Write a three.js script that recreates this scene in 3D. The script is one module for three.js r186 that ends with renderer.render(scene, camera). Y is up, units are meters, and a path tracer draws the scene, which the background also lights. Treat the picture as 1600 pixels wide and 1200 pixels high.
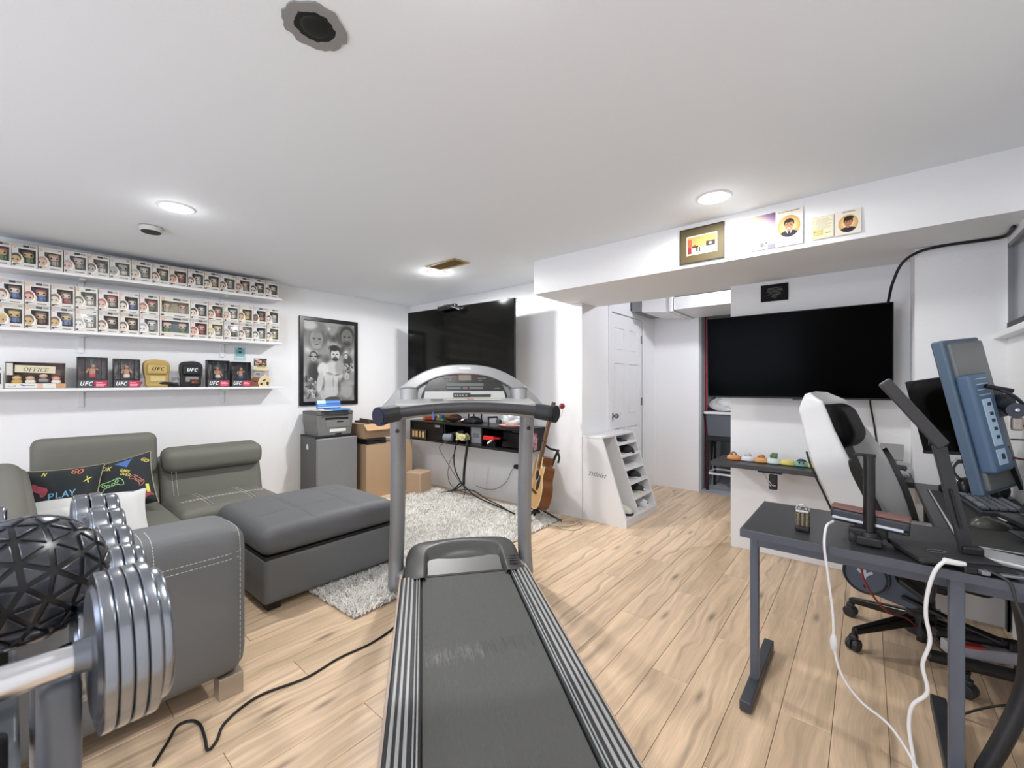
import * as THREE from 'three';
import { RoundedBoxGeometry } from 'three/addons/geometries/RoundedBoxGeometry.js';
import { mergeGeometries, mergeVertices, toCreasedNormals } from 'three/addons/utils/BufferGeometryUtils.js';
import { RectAreaLightUniformsLib } from 'three/addons/lights/RectAreaLightUniformsLib.js';

// ---------- camera, light, exposure ----------
const scene = new THREE.Scene();
scene.background = new THREE.Color(0x9aa4ae);
const renderer = new THREE.WebGLRenderer({ antialias: true });
renderer.toneMapping = THREE.LinearToneMapping;
renderer.toneMappingExposure = 1.17;
renderer.shadowMap.enabled = true;
RectAreaLightUniformsLib.init();
const camera = new THREE.PerspectiveCamera(2 * Math.atan(600 / 660) * 180 / Math.PI, 4 / 3, 0.05, 60);
camera.position.set(0, 1.25, 0);
camera.rotation.y = 40 * Math.PI / 180;
camera.setViewOffset(1600, 1200, 0, -2, 1600, 1200);
camera.focus = 3; camera.userData.fStop = 5.6;
camera.updateProjectionMatrix();
const CEIL = 2.3, LAMP = 185, LAMP_SIDE = 1.2, LAMP_UP = 0.06, LAMP_GLOW = 7;               // recessed lamps: radiance of the light and of the lens the eye sees
const DAY = 4.2, DAY_COLOUR = 0xdfe9ff;                     // daylight that comes through the glazed door behind the camera
const LAMP_COLOUR = 0xf8f8f9;
const LAMP_SPOTS = [[-3.118, -0.637, 0.78], [-0.653, -2.529, 0.55], [-3.053, -2.549, 2.5], [-0.653, -0.637, 0.95], [-3.118, 1.25, 0.5], [-0.653, 1.25, 0.9]];   // x, z, share of the full output

// ---------- helpers ----------
const V = (x, y, z) => new THREE.Vector3(x, y, z);
const R = (d) => d * Math.PI / 180;
let seed = 7;
const rnd = () => { seed = (seed * 1664525 + 1013904223) % 4294967296; return seed / 4294967296; };
const rr = (a, b) => a + (b - a) * rnd();
const hash = (x, y) => { const s = Math.sin(x * 127.1 + y * 311.7) * 43758.5453; return s - Math.floor(s); };
function vnoise(x, y, px = 1e9, py = 1e9) {
  const x0 = Math.floor(x), y0 = Math.floor(y), fx = x - x0, fy = y - y0, m = (a, b) => ((a % b) + b) % b;
  const u = fx * fx * (3 - 2 * fx), v = fy * fy * (3 - 2 * fy);
  const h = (a, b) => hash(m(a, px), m(b, py));
  return (h(x0, y0) * (1 - u) + h(x0 + 1, y0) * u) * (1 - v) + (h(x0, y0 + 1) * (1 - u) + h(x0 + 1, y0 + 1) * u) * v;
}
const used = {};
const numbered = (n) => { used[n] = (used[n] ?? -1) + 1; return used[n] ? n + '_' + String(used[n]).padStart(3, '0') : n; };
function boxUV(g) {                                       // metric uv, projected along each face's main direction
  const p = g.attributes.position, uv = new Float32Array(p.count * 2), a = V(), b = V(), c = V();
  for (let i = 0; i < p.count; i += 3) {
    a.fromBufferAttribute(p, i); b.fromBufferAttribute(p, i + 1); c.fromBufferAttribute(p, i + 2);
    const n = b.clone().sub(a).cross(c.clone().sub(a)), ax = Math.abs(n.x), ay = Math.abs(n.y), az = Math.abs(n.z);
    [a, b, c].forEach((q, k) => {
      const [s, t] = ax >= ay && ax >= az ? [q.z, q.y] : ay >= az ? [q.x, q.z] : [q.x, q.y];
      uv[(i + k) * 2] = s; uv[(i + k) * 2 + 1] = t;
    });
  }
  g.setAttribute('uv', new THREE.BufferAttribute(uv, 2));
}
function prep(g, keepUV) {
  const o = g.index ? g.toNonIndexed() : g.clone();
  for (const k of Object.keys(o.attributes)) if (!['position', 'normal', 'uv'].includes(k)) o.deleteAttribute(k);
  if (!o.attributes.normal) o.computeVertexNormals();
  o.morphAttributes = {};
  if (!keepUV || !o.attributes.uv) boxUV(o);
  return o;
}
const T = (g, x = 0, y = 0, z = 0, rx = 0, ry = 0, rz = 0) => g.applyMatrix4(new THREE.Matrix4().compose(V(x, y, z), new THREE.Quaternion().setFromEuler(new THREE.Euler(rx, ry, rz, 'YXZ')), V(1, 1, 1)));
function mesh(name, geos, m, parent, keepUV) {
  const list = (Array.isArray(geos) ? geos : [geos]).map((g) => prep(g, keepUV));
  const o = new THREE.Mesh(list.length > 1 ? mergeGeometries(list) : list[0], m);
  o.name = parent ? name : numbered(name);
  (parent || scene).add(o);
  return o;
}
function tag(o, label, category, group) { o.userData.label = label; o.userData.category = category; if (group) o.userData.group = group; return o; }
function thing(name, label, category, [x, y, z] = [0, 0, 0], turn = 0, group) {
  const o = new THREE.Group(); o.name = numbered(name); scene.add(o); o.position.set(x, y, z); o.rotation.y = turn;
  return tag(o, label, category, group);
}
function struct(name, geos, m, label, parent) { const o = mesh(name, geos, m, parent); if (!parent) { o.userData.kind = 'structure'; if (label) o.userData.label = label; } return o; }
const bx = (w, h, d, x = 0, y = 0, z = 0, rx = 0, ry = 0, rz = 0) => T(new THREE.BoxGeometry(w, h, d), x, y, z, rx, ry, rz);
const rb = (w, h, d, x = 0, y = 0, z = 0, r = 0.005, rx = 0, ry = 0, rz = 0, seg = 2) => T(new RoundedBoxGeometry(w, h, d, seg, Math.min(r, w / 2.01, h / 2.01, d / 2.01)), x, y, z, rx, ry, rz);
const span = (x0, x1, y0, y1, z0, z1, r = 0.004) => rb(x1 - x0, y1 - y0, z1 - z0, (x0 + x1) / 2, (y0 + y1) / 2, (z0 + z1) / 2, r);
const slab = (x0, x1, y0, y1, z0, z1) => bx(x1 - x0, y1 - y0, z1 - z0, (x0 + x1) / 2, (y0 + y1) / 2, (z0 + z1) / 2);
const cyl = (r0, r1, h, x = 0, y = 0, z = 0, rx = 0, ry = 0, rz = 0, seg = 24) => T(new THREE.CylinderGeometry(r0, r1, h, seg), x, y, z, rx, ry, rz);
const sph = (r, x = 0, y = 0, z = 0, sx = 1, sy = 1, sz = 1, seg = 20) => new THREE.SphereGeometry(r, seg, Math.ceil(seg * 0.7)).scale(sx, sy, sz).translate(x, y, z);
const lathe = (pts, seg = 28) => new THREE.LatheGeometry(pts.map(([a, b]) => new THREE.Vector2(a, b)), seg);
function tube(pts, r, seg = 48, rad = 8, tension = 0.5) {
  const ps = pts.map((p) => V(...p)), c = new THREE.CatmullRomCurve3(ps, false, 'centripetal', tension);
  return mergeGeometries([prep(new THREE.TubeGeometry(c, seg, r, rad)), prep(sph(r, ...pts[0], 1, 1, 1, 8)), prep(sph(r, ...pts[pts.length - 1], 1, 1, 1, 8))]);
}
function rod(a, b, r, seg = 14, r2 = r) {
  const A = V(...a), B = V(...b), d = B.clone().sub(A), g = new THREE.CylinderGeometry(r2, r, d.length(), seg);
  return g.applyMatrix4(new THREE.Matrix4().compose(A.add(B).multiplyScalar(0.5), new THREE.Quaternion().setFromUnitVectors(V(0, 1, 0), d.normalize()), V(1, 1, 1)));
}
function bar(a, b, w, t, up = [0, 1, 0], r = 0.004) {      // a flat bar from a to b, w wide across, t thick along the direction nearest to «up»
  const A = V(...a), B = V(...b), y = B.clone().sub(A), L = y.length(); y.normalize();
  const x = V(...up).cross(y).normalize(), z = x.clone().cross(y).normalize();
  const m = new THREE.Matrix4().makeBasis(x, y, z).setPosition(A.add(B).multiplyScalar(0.5));
  return new RoundedBoxGeometry(w, L, t, 2, Math.min(r, w / 2.1, t / 2.1)).applyMatrix4(m);
}
function shape(pts, holes = []) {
  const s = new THREE.Shape(pts.map(([a, b]) => new THREE.Vector2(a, b)));
  for (const h of holes) s.holes.push(new THREE.Path(h.map(([a, b]) => new THREE.Vector2(a, b))));
  return s;
}
const ext = (s, depth, bevel = 0, seg = 2, curve = 12) => new THREE.ExtrudeGeometry(s, { depth, bevelEnabled: bevel > 0, bevelThickness: bevel, bevelSize: bevel, bevelSegments: seg, curveSegments: curve });
function smooth(pts, n = 60, closed = true) { return new THREE.CatmullRomCurve3(pts.map(([a, b]) => V(a, b, 0)), closed, 'centripetal').getPoints(n).slice(0, closed ? n : n + 1).map((p) => [p.x, p.y]); }
function grid(nu, nv, f) {                                  // a surface from f(u, v), u and v in 0..1, both sides shown by the material
  const p = [], uv = [], ix = [];
  for (let j = 0; j <= nv; j++) for (let i = 0; i <= nu; i++) { p.push(...f(i / nu, j / nv)); uv.push(i / nu, j / nv); }
  for (let j = 0; j < nv; j++) for (let i = 0; i < nu; i++) { const a = j * (nu + 1) + i, b = a + 1, c = a + nu + 1, d = c + 1; ix.push(a, b, d, a, d, c); }
  const g = new THREE.BufferGeometry();
  g.setAttribute('position', new THREE.Float32BufferAttribute(p, 3)); g.setAttribute('uv', new THREE.Float32BufferAttribute(uv, 2)); g.setIndex(ix); g.computeVertexNormals();
  return g;
}
function softBox(w, h, d, r, o = {}) {                      // an upholstered block: rounded, crowned, with stitched grooves on top
  const n = o.n || 26, m = o.m || n, g0 = new THREE.BoxGeometry(w, h, d, n, 10, m);
  g0.deleteAttribute('normal'); g0.deleteAttribute('uv');
  const g = mergeVertices(g0, 1e-5), p = g.attributes.position, q = V(), c = V();
  const spread = (t, s) => { const a = Math.abs(t) / s; return Math.sign(t) * s * (a * 0.6 + 0.4 * Math.sin(a * Math.PI / 2)); };
  for (let i = 0; i < p.count; i++) {
    q.fromBufferAttribute(p, i); q.x = spread(q.x, w / 2); q.z = spread(q.z, d / 2); q.y = spread(q.y, h / 2);
    const top = q.y > h / 2 - 1e-4;
    c.set(Math.max(-w / 2 + r, Math.min(w / 2 - r, q.x)), Math.max(-h / 2 + r, Math.min(h / 2 - r, q.y)), Math.max(-d / 2 + r, Math.min(d / 2 - r, q.z)));
    const e = q.clone().sub(c); if (e.lengthSq() > 1e-12) q.copy(c).add(e.setLength(r));
    const k = Math.max(0, (1 - (2 * q.x / w) ** 2) * (1 - (2 * q.z / d) ** 2));
    if (q.y > 0) q.y += (o.crown || 0) * Math.sqrt(k) * (q.y / (h / 2));
    if (top && o.groove) q.y -= o.groove(q.x, q.z);
    if (o.bulge) { const s = 1 + o.bulge * (1 - (2 * q.y / h) ** 2); q.x *= 1 + (s - 1) * 0.5; q.z *= s; }
    if (o.bend) o.bend(q);
    p.setXYZ(i, q.x, q.y, q.z);
  }
  g.computeVertexNormals();
  return g;
}
function pillow(w, h, t, pinch = 0.12) {                      // two bulging faces that meet in a seam, drawn-out corners
  const face = (s) => grid(20, 20, (u, v) => {
    const a = u * 2 - 1, b = v * 2 - 1, k = 1 - pinch * (1 - b * b), l = 1 - pinch * (1 - a * a);
    const x = a * (1 - pinch * 0.55 * (1 - b * b) * Math.abs(a)), y = b * (1 - pinch * 0.55 * (1 - a * a) * Math.abs(b));
    const e = Math.pow(Math.max(0, (1 - a ** 4) * (1 - b ** 4)), 0.55);
    const wr = 0.05 * e * Math.sin(a * 7 + b * 3) * Math.abs(a * b);
    return [s * x * w / 2, y * h / 2, s * (e + wr) * t / 2];
  });
  return [face(1), face(-1)];
}

// ---------- textures and materials ----------
function canvasTex(w, h, draw) { const c = document.createElement('canvas'); c.width = w; c.height = h; draw(c.getContext('2d'), w, h); const t = new THREE.CanvasTexture(c); t.colorSpace = THREE.SRGBColorSpace; t.anisotropy = 8; return t; }
function dataTex(w, h, f, srgb) {
  const d = new Uint8Array(w * h * 4);
  for (let j = 0; j < h; j++) for (let i = 0; i < w; i++) { const c = f(i, j), k = (j * w + i) * 4; if (c.length) { d[k] = c[0]; d[k + 1] = c[1]; d[k + 2] = c[2]; } else d[k] = d[k + 1] = d[k + 2] = c; d[k + 3] = 255; }
  const t = new THREE.DataTexture(d, w, h); t.magFilter = THREE.LinearFilter; t.minFilter = THREE.LinearMipmapLinearFilter; t.generateMipmaps = true; t.wrapS = t.wrapT = THREE.RepeatWrapping; if (srgb) t.colorSpace = THREE.SRGBColorSpace; t.needsUpdate = true; return t;
}
const rep = (t, s, u = s) => { const c = t.clone(); c.repeat.set(s, u); c.wrapS = c.wrapT = THREE.RepeatWrapping; c.needsUpdate = true; return c; };
const grainTex = dataTex(256, 256, (i, j) => 255 * (0.5 * vnoise(i / 4, j / 4, 64, 64) + 0.3 * vnoise(i / 9.14, j / 9.14, 28, 28) + 0.2 * hash(i, j)));
const cloudTex = dataTex(256, 256, (i, j) => 255 * (0.5 * vnoise(i / 64, j / 64, 4, 4) + 0.3 * vnoise(i / 32, j / 32, 8, 8) + 0.2 * vnoise(i / 8, j / 8, 32, 32)));
const brushTex = dataTex(256, 256, (i, j) => 255 * (0.6 * vnoise(i / 2, j / 64, 128, 4) + 0.4 * hash(i, j >> 5)));
const M = (color, roughness = 0.6, metalness = 0, o = {}) => new THREE.MeshStandardMaterial({ color, roughness, metalness, ...o });
const MD = (color, roughness = 0.6, metalness = 0, o = {}) => M(color, roughness, metalness, { side: THREE.DoubleSide, ...o });
const paint = (color, o = {}) => M(color, 0.75, 0, { bumpMap: rep(grainTex, 2.2), bumpScale: 0.0006, ...o });
const mWall = paint(0xf1f1f1), mCeil = paint(0xedf2f6, { bumpScale: 0.0003 }), mTrim = M(0xededed, 0.45), mWhite = M(0xe8e8e8, 0.4), mShelf = M(0xececec, 0.45);
const mBlack = M(0x131314, 0.5), mBlackGloss = M(0x08080a, 0.12), mDark = M(0x2a2b2e, 0.5), mRubber = M(0x17181a, 0.8), mSteel = M(0x55585f, 0.42, 0.3);
const mScreenDull = new THREE.MeshPhysicalMaterial({ color: 0x020202, roughness: 0.16, ior: 1.2, specularIntensity: 0.2 }), mScreen = new THREE.MeshPhysicalMaterial({ color: 0x060605, roughness: 0.1, ior: 1.4, specularIntensity: 0.8 });
const mSilver = M(0x97989a, 0.38, 0.4), mGreyPl = M(0x8d8e90, 0.45, 0.15), mChrome = M(0xc9ccd2, 0.16, 1), mGunmetal = M(0x5a5a58, 0.3, 0.9);
const mCard = M(0xb59878, 0.85, 0, { bumpMap: rep(grainTex, 6), bumpScale: 0.0004 });
const leather = (c) => M(c, 0.6, 0, { bumpMap: rep(grainTex, 9), bumpScale: 0.0006 });
const mLeather = leather(0x69685f), mLeatherLow = leather(0x6a6c6d), mStitch = M(0xdedcd4, 0.8);
const mClear = new THREE.MeshPhysicalMaterial({ color: 0xffffff, roughness: 0.06, transmission: 1, thickness: 0, ior: 1.4 });
const mGold = M(0xb59a5c, 0.4, 0.25);
const FONT = 'sans-serif';
function textTex(w, h, bg, fg, lines, o = {}) {
  return canvasTex(w, h, (c) => { if (bg) { c.fillStyle = bg; c.fillRect(0, 0, w, h); } c.fillStyle = fg; c.textAlign = o.align || 'center'; c.textBaseline = 'middle';
    lines.forEach(([t, x, y, s, st]) => { c.font = `${st || 'bold'} ${s}px ${o.font || FONT}`; c.fillText(t, x * w, y * h); }); });
}
// a thin sheet with a printed front (+z) and a plain body
function sheet(name, w, h, t, tex, body, parent, o = {}) {
  const g = mesh(name, rb(w, h, t, 0, 0, 0, Math.min(0.002, t / 3)), body, parent);
  const pg = new THREE.PlaneGeometry(w * (o.k || 0.995), h * (o.k || 0.995)); pg.translate(0, 0, t / 2 + 0.0006);
  const f = mesh(o.print || 'print', pg, M(0xffffff, o.rough ?? 0.5, 0, { map: tex, side: THREE.DoubleSide }), g, true);
  return g;
}
// ---------- room shell ----------
const WL = -4.68, WB = -3.45, WM = -3.62, AX = -2.04, AZ = -5.22, MX0 = -0.811, CHX = 0.21, CHZ = -3.3, WR = 0.556, WREAR = 2.4;
{
  const floor = struct('floor', slab(WL - 0.1, WR + 0.1, -0.1, -0.009, -5.3, WREAR + 0.1), M(0x6a5138, 0.9), 'light oak laminate floor of long planks');
  // planks run along z, each one a piece of its own with bevelled edges
  const tex = [0, 1, 2, 3, 4, 5, 6].map((k) => dataTex(768, 96, (i, j) => {
    const x = i / 768 * 1.22, y = j / 96 * 0.16, o = k * 17.3;
    const warp = 0.022 * (vnoise(x * 3 + o, 1.5 + o) - 0.5) + 0.012 * (vnoise(x * 9 + o, y * 20) - 0.5);
    const fine = vnoise(x * 14 + o, (y + warp) * 420), mid = vnoise(x * 2.2 + o * 2, (y + warp * 2) * 60 + o), big = vnoise(x * 1.3 + o, y * 10 + o);
    const streak = Math.max(0, vnoise(x * 1.7 + o * 3, (y + warp * 2.5) * 34 + 3 * o) - 0.66) * 2.6 * vnoise(x * 6 + o, y * 30);
    const kx = (x - (0.25 + 0.7 * hash(k, 3))) / 0.05, ky = (y - (0.04 + 0.08 * hash(k, 5))) / 0.013, knot = Math.exp(-(kx * kx + ky * ky)) * (k % 2 ? 0.5 : 0.15);
    const t = 0.93 + 0.11 * (big - 0.5) + 0.13 * (mid - 0.5) + 0.08 * (fine - 0.5) - 0.27 * streak - knot * 0.6 + (hash(k, 9) - 0.5) * 0.06;
    return [Math.min(255, 234 * t + 4), Math.min(255, 208 * t), Math.min(255, 174 * t - 3 + 4 * big)];
  }, true));
  const mats = tex.map((t) => M(0xffffff, 0.36, 0, { map: t, bumpMap: t, bumpScale: 0.0004 }));
  const PW = 0.158, cache = {};
  const plankGeo = (L, flip) => {
    const key = L.toFixed(3) + flip; if (cache[key]) return cache[key];
    const w = PW - 0.0016, l = L - 0.0016, c = 0.0011, h = 0.008, p = [], uv = [];
    const top = [[-w / 2 + c, -l / 2 + c], [w / 2 - c, -l / 2 + c], [w / 2 - c, l / 2 - c], [-w / 2 + c, l / 2 - c]], low = [[-w / 2, -l / 2], [w / 2, -l / 2], [w / 2, l / 2], [-w / 2, l / 2]];
    const put = ([x, z], y) => { p.push(x, y, z); uv.push((z / 1.22 + 0.5) * (flip ? -1 : 1), x / PW + 0.5); };
    const quad = (a, b, cc, d) => { for (const q of [a, cc, b, a, d, cc]) put(...q); };
    quad([top[0], 0], [top[1], 0], [top[2], 0], [top[3], 0]);
    for (let i = 0; i < 4; i++) { const j = (i + 1) % 4; quad([low[i], -c], [low[j], -c], [top[j], 0], [top[i], 0]); quad([low[i], -h], [low[j], -h], [low[j], -c], [low[i], -c]); }
    const g = new THREE.BufferGeometry(); g.setAttribute('position', new THREE.Float32BufferAttribute(p, 3)); g.setAttribute('uv', new THREE.Float32BufferAttribute(uv, 2)); g.computeVertexNormals();
    return cache[key] = g;
  };
  let col = 0;
  for (let x = -0.096 - 29 * PW; x < WR; x += PW, col++) {
    if (x + PW < WL) continue;
    const z1 = 1.6, end = x + PW > AX && x < MX0 ? AZ : x > CHX - 0.1 ? CHZ : WM;
    let z = z1 - ((col * 0.43) % 1.22);
    const put = (a, b) => { const L = b - a; if (L < 0.05) return; const o = new THREE.Mesh(plankGeo(L, col % 2), mats[Math.floor(rnd() * 7)]); o.name = 'plank'; o.position.set(x + PW / 2, 0, (a + b) / 2); floor.add(o); };
    put(z, z1);
    while (z > end + 0.01) { const n = Math.max(end, z - 1.22); put(n, z); z = n; }
  }
  struct('floor', slab(-4.8, 0.7, -0.1, -0.0005, 1.6, WREAR), M(0xb49672, 0.5), 'plain strip of oak floor behind the viewer');
  struct('floor', slab(-2.2, 1.6, -0.1, -0.004, -7.4, AZ), M(0xb9bcc0, 0.5, 0, { bumpMap: rep(cloudTex, 3), bumpScale: 0.001 }), 'pale grey vinyl floor of the utility room beyond the passage');
}
{
  const t = 0.12, H = CEIL;
  struct('ceiling', slab(WL - t, WR + t, H, H + 0.1, WM - 0.02, WREAR + t), mCeil, 'smooth light grey painted ceiling');
  struct('ceiling', slab(-2.3, 1.7, H, H + 0.1, -7.5, WM - 0.02), M(0x6d6760, 0.9), 'unfinished dark ceiling over the passage and utility room');
  struct('wall_left', slab(WL - t, WL, 0, H, WB - t, WREAR + t), mWall, 'white wall that carries the three display shelves');
  struct('wall_back', slab(WL, AX, 0, H, WB - t, WB), mWall, 'white back wall behind the television and guitar');
  // alcove side wall with a doorway
  struct('wall_passage', [slab(AX - t, AX, 0, H, -4.03, WB - t), slab(AX - t, AX, 0, H, AZ, -4.84), slab(AX - t, AX, 2.02, H, -4.84, -4.03)], mWall, 'white passage wall with a door');
  struct('wall_end', slab(AX - t, -1.511, 0, 2.24, AZ - 0.11, AZ), mWall, 'white end wall of the passage');
  struct('wall_utility', [slab(-1.63, -1.511, 0, H, -7.4, AZ - 0.11), slab(-1.63, 1.6, 0, H, -7.5, -7.4), slab(1.5, 1.6, 0, H, -7.4, WM - 0.12)], M(0x9b9c9d, 0.85), 'grey unfinished utility room walls');
  struct('wall_media', [slab(MX0, WR + t, 0, H, WM - t, WM)], mWall, 'white wall behind the large television on the right');
  struct('wall_chase', slab(CHX, WR, 0, H, WM, CHZ), mWall, 'white boxed-out wall section in the right corner');
  // right wall with a window opening
  const wz0 = -3.275, wz1 = -2.2, wy0 = 1.52, wy1 = 1.97;
  struct('wall_right', [slab(WR, WR + t, 0, wy0, CHZ - t, WREAR + t), slab(WR, WR + t, wy1, H, CHZ - t, WREAR + t), slab(WR, WR + t, wy0, wy1, CHZ - t, wz0), slab(WR, WR + t, wy0, wy1, wz1, WREAR + t)], mWall, 'white right wall with a small basement window');
  const w = thing('window', 'small basement window of greyish glass over a white sill at the right edge', 'window', [WR, 0, 0]); w.name = 'window_1'; w.userData.kind = 'structure'; delete w.userData.category;
  mesh('window_frame', [slab(-0.004, 0.09, wy1 - 0.02, wy1, wz0, wz1), slab(-0.004, 0.09, wy0, wy0 + 0.02, wz0, wz1), slab(-0.004, 0.09, wy0, wy1, wz0, wz0 + 0.018), slab(-0.004, 0.09, wy0, wy1, wz1 - 0.018, wz1)], M(0x8a8c8e, 0.5), w);
  mesh('window_pane', slab(0.012, 0.018, wy0 + 0.02, wy1 - 0.02, wz0 + 0.018, wz1 - 0.018), new THREE.MeshPhysicalMaterial({ color: 0x8f959a, roughness: 0.15, transmission: 0.12, thickness: 0 }), w);
  mesh('window_rail', slab(-0.01, 0.012, wy0 + 0.004, wy0 + 0.045, wz0 + 0.02, wz1 - 0.02), mBlack, w);
  mesh('window_sill', span(-0.05, 0.02, wy0 - 0.03, wy0, wz0 - 0.03, wz1 + 0.03), mTrim, w);
  // rear wall with a glazed door; its daylight falls into the room
  const dx0 = -2.6, dx1 = -0.9, dy = 2.05;
  struct('wall_rear', [slab(WL - t, dx0, 0, H, WREAR, WREAR + t), slab(dx1, WR + t, 0, H, WREAR, WREAR + t), slab(dx0, dx1, dy, H, WREAR, WREAR + t)], mWall, 'white wall behind the viewer with a glazed door');
  const d = thing('door', 'glazed patio door with pale daylight behind the viewer', 'door', [(dx0 + dx1) / 2, 0, WREAR + 0.05]); d.name = 'door_2'; d.userData.kind = 'structure'; delete d.userData.category;
  mesh('door_frame', [slab(-0.85, -0.79, 0, dy, -0.03, 0.03), slab(0.79, 0.85, 0, dy, -0.03, 0.03), slab(-0.03, 0.03, 0.06, dy - 0.06, -0.03, 0.03), slab(-0.85, 0.85, dy - 0.06, dy, -0.03, 0.03), slab(-0.85, 0.85, 0, 0.06, -0.03, 0.03)], mTrim, d);
  for (const s of [-0.41, 0.41]) mesh('door_pane', slab(s - 0.375, s + 0.375, 0.06, dy - 0.06, -0.004, 0.004), M(0x9aa8b8, 0.3, 0, { emissive: DAY_COLOUR, emissiveIntensity: DAY * 0.35 }), d);
  const day = new THREE.RectAreaLight(DAY_COLOUR, DAY, 1.6, 1.9); day.position.set((dx0 + dx1) / 2, 1.03, WREAR - 0.03); day.lookAt((dx0 + dx1) / 2, 1.03, 0); scene.add(day);
  // bulkhead across the ceiling
  struct('ceiling_bulkhead', slab(-2.163, WR, 2.02, H, -3.72, -2.865), mWall, 'white boxed bulkhead below the ceiling with photographs on its face');
  struct('trim_1', [slab(AX - 0.004, AX + 0.014, 0, 2.02, -4.03, -3.97), slab(AX - 0.004, AX + 0.014, 0, 2.02, -4.90, -4.84), slab(AX - 0.004, AX + 0.014, 2.02, 2.08, -4.90, -3.97)], mTrim, 'white door casing');
}
{ // six-panel door in the passage
  const d = thing('door', 'white six-panel door with a round metal knob', 'door', [AX - 0.03, 0.008, -4.435]); d.name = 'door_1'; d.userData.kind = 'structure'; delete d.userData.category;
  const W = 0.80, H = 2.005, rows = [[0.14, 0.78], [0.90, 1.48], [1.60, 1.86]], cols = [[-0.30, -0.055], [0.055, 0.30]], holes = [];
  for (const [a, b] of rows) for (const [p, q] of cols) holes.push([[p, a], [q, a], [q, b], [p, b]]);
  const slabG = ext(shape([[-W / 2, 0], [W / 2, 0], [W / 2, H], [-W / 2, H]], holes), 0.036, 0.001, 1); T(slabG, -0.018, 0, 0, 0, Math.PI / 2, 0);
  mesh('door_slab', slabG, mTrim, d);
  for (const [a, b] of rows) for (const [p, q] of cols) mesh('door_panel', [slab(-0.012, 0.006, a - 0.004, b + 0.004, p - 0.004, q + 0.004), span(0, 0.013, a + 0.03, b - 0.03, p + 0.03, q - 0.03, 0.006)], mTrim, d);
  const k = mesh('door_knob', [T(lathe([[0, 0.07], [0.018, 0.068], [0.027, 0.052], [0.024, 0.038], [0.011, 0.028], [0.011, 0.008], [0.03, 0.006], [0.031, 0]]), 0.018, 0.92, 0.345, 0, 0, -Math.PI / 2)], M(0x9a9894, 0.3, 1), d);
  for (const y of [0.28, 1.05, 1.78]) mesh('hinge', [cyl(0.007, 0.007, 0.09, 0.026, y, -0.402), slab(0.012, 0.02, y - 0.045, y + 0.045, -0.405, -0.38)], M(0x8f8f8f, 0.4, 0.8), d);
}
{ // recessed lamps
  for (let i = 0; i < LAMP_SPOTS.length; i++) {
    const [x, z, k] = LAMP_SPOTS[i], names = ['round recessed ceiling lamp above the display shelves beside the smoke detector', 'round recessed ceiling lamp in front of the framed pictures on the bulkhead', 'round recessed ceiling lamp touching the tan air vent', 'round recessed ceiling lamp overhead, out of view above the treadmill', 'round recessed ceiling lamp behind the viewer on the sofa side', 'round recessed ceiling lamp behind the viewer on the desk side'];
    const l = thing('ceiling_lamp', names[i], 'lamp', [x, CEIL, z], 0, 'recessed lamps in the ceiling');
    mesh('trim_ring', lathe([[0.074, 0.0], [0.074, -0.004], [0.078, -0.008], [0.088, -0.007], [0.095, 0.0]], 40), mWhite, l);
    mesh('lens', lathe([[0, -0.016], [0.03, -0.0145], [0.055, -0.0105], [0.07, -0.005], [0.075, 0]], 40), M(0xffffff, 0.5, 0, { emissive: 0xfff8ee, emissiveIntensity: LAMP_GLOW }), l);
    const a = new THREE.RectAreaLight(LAMP_COLOUR, LAMP * k, 0.132, 0.132); a.position.set(x, CEIL - 0.018, z); a.lookAt(x, 0, z); scene.add(a);
    const q = new THREE.SpotLight(LAMP_COLOUR, LAMP_SIDE * k, 0, 1.52, 0.06, 2); q.position.set(x, CEIL - 0.03, z); q.target.position.set(x, 0, z); q.shadow.radius = 2.6; scene.add(q, q.target);
    const g = new THREE.PointLight(LAMP_COLOUR, LAMP_UP * k, 0, 2); g.position.set(x, CEIL - 0.075, z); g.shadow.radius = 2.6; scene.add(g);
  }
  // bare bulb in the utility room, hidden behind the wall, that lights the ducts and passage
  const u = thing('utility_bulb', 'bare bulb lamp of the utility room, hidden behind the television wall', 'lamp', [-0.55, 2.27, -4.15]);
  mesh('socket', [cyl(0.05, 0.055, 0.03, 0, 0.015, 0), cyl(0.02, 0.02, 0.05, 0, -0.02, 0)], mWhite, u);
  mesh('bulb', sph(0.03, 0, -0.07, 0), M(0xffffff, 0.5, 0, { emissive: 0xf2f5ff, emissiveIntensity: 4 }), u);
  const p = new THREE.PointLight(0xf2f5ff, 3.6, 0, 2); p.position.set(-0.55, 2.2, -4.15); p.shadow.radius = 1.5; scene.add(p);
}
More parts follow.
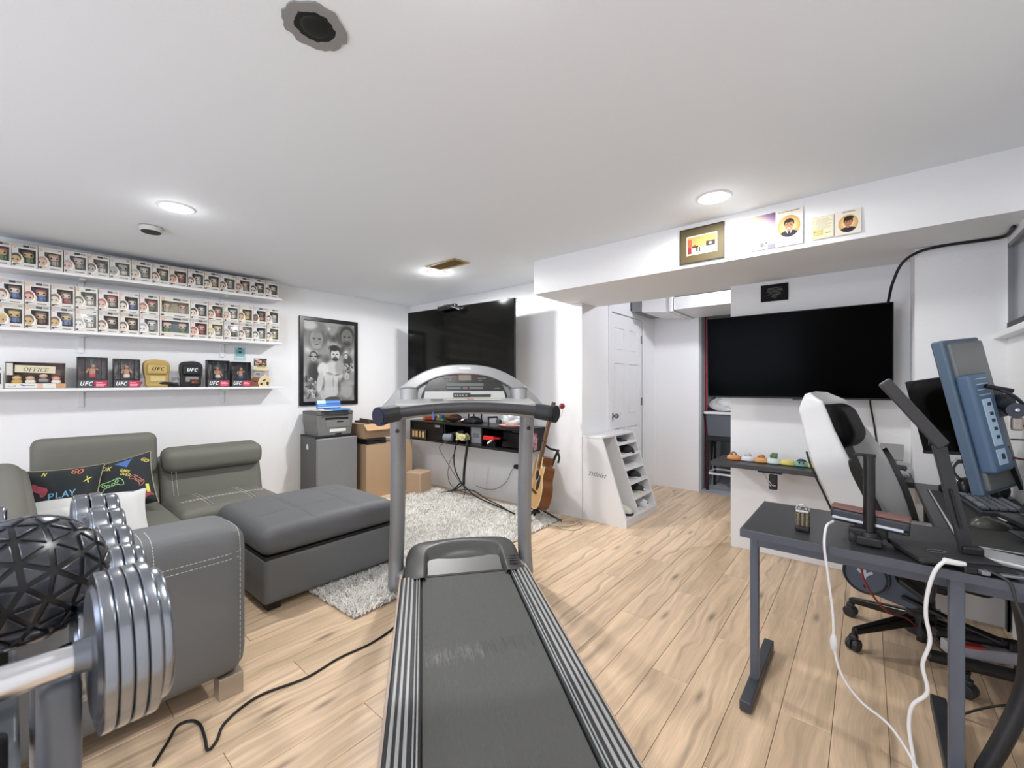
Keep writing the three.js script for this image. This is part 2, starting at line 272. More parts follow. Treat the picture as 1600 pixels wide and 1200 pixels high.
{ // ceiling fittings
  const s = thing('smoke_detector', 'small white smoke detector with a dark underside near the display shelves', 'smoke detector', [-3.64, CEIL, -0.608]);
  mesh('housing', T(lathe([[0.0, -0.032], [0.056, -0.032], [0.058, -0.03], [0.062, -0.012], [0.066, -0.01], [0.066, 0], [0, 0]], 36)), M(0xcfcfcc, 0.5), s);
  mesh('grille', cyl(0.054, 0.05, 0.006, 0, -0.034, 0, 0, 0, 0, 36), M(0x2b2b2a, 0.7), s);
  const v = thing('air_vent', 'tan rectangular air vent on the ceiling beside a lamp', 'vent', [-2.79, CEIL, -2.45]);
  mesh('vent_frame', [ext(shape([[-0.19, -0.085], [0.19, -0.085], [0.19, 0.085], [-0.19, 0.085]], [[[-0.165, -0.06], [0.165, -0.06], [0.165, 0.06], [-0.165, 0.06]]]), 0.005, 0.002).rotateX(Math.PI / 2)], M(0xb49b6a, 0.5), v);
  for (let i = 0; i < 8; i++) mesh('louvre', bx(0.33, 0.002, 0.02, 0, -0.006, -0.052 + i * 0.015, 0.6), M(0xa88f60, 0.5), v);
  mesh('vent_back', bx(0.34, 0.001, 0.125, 0, -0.0006, 0), M(0x6b5c40, 0.8), v);
  const h = thing('ceiling_fitting', 'round dark ceiling fitting with a broken grey rim at the top of the picture', 'ceiling fitting', [-1.235, CEIL, -0.575]);
  mesh('broken_rim', (() => { const pts = [], hole = []; for (let i = 0; i < 40; i++) { const a = i / 40 * Math.PI * 2, r = 0.075 + 0.012 * vnoise(i * 0.8, 3, 32) + 0.006 * hash(i, 2); pts.push([r * Math.cos(a), r * Math.sin(a)]); const q = 0.052 + 0.008 * hash(i, 5); hole.push([q * Math.cos(a), q * Math.sin(a)]); } return ext(shape(pts, [hole]), 0.004, 0.001).rotateX(Math.PI / 2); })(), M(0x8d8d8b, 0.8), h);
  mesh('dark_opening', [cyl(0.06, 0.055, 0.004, 0, -0.002, 0), sph(0.04, 0, -0.002, 0, 1, 0.25, 1)], M(0x0a0a0a, 0.6), h);
}
{ // ducts and utility room
  const d = thing('air_duct', 'long white boxed air duct under the passage ceiling', 'duct', [0, 0, 0]);
  mesh('duct_box', [span(-1.555, 1.0, 2.045, 2.176, -5.2, -4.5, 0.004)], mWhite, d);
  mesh('duct_collar', [span(-1.60, -1.565, 2.03, 2.19, -5.2, -4.485, 0.004)], mTrim, d);
  const e = thing('duct_takeoff', 'short white duct end that tapers into a grey metal duct in the passage', 'duct', [0, 0, 0]);
  mesh('taper', ext(shape([[-1.90, 2.06], [-1.605, 2.03], [-1.605, 2.19], [-1.90, 2.19]]), 0.6, 0.002).translate(0, 0, -5.1), mWhite, e);
  mesh('metal_duct', span(-2.02, -1.905, 2.07, 2.2, -5.1, -4.5), M(0x8a8c8e, 0.4, 0.6), e);
  tag(mesh('heating_pipe', [rod([-1.495, 0, -5.47], [-1.495, 2.25, -5.47], 0.011)], M(0x9a1f35, 0.5)), 'thin red pipe running up the grey utility room wall', 'pipe');
  tag(mesh('leaning_board', [bx(0.02, 1.75, 0.28, -1.45, 0.875, -5.85, 0, 0, -0.05), bx(0.022, 0.02, 0.3, -1.405, 1.76, -5.85, 0, 0, -0.05)], M(0xbdbdba, 0.7)), 'pale board leaning on the utility room wall behind the red pipe', 'board');
  const dv = thing('vent_hood', 'grey sheet metal vent hood hanging in the utility room', 'duct', [-1.13, 1.93, -5.9]);
  mesh('hood_body', T(lathe([[0.09, 0.28], [0.1, 0.2], [0.26, -0.02], [0.27, -0.06], [0.24, -0.06]], 4), 0, 0, 0, 0, Math.PI / 4), MD(0xa5a7aa, 0.4, 0.5), dv);
  mesh('flexible_pipe', [0, 1, 2, 3, 4, 5].map((i) => T(new THREE.TorusGeometry(0.085, 0.014, 8, 20), 0.36, -0.1 + i * 0.05, 0.1, Math.PI / 2)), M(0x7c7f82, 0.35, 0.7), dv);
  const st = thing('metal_stool', 'black folding stool frame in the utility room', 'stool', [-1.30, 0, -5.55]);
  for (const [x, z] of [[-0.16, -0.16], [0.16, -0.16], [-0.16, 0.16], [0.16, 0.16]]) mesh('leg', rb(0.028, 0.60, 0.028, x, 0.30, z, 0.003), mBlack, st);
  mesh('stretcher', [bx(0.32, 0.02, 0.02, 0, 0.2, 0.16), bx(0.02, 0.02, 0.32, 0.16, 0.2, 0), bx(0.32, 0.02, 0.02, 0, 0.2, -0.16), bx(0.02, 0.02, 0.32, -0.16, 0.2, 0)], mWhite, st);
  mesh('seat', rb(0.36, 0.05, 0.36, 0, 0.615, 0, 0.01), M(0x1b1b1d, 0.6), st);
  const bin = thing('storage_bin', 'grey storage bin with a white rim on the black stool', 'bin', [-1.30, 0.64, -5.55]);
  mesh('bin_body', ext(shape([[-0.15, 0], [0.15, 0], [0.175, 0.26], [-0.175, 0.26]]), 0.3, 0.012).translate(0, 0.012, -0.15), M(0x5b6068, 0.5), bin);
  mesh('rim', [rb(0.40, 0.03, 0.37, 0, 0.28, 0, 0.01)], mWhite, bin);
  const bag = thing('plastic_bag', 'crumpled white plastic bag on the grey bin', 'bag', [-1.30, 0.94, -5.55]);
  mesh('bag_body', (() => { const g = new THREE.IcosahedronGeometry(0.14, 4), p = g.attributes.position; for (let i = 0; i < p.count; i++) { const x = p.getX(i), y = p.getY(i), z = p.getZ(i), k = 0.85 + 0.35 * vnoise(x * 22 + 9, z * 22 + y * 17); p.setXYZ(i, x * k * 1.1, Math.max(0, y * 0.65 * k + 0.07), z * k); } g.computeVertexNormals(); return g; })(), M(0xd4d4d2, 0.45), bag);
  const can = thing('water_heater', 'dark upright appliance at the back of the utility room', 'appliance', [-0.98, 0, -6.3]);
  mesh('tank', lathe([[0, 1.45], [0.15, 1.44], [0.2, 1.40], [0.2, 0.05], [0.18, 0.02], [0.18, 0], [0, 0]], 32), M(0x3a3c40, 0.5), can);
  mesh('band', lathe([[0.203, 1.05], [0.203, 1.0]], 32), mBlack, can);
}
// ---------- display shelves on the left wall ----------
const SF = -4.46, SB = WL + 0.001;                          // front edge and back of the shelves
const shelfY = [(z) => 2.067 - 0.0265 * z, (z) => 1.645 - 0.017 * z, (z) => 1.2275 - 0.007 * z];   // top faces: slightly out of level, as in the photograph
['topmost white wall shelf with one row of small window boxes', 'middle white wall shelf with two layers of small window boxes', 'lowest white wall shelf with gloves, ticket stubs and a few larger boxes'].forEach((label, i) => {
  const s = thing('wall_shelf', label, 'shelf', [0, 0, 0]);
  const z0 = -1.755, z1 = 0.75, zc = (z0 + z1) / 2, y = shelfY[i](zc), a = -Math.atan((shelfY[i](z1) - shelfY[i](z0)) / (z1 - z0));
  mesh('shelf_board', rb(SF - SB, 0.02, z1 - z0, (SF + SB) / 2, y - 0.0105, zc, 0.003, a), mShelf, s);
  for (const z of [-1.30, -0.36, 0.55]) {
    const yy = shelfY[i](z) - 0.021;
    mesh('bracket', [span(SB, SB + 0.012, yy - 0.13, yy, z - 0.017, z + 0.017), span(SB, SB + 0.15, yy - 0.010, yy, z - 0.017, z + 0.017)], mShelf, s);
  }
});
// window boxes with a generic little figure inside
{
  const C = { olive: '#565b45', 'dark green': '#2c3a26', 'grey tan': '#97937f', 'pale grey': '#a9aaa2', 'silver grey': '#b3b3a9', 'dull silver': '#9fa097', 'smoky grey': '#8b8d86', 'moss green': '#7f8c6e', 'dark brown': '#54493f', 'teal grey': '#6f7f78', 'violet grey': '#7d7a86', 'light violet': '#a09da8', 'plain grey': '#858586', 'warm grey': '#7d7671', 'stone grey': '#6c6967',
    navy: '#3f4a63', slate: '#5a6470', brown: '#6b4f41', glare: '#b9bdb8', rose: '#8a6a68', steel: '#66707a', pinkish: '#a38c8c', cream: '#c7bd9b', dusk: '#58586a', ash: '#84857f', aqua: '#71858c', khaki: '#86805f', charcoal: '#4c4d50', mint: '#86998d', plum: '#6b4652', white: '#c5c7c4',
    gold: '#caa760', peach: '#d3ab90', pink: '#d8b2a8', grey: '#a7a7a3', pale: '#d9c9b4', tan: '#b28e6c', red: '#a8362f', black: '#26211f', green: '#4f7a46', yellow: '#cfb95a', blue: '#3e6fb5', orange: '#c9793a', whitec: '#dcdcd8' };
  for (const k of Object.keys(C)) { const q = new THREE.Color(C[k]), h = {}; q.getHSL(h); q.setHSL(h.h, h.s * 0.68, h.l * 0.9 + 0.06); C[k] = '#' + q.getHexString(); }
  const top = ['olive;gold:red:green', 'dark green;gold:black:green', 'grey tan;peach:tan:grey', 'pale grey;pink:grey:grey', 'silver grey;grey:brown:whitec', 'dull silver;grey:grey:whitec', 'smoky grey;pale:grey:grey', 'moss green;pale:brown:green', 'dark brown;peach:brown:red', 'teal grey;pale:brown:whitec', 'violet grey;pale:black:yellow', 'light violet;peach:olive:grey', 'plain grey;peach:brown:grey', 'warm grey;pale:black:olive', 'stone grey;pale:black:brown'];
  const up = ['navy;pale:brown:blue', 'slate;peach:red:blue', 'brown;pale:brown:red', 'glare;pale:olive:whitec', 'rose;peach:red:grey', 'steel;pale:black:blue', 'pinkish;peach:red:green', 'cream;peach:brown:grey', 'dusk;pale:black:grey', 'ash;peach:brown:red', 'aqua;peach:grey:whitec', 'khaki;gold:brown:yellow', 'charcoal;brown:black:orange', 'mint;pale:black:grey'];
  const low = ['khaki;gold:yellow:blue', 'charcoal;gold:brown:brown', 'navy;gold:brown:blue', 'white;whitec:grey:whitec', 'stone grey;pale:brown:black', 'dark brown;pale:brown:brown', 'white;whitec:grey:grey', 'aqua;peach:pink:green', 'plum;peach:red:red', 'cream;pale:yellow:whitec', 'ash;pale:grey:black', 'stone grey;pale:brown:grey', 'slate;whitec:black:grey', 'mint;pale:black:yellow'];
  const zt = [0.107, -0.013, -0.133, -0.257, -0.382, -0.502, -0.626, -0.753, -0.869, -0.991, -1.11, -1.228, -1.354, -1.478, -1.604, -1.723];
  const zm = [0.05, -0.07, -0.194, -0.315, -0.437, -0.559, -0.676, -0.8, -1.011, -1.138, -1.257, -1.377, -1.497, -1.615, -1.729];
  const all = [];
  const ord = ['leftmost', 'second from left', 'third from left', 'fourth from left', 'fifth from left', 'sixth from left', 'seventh from left', 'middle', 'seventh from right', 'sixth from right', 'fifth from right', 'fourth from right', 'third from right', 'second from right', 'rightmost'];
  const ord14 = ['leftmost', 'second from left', 'third from left', 'fourth from left', 'fifth from left', 'sixth from left', 'seventh from left', 'double width', 'sixth from right', 'fifth from right', 'fourth from right', 'third from right', 'second from right', 'rightmost'];
  top.forEach((s, i) => all.push([s, zt[i], zt[i + 1], 0, 0, `${ord[i]} on the topmost shelf`]));
  up.forEach((s, i) => all.push([s, zm[i], zm[i + 1], 1, 1, `${ord14[i]}, upper layer of middle shelf`]));
  low.forEach((s, i) => all.push([s, zm[i], zm[i + 1], 1, 0, `${ord14[i]}, lower layer of middle shelf`]));
  // one printed atlas: every box front is one cell; windows stay blank because they are cut out of the carton
  const CW = 8, CELL = 256;
  const atlas = canvasTex(2048, 1536, (c) => all.forEach(([s], i) => {
    const [bg, cols] = s.split(';'), [skin, hair, shirt] = cols.split(':'), x = (i % CW) * CELL, y = Math.floor(i / CW) * CELL, wide = cols && all[i][1] - all[i][2] > 0.17;
    c.save(); c.beginPath(); c.rect(x, y, CELL, CELL); c.clip(); c.translate(x, y);
    c.fillStyle = '#d9d6ce'; c.fillRect(0, 0, CELL, CELL);
    c.fillStyle = ['#dbd0c6', '#d3d4d0', '#d8d5c6', '#d6d6d8'][i % 4]; c.fillRect(0, 0, 96, CELL);
    c.fillStyle = C[bg]; c.globalAlpha = 0.25; c.fillRect(0, 0, 256, 40); c.globalAlpha = 1;
    if (i % 3 !== 2) { c.fillStyle = '#3b3633'; c.fillRect(110, 14, 62, 22); c.fillStyle = '#8d847c'; c.fillRect(178, 16, 54, 16); } else { c.fillStyle = '#77736c'; c.fillRect(196, 16, 40, 12); }
    c.fillStyle = '#cbb3a2'; c.fillRect(14, 10, 30, 46);
    if (!wide) {
      c.save(); c.beginPath(); c.arc(44, 172, 66, 0, 7); c.clip(); c.fillStyle = '#efe7da'; c.fillRect(-30, 90, 160, 170);
      c.fillStyle = C[shirt] || '#888'; c.fillRect(0, 222, 110, 40);
      c.fillStyle = C[hair] || '#444'; c.beginPath(); c.ellipse(40, 160, 52, 52, 0, 0, 7); c.fill();
      c.fillStyle = C[skin] || '#ccb'; c.beginPath(); c.ellipse(38, 176, 46, 40, 0, 0, 7); c.fill();
      c.fillStyle = '#1b1817'; c.beginPath(); c.ellipse(54, 178, 8, 9, 0, 0, 7); c.fill(); c.beginPath(); c.ellipse(12, 178, 8, 9, 0, 0, 7); c.fill(); c.restore();
      c.lineWidth = 6; c.strokeStyle = '#d8cfc2'; c.beginPath(); c.arc(44, 172, 66, 0, 7); c.stroke();
    }
    c.fillStyle = '#4c4640'; c.fillRect(10, 226, 26, 20); c.fillStyle = '#7d766e'; c.fillRect(120, 232, 96, 10);
    c.restore();
  }));
  const mPrint = M(0xffffff, 0.42, 0, { map: atlas }), mPane = new THREE.MeshPhysicalMaterial({ color: 0xffffff, roughness: 0.08, transmission: 1, thickness: 0, ior: 1.35 });
  const mats = {}, mc = (k, r = 0.5) => mats[k] || (mats[k] = M(new THREE.Color(C[k] || '#888888'), r));
  const gHead = prep(rb(0.052, 0.046, 0.044, 0, 0, 0, 0.018, 0, 0, 0, 3)), gHair = prep(rb(0.056, 0.026, 0.047, 0, 0.014, -0.002, 0.012, 0, 0, 0, 2)), gBody = prep(mergeGeometries([prep(rb(0.026, 0.034, 0.02, 0, -0.038, 0, 0.006)), prep(rb(0.010, 0.028, 0.012, -0.018, -0.036, 0.002, 0.004)), prep(rb(0.010, 0.028, 0.012, 0.018, -0.036, 0.002, 0.004))]));
  const gEyes = mergeGeometries([prep(sph(0.0055, -0.014, -0.005, 0.021, 1, 1.1, 0.4, 10)), prep(sph(0.0055, 0.014, -0.005, 0.021, 1, 1.1, 0.4, 10))]);
  all.forEach(([s, za, zb, sh, layer, where], i) => {
    const [bg, cols] = s.split(';'), [skin, hair, shirt] = cols.split(':'), w = za - zb - 0.004, h = sh === 0 ? 0.158 : 0.163, d = 0.092, wide = w > 0.17;
    const zc = (za + zb) / 2, y = shelfY[sh](zc) + layer * 0.1645 + 0.0004;
    const o = thing('figure_box', `${wide ? 'wide' : 'small'} white window box, ${bg} inside, ${where}`, 'toy box', [SF - 0.008 - (i % 3) * 0.002, y, zc], Math.PI / 2, 'window boxes with small figures on the wall shelves');
    const W2 = w / 2, win = wide ? [[-W2 + 0.012, 0.035], [W2 - 0.012, 0.035], [W2 - 0.012, h - 0.035], [-W2 + 0.012, h - 0.035]] : [[-W2 + w * 0.46, 0.03], [W2 - 0.008, 0.03], [W2 - 0.008, h - 0.034], [-W2 + w * 0.24, h - 0.034], [-W2 + w * 0.24, h - 0.062], [-W2 + w * 0.38, h - 0.078], [-W2 + w * 0.455, h - 0.104]];
    const f = new THREE.ShapeGeometry(shape([[-W2, 0], [W2, 0], [W2, h], [-W2, h]], [win])), p = f.attributes.position, uv = f.attributes.uv;
    for (let k = 0; k < p.count; k++) uv.setXY(k, (i % CW + (p.getX(k) + W2) / w * 0.98 + 0.01) / CW, 1 - (Math.floor(i / CW) + 1 - p.getY(k) / h * 0.98 - 0.01) / 6);
    const carton = mesh('carton', [slab(-W2, W2, 0, h, -d, -d + 0.002), slab(-W2, W2, 0, 0.002, -d, -0.001), slab(-W2, W2, h - 0.002, h, -d, -0.001), slab(-W2, -W2 + 0.002, 0, h, -d, -0.001), slab(W2 - 0.002, W2, 0, h, -d, -0.001)], MD(0xd9d6cc, 0.5), o);
    mesh('printed_front', f, mPrint, o, true);
    mesh('back_card', slab(-W2 + 0.003, W2 - 0.003, 0.003, h - 0.003, -d * 0.55, -d * 0.55 + 0.002), mc(bg, 0.7), o);
    mesh('window_film', slab(-W2 + w * 0.2, W2 - 0.004, 0.025, h - 0.03, -0.0032, -0.0026), mPane, o);
    for (const dx of wide ? [-0.052, 0.052] : [w * 0.13]) {
      const fg = mesh('figure', gBody, mc(shirt), o); fg.position.set(dx, 0.089 + (i % 4) * 0.002, -0.028);
      mesh('head', gHead, mc(skin), fg); mesh('hair', gHair, mc(hair), fg); mesh('eyes', gEyes, mBlackGloss, fg);
    }
  });
}
{ // things on the lowest shelf
  const Y = (z) => shelfY[2](z) + 0.0004;
  // wide box with a hand-lettered sign and four little figures
  const o = thing('collector_box', 'wide brown window box with a cream hand-lettered sign and four figures', 'toy box', [SF - 0.01, Y(-0.126), -0.126], Math.PI / 2);
  const w = 0.283, h = 0.182;
  mesh('carton', [slab(-w / 2, w / 2, 0, h, -0.09, -0.088), slab(-w / 2, w / 2, 0, 0.004, -0.09, 0), slab(-w / 2, w / 2, h - 0.003, h, -0.09, 0), slab(-w / 2, -w / 2 + 0.004, 0, h, -0.09, 0), slab(w / 2 - 0.004, w / 2, 0, h, -0.09, 0)], MD(0x857b72, 0.6), o);
  mesh('back_card', slab(-w / 2 + 0.004, w / 2 - 0.004, 0.004, h - 0.004, -0.07, -0.068), M(0x8c7e78, 0.7), o);
  const band = sheet('front_band', w, 0.032, 0.003, canvasTex(512, 58, (c) => { c.fillStyle = '#e3dfd6'; c.fillRect(0, 0, 512, 58); c.strokeStyle = '#444'; c.lineWidth = 3; c.strokeRect(24, 18, 54, 20); c.fillStyle = '#4a64a8'; c.beginPath(); c.ellipse(140, 22, 22, 9, 0.3, 0, 7); c.fill(); c.fillRect(150, 24, 90, 5); c.fillStyle = '#d9b89e'; c.fillRect(262, 0, 50, 58); c.fillStyle = '#cd9a72'; c.fillRect(424, 0, 88, 58); c.fillStyle = '#555'; c.fillRect(348, 14, 40, 6); }), mWhite, o); band.position.set(0, 0.018, -0.001);
  const sign = sheet('lettered_sign', 0.19, 0.05, 0.003, textTex(512, 128, '#d8d0b2', '#37332a', [['OFFICE', 0.5, 0.56, 92, 'italic']], { font: 'serif' }), mWhite, o); sign.position.set(-0.004, 0.134, -0.012); sign.rotation.z = -0.03;
  const tagp = mesh('hang_tag', rb(0.03, 0.082, 0.002, -0.122, 0.132, -0.002, 0.012), M(0xd4cfc6, 0.5), o);
  [['#c9a54e', '#7d5f3a'], ['#e1dccf', '#6e4a35'], ['#8d8d90', '#2a2523'], ['#e6e2dd', '#a43a3a']].forEach(([a, b], i) => { const f = mesh('figure', [sph(0.02, -0.09 + i * 0.062, 0.072 + (i === 2 ? 0.018 : 0), -0.03, 1.1, 1, 0.9, 14)], M(new THREE.Color('#cfae92'), 0.6), o); mesh('hair', sph(0.021, -0.09 + i * 0.062, 0.079 + (i === 2 ? 0.018 : 0), -0.033, 1.1, 0.8, 0.9, 14), M(new THREE.Color(b), 0.7), f); mesh('shirt', rb(0.05, 0.03, 0.03, -0.09 + i * 0.062, 0.045 + (i === 2 ? 0.01 : 0), -0.03, 0.012), M(new THREE.Color(a), 0.7), f); });
  // small box cut by the left edge
  const e = thing('small_box', 'small green and white box cut off by the left picture edge on the lowest shelf', 'box', [SF - 0.01, Y(0.07), 0.075], Math.PI / 2);
  mesh('carton', rb(0.10, 0.155, 0.08, 0, 0.078, -0.04, 0.002), M(0xd8d8d2, 0.5), e);
  mesh('window_panel', rb(0.085, 0.075, 0.003, 0, 0.068, 0, 0.002), M(0x4b5443, 0.5), e);
  mesh('label_strip', rb(0.06, 0.016, 0.003, 0.01, 0.135, 0.0006, 0.001), M(0x5a6fae, 0.5), e);
  // dark fighter figure boxes with UFC lettering
  const ufc = (za, zb, top, label, tint, pose) => {
    const w = za - zb, zc = (za + zb) / 2, h = top, b = thing('fighter_figure_box', label, 'toy box', [SF - 0.012, Y(zc), zc], Math.PI / 2, 'dark fighter figure boxes on the lowest shelf');
    const W2 = w / 2, fh = h * 0.25;
    mesh('carton', [slab(-W2, W2, 0, h, -0.07, -0.067), slab(-W2, W2, 0, 0.003, -0.07, 0), slab(-W2, W2, h - 0.005, h, -0.07, 0), slab(-W2, -W2 + 0.004, 0, h, -0.07, 0), slab(W2 - 0.004, W2, 0, h, -0.07, 0), slab(-W2, W2, fh, fh + 0.01, -0.02, 0.001), slab(-W2 + w * 0.22, -W2 + w * 0.26, fh, h, -0.004, 0.001), slab(W2 - w * 0.25, W2 - w * 0.21, fh, h, -0.004, 0.001)], M(0x1b1b1e, 0.45), b);
    const bk = sheet('back_card', w - 0.01, h - 0.01, 0.002, canvasTex(256, 300, (c) => { c.fillStyle = '#3f4145'; c.fillRect(0, 0, 256, 300); for (let k = 0; k < 60; k++) { c.fillStyle = ['#6b6e74', '#2b2c30', tint, '#84868a'][k % 4]; c.globalAlpha = 0.35; c.fillRect(rnd() * 256, rnd() * 220, 10 + rnd() * 26, 20 + rnd() * 70); } }), mBlack, b); bk.position.set(0, h / 2, -0.062);
    const fr = sheet('front_band', w * 0.98, fh, 0.002, textTex(256, 80, '#4d4e52', '#f4f4f2', [['UFC', 0.26, 0.5, 58, 'italic bold']]), mBlack, b); fr.position.set(0, fh / 2 + 0.002, 0.001);
    const rd = sheet('red_label', w * 0.42, fh * 0.8, 0.002, canvasTex(128, 80, (q) => { q.fillStyle = '#cf2f55'; q.fillRect(0, 0, 128, 80); q.fillStyle = '#f1c3cd'; for (const [y, w] of [[16, 70], [38, 90], [58, 80]]) for (let k = 0; k < w; k += 12) q.fillRect(18 + k, y, 8, 12); }), M(0xcf2f55, 0.5), b); rd.position.set(w * 0.26, fh / 2, 0.004);
    const s = pose, f = mesh('figure', [rb(0.036, 0.05, 0.022, 0, fh + 0.065, -0.03, 0.009), sph(0.013, 0.0 + s * 0.004, fh + 0.105, -0.028, 1, 1.15, 1, 12), rod([-0.02, fh + 0.085, -0.03], [-0.03 - s * 0.005, fh + 0.055, -0.02], 0.007, 8), rod([0.02, fh + 0.085, -0.03], [0.032, fh + 0.06 + s * 0.02, -0.018], 0.007, 8)], M(0xb98a6c, 0.6), b);
    mesh('shorts', [rb(0.04, 0.03, 0.026, 0, fh + 0.035, -0.03, 0.008)], M(new THREE.Color(tint), 0.6), f);
    mesh('window_film', slab(-W2 + 0.005, W2 - 0.005, fh + 0.005, h - 0.004, -0.002, -0.0015), mClear, b);
  };
  ufc(-0.327, -0.491, 0.232, 'dark fighter figure box standing alone, blue figure with a pink belt, first from left', '#c32f52', 1);
  ufc(-0.524, -0.68, 0.226, 'dark fighter figure box with a grey window, between another box and the gold glove', '#d8d2c2', 0);
  ufc(-1.133, -1.302, 0.238, 'dark fighter figure box with a pale bust, just right of the black glove', '#d6cfc4', -1);
  ufc(-1.32, -1.478, 0.230, 'dark fighter figure box with a blue backdrop, next to the upright picture cards', '#3b5aa5', 1);
  // gloves
  const glove = (z, w, h, main, pad, trim, label, txt, fg, mirror) => {
    const g = thing('fighting_glove', label, 'glove', [SF - 0.055, Y(z), z], Math.PI / 2);
    const out = smooth([[-w * 0.36, 0], [-w * 0.42, h * 0.3], [-w * 0.5, h * 0.7], [-w * 0.46, h * 0.92], [-w * 0.2, h], [w * 0.15, h * 0.99], [w * 0.42, h * 0.93], [w * 0.47, h * 0.72], [w * 0.42, h * 0.35], [w * 0.40, 0]].map(([a, b]) => [a * mirror, b]).sort(() => 0), 60);
    const body = ext(shape(mirror > 0 ? out : out.reverse()), 0.03, 0.012, 4).translate(0, 0.012, -0.02);
    mesh('palm', body, main, g);
    mesh('knuckle_pad', [rb(w * 0.86, h * 0.42, 0.032, 0, h * 0.72, 0.024, 0.016, -0.06, 0, 0, 4)], pad, g);
    mesh('back_panel', [rb(w * 0.66, h * 0.24, 0.02, w * 0.04, h * 0.33, 0.018, 0.01, 0, 0, 0, 3)], trim, g);
    mesh('wrist_strap', [rb(w * 0.78, h * 0.16, 0.05, w * 0.02, h * 0.09, 0.0, 0.012, 0, 0, 0, 3)], main, g);
    const l = mesh('lettering', new THREE.PlaneGeometry(w * 0.78, h * 0.2), M(0xffffff, 0.5, 0, { map: textTex(256, 96, main === pad ? '#' + pad.color.getHexString() : '#' + pad.color.getHexString(), fg, [[txt, 0.5, 0.55, 92, 'italic bold']]) }), g, true); l.position.set(0, h * 0.75, 0.0408); l.rotation.x = -0.06;
    return g;
  };
  glove(-0.79, 0.155, 0.205, mGold, M(0xbda363, 0.35, 0.3), M(0xd2bd85, 0.4, 0.15), 'gold fighting glove standing upright on the lowest shelf', 'UFC', '#241f16', 1);
  const bg = glove(-1.02, 0.145, 0.20, M(0x16171a, 0.5), M(0x1a1b1f, 0.45), M(0x8a8b84, 0.5), 'black fighting glove standing upright on the lowest shelf', 'UFC', '#f2f2f0', -1);
  const patch = sheet('red_patch', 0.065, 0.04, 0.004, textTex(128, 80, '#3a1d1b', '#c8603c', [['UFC', 0.5, 0.5, 48, 'italic bold']]), mBlack, bg); patch.position.set(0.022, 0.045, 0.032);
  const gs = thing('glove_strap', 'loose black glove thumb strap lying between the two gloves', 'strap', [SF - 0.04, Y(-0.87), -0.87], Math.PI / 2);
  mesh('strap_loop', [tube([[-0.06, 0.03, 0], [-0.03, 0.034, 0.01], [0.02, 0.03, 0.012], [0.055, 0.018, 0.005], [0.05, 0.01, 0], [0, 0.013, -0.005], [-0.05, 0.02, -0.004]], 0.011, 40, 8)], M(0x23231f, 0.6), gs);
  const card = (label, z, y, w, h, draw, turn = 0, off = 0.0) => { const g = thing('picture_card', label, 'card', [SF - 0.06 + off, y === null ? Y(z) + h / 2 : y, z], Math.PI / 2 + turn); sheet('card', w, h, 0.003, canvasTex(128, Math.round(128 * h / w), draw), mWhite, g); return g; };
  const blot = (cols, n = 40) => (c, W, H) => { c.fillStyle = cols[0]; c.fillRect(0, 0, W, H); for (let k = 0; k < n; k++) { c.fillStyle = cols[k % cols.length]; c.fillRect(rnd() * W, rnd() * H, 6 + rnd() * W * 0.25, 5 + rnd() * H * 0.25); } };
  card('small red and white card leaning behind the second fighter box', -0.715, null, 0.075, 0.075, blot(['#c9c4c4', '#c96d78', '#a85560', '#b9b4b8'], 14));
  card('small grey landscape card between the two gloves', -0.925, null, 0.07, 0.085, (c, W, H) => { c.fillStyle = '#9b9b99'; c.fillRect(0, 0, W, H); c.fillStyle = '#77787a'; c.fillRect(0, 8, W, H * 0.55); c.fillStyle = '#a9a8a4'; c.beginPath(); c.moveTo(0, H * 0.5); c.lineTo(W * 0.5, H * 0.25); c.lineTo(W, H * 0.55); c.fill(); });
  const bl = thing('folding_knife', 'thin black folded tool lying at the foot of the black glove', 'tool', [SF - 0.012, Y(-0.95) + 0.006, -0.965], Math.PI / 2);
  mesh('handle', rb(0.085, 0.011, 0.014, 0, 0, 0, 0.004, 0, 0, 0.05), mBlack, bl);
  // badge on the wall and the stack of printed things at the right end
  const b = thing('lanyard_badge', 'pale teal event badge stuck on the wall above the last figure box', 'badge', [WL + 0.003, 1.555, -1.45], Math.PI / 2);
  sheet('badge_card', 0.095, 0.125, 0.003, canvasTex(128, 170, (c) => { c.fillStyle = '#b9d6d8'; c.fillRect(0, 0, 128, 170); c.fillStyle = '#7fb4b8'; c.fillRect(14, 22, 100, 110); c.fillStyle = '#2e4a63'; c.fillRect(40, 6, 48, 20); c.beginPath(); c.arc(64, 62, 18, 0, 7); c.fill(); c.fillStyle = '#d8ecec'; c.fillRect(24, 120, 80, 14); }), mWhite, b);
  card('dark crowd photograph card, topmost of the picture cards on the lowest shelf', -1.585, 1.475, 0.115, 0.075, blot(['#2b2420', '#c89a86', '#1d1714', '#8a5b4c', '#d9c0b0', '#41332b'], 60), 0, -0.03);
  card('cream ticket stub below the dark crowd photograph card', -1.59, 1.415, 0.11, 0.045, (c, W, H) => { c.fillStyle = '#dcd3a0'; c.fillRect(0, 0, W, H); c.fillStyle = '#3a3326'; c.fillRect(W * 0.15, 4, W * 0.7, 6); }, 0, -0.02);
  card('pale photo card of standing people at the right end of the lowest shelf', -1.58, null, 0.17, 0.165, blot(['#b7b1ad', '#8d8078', '#d4cfca', '#6f6a77', '#a79cab'], 30), 0, -0.035);
  const d1 = thing('paper_cutout', 'brown and cream cut-out card of stylised heads at the right end of the lowest shelf', 'card', [SF - 0.03, Y(-1.58), -1.575], Math.PI / 2);
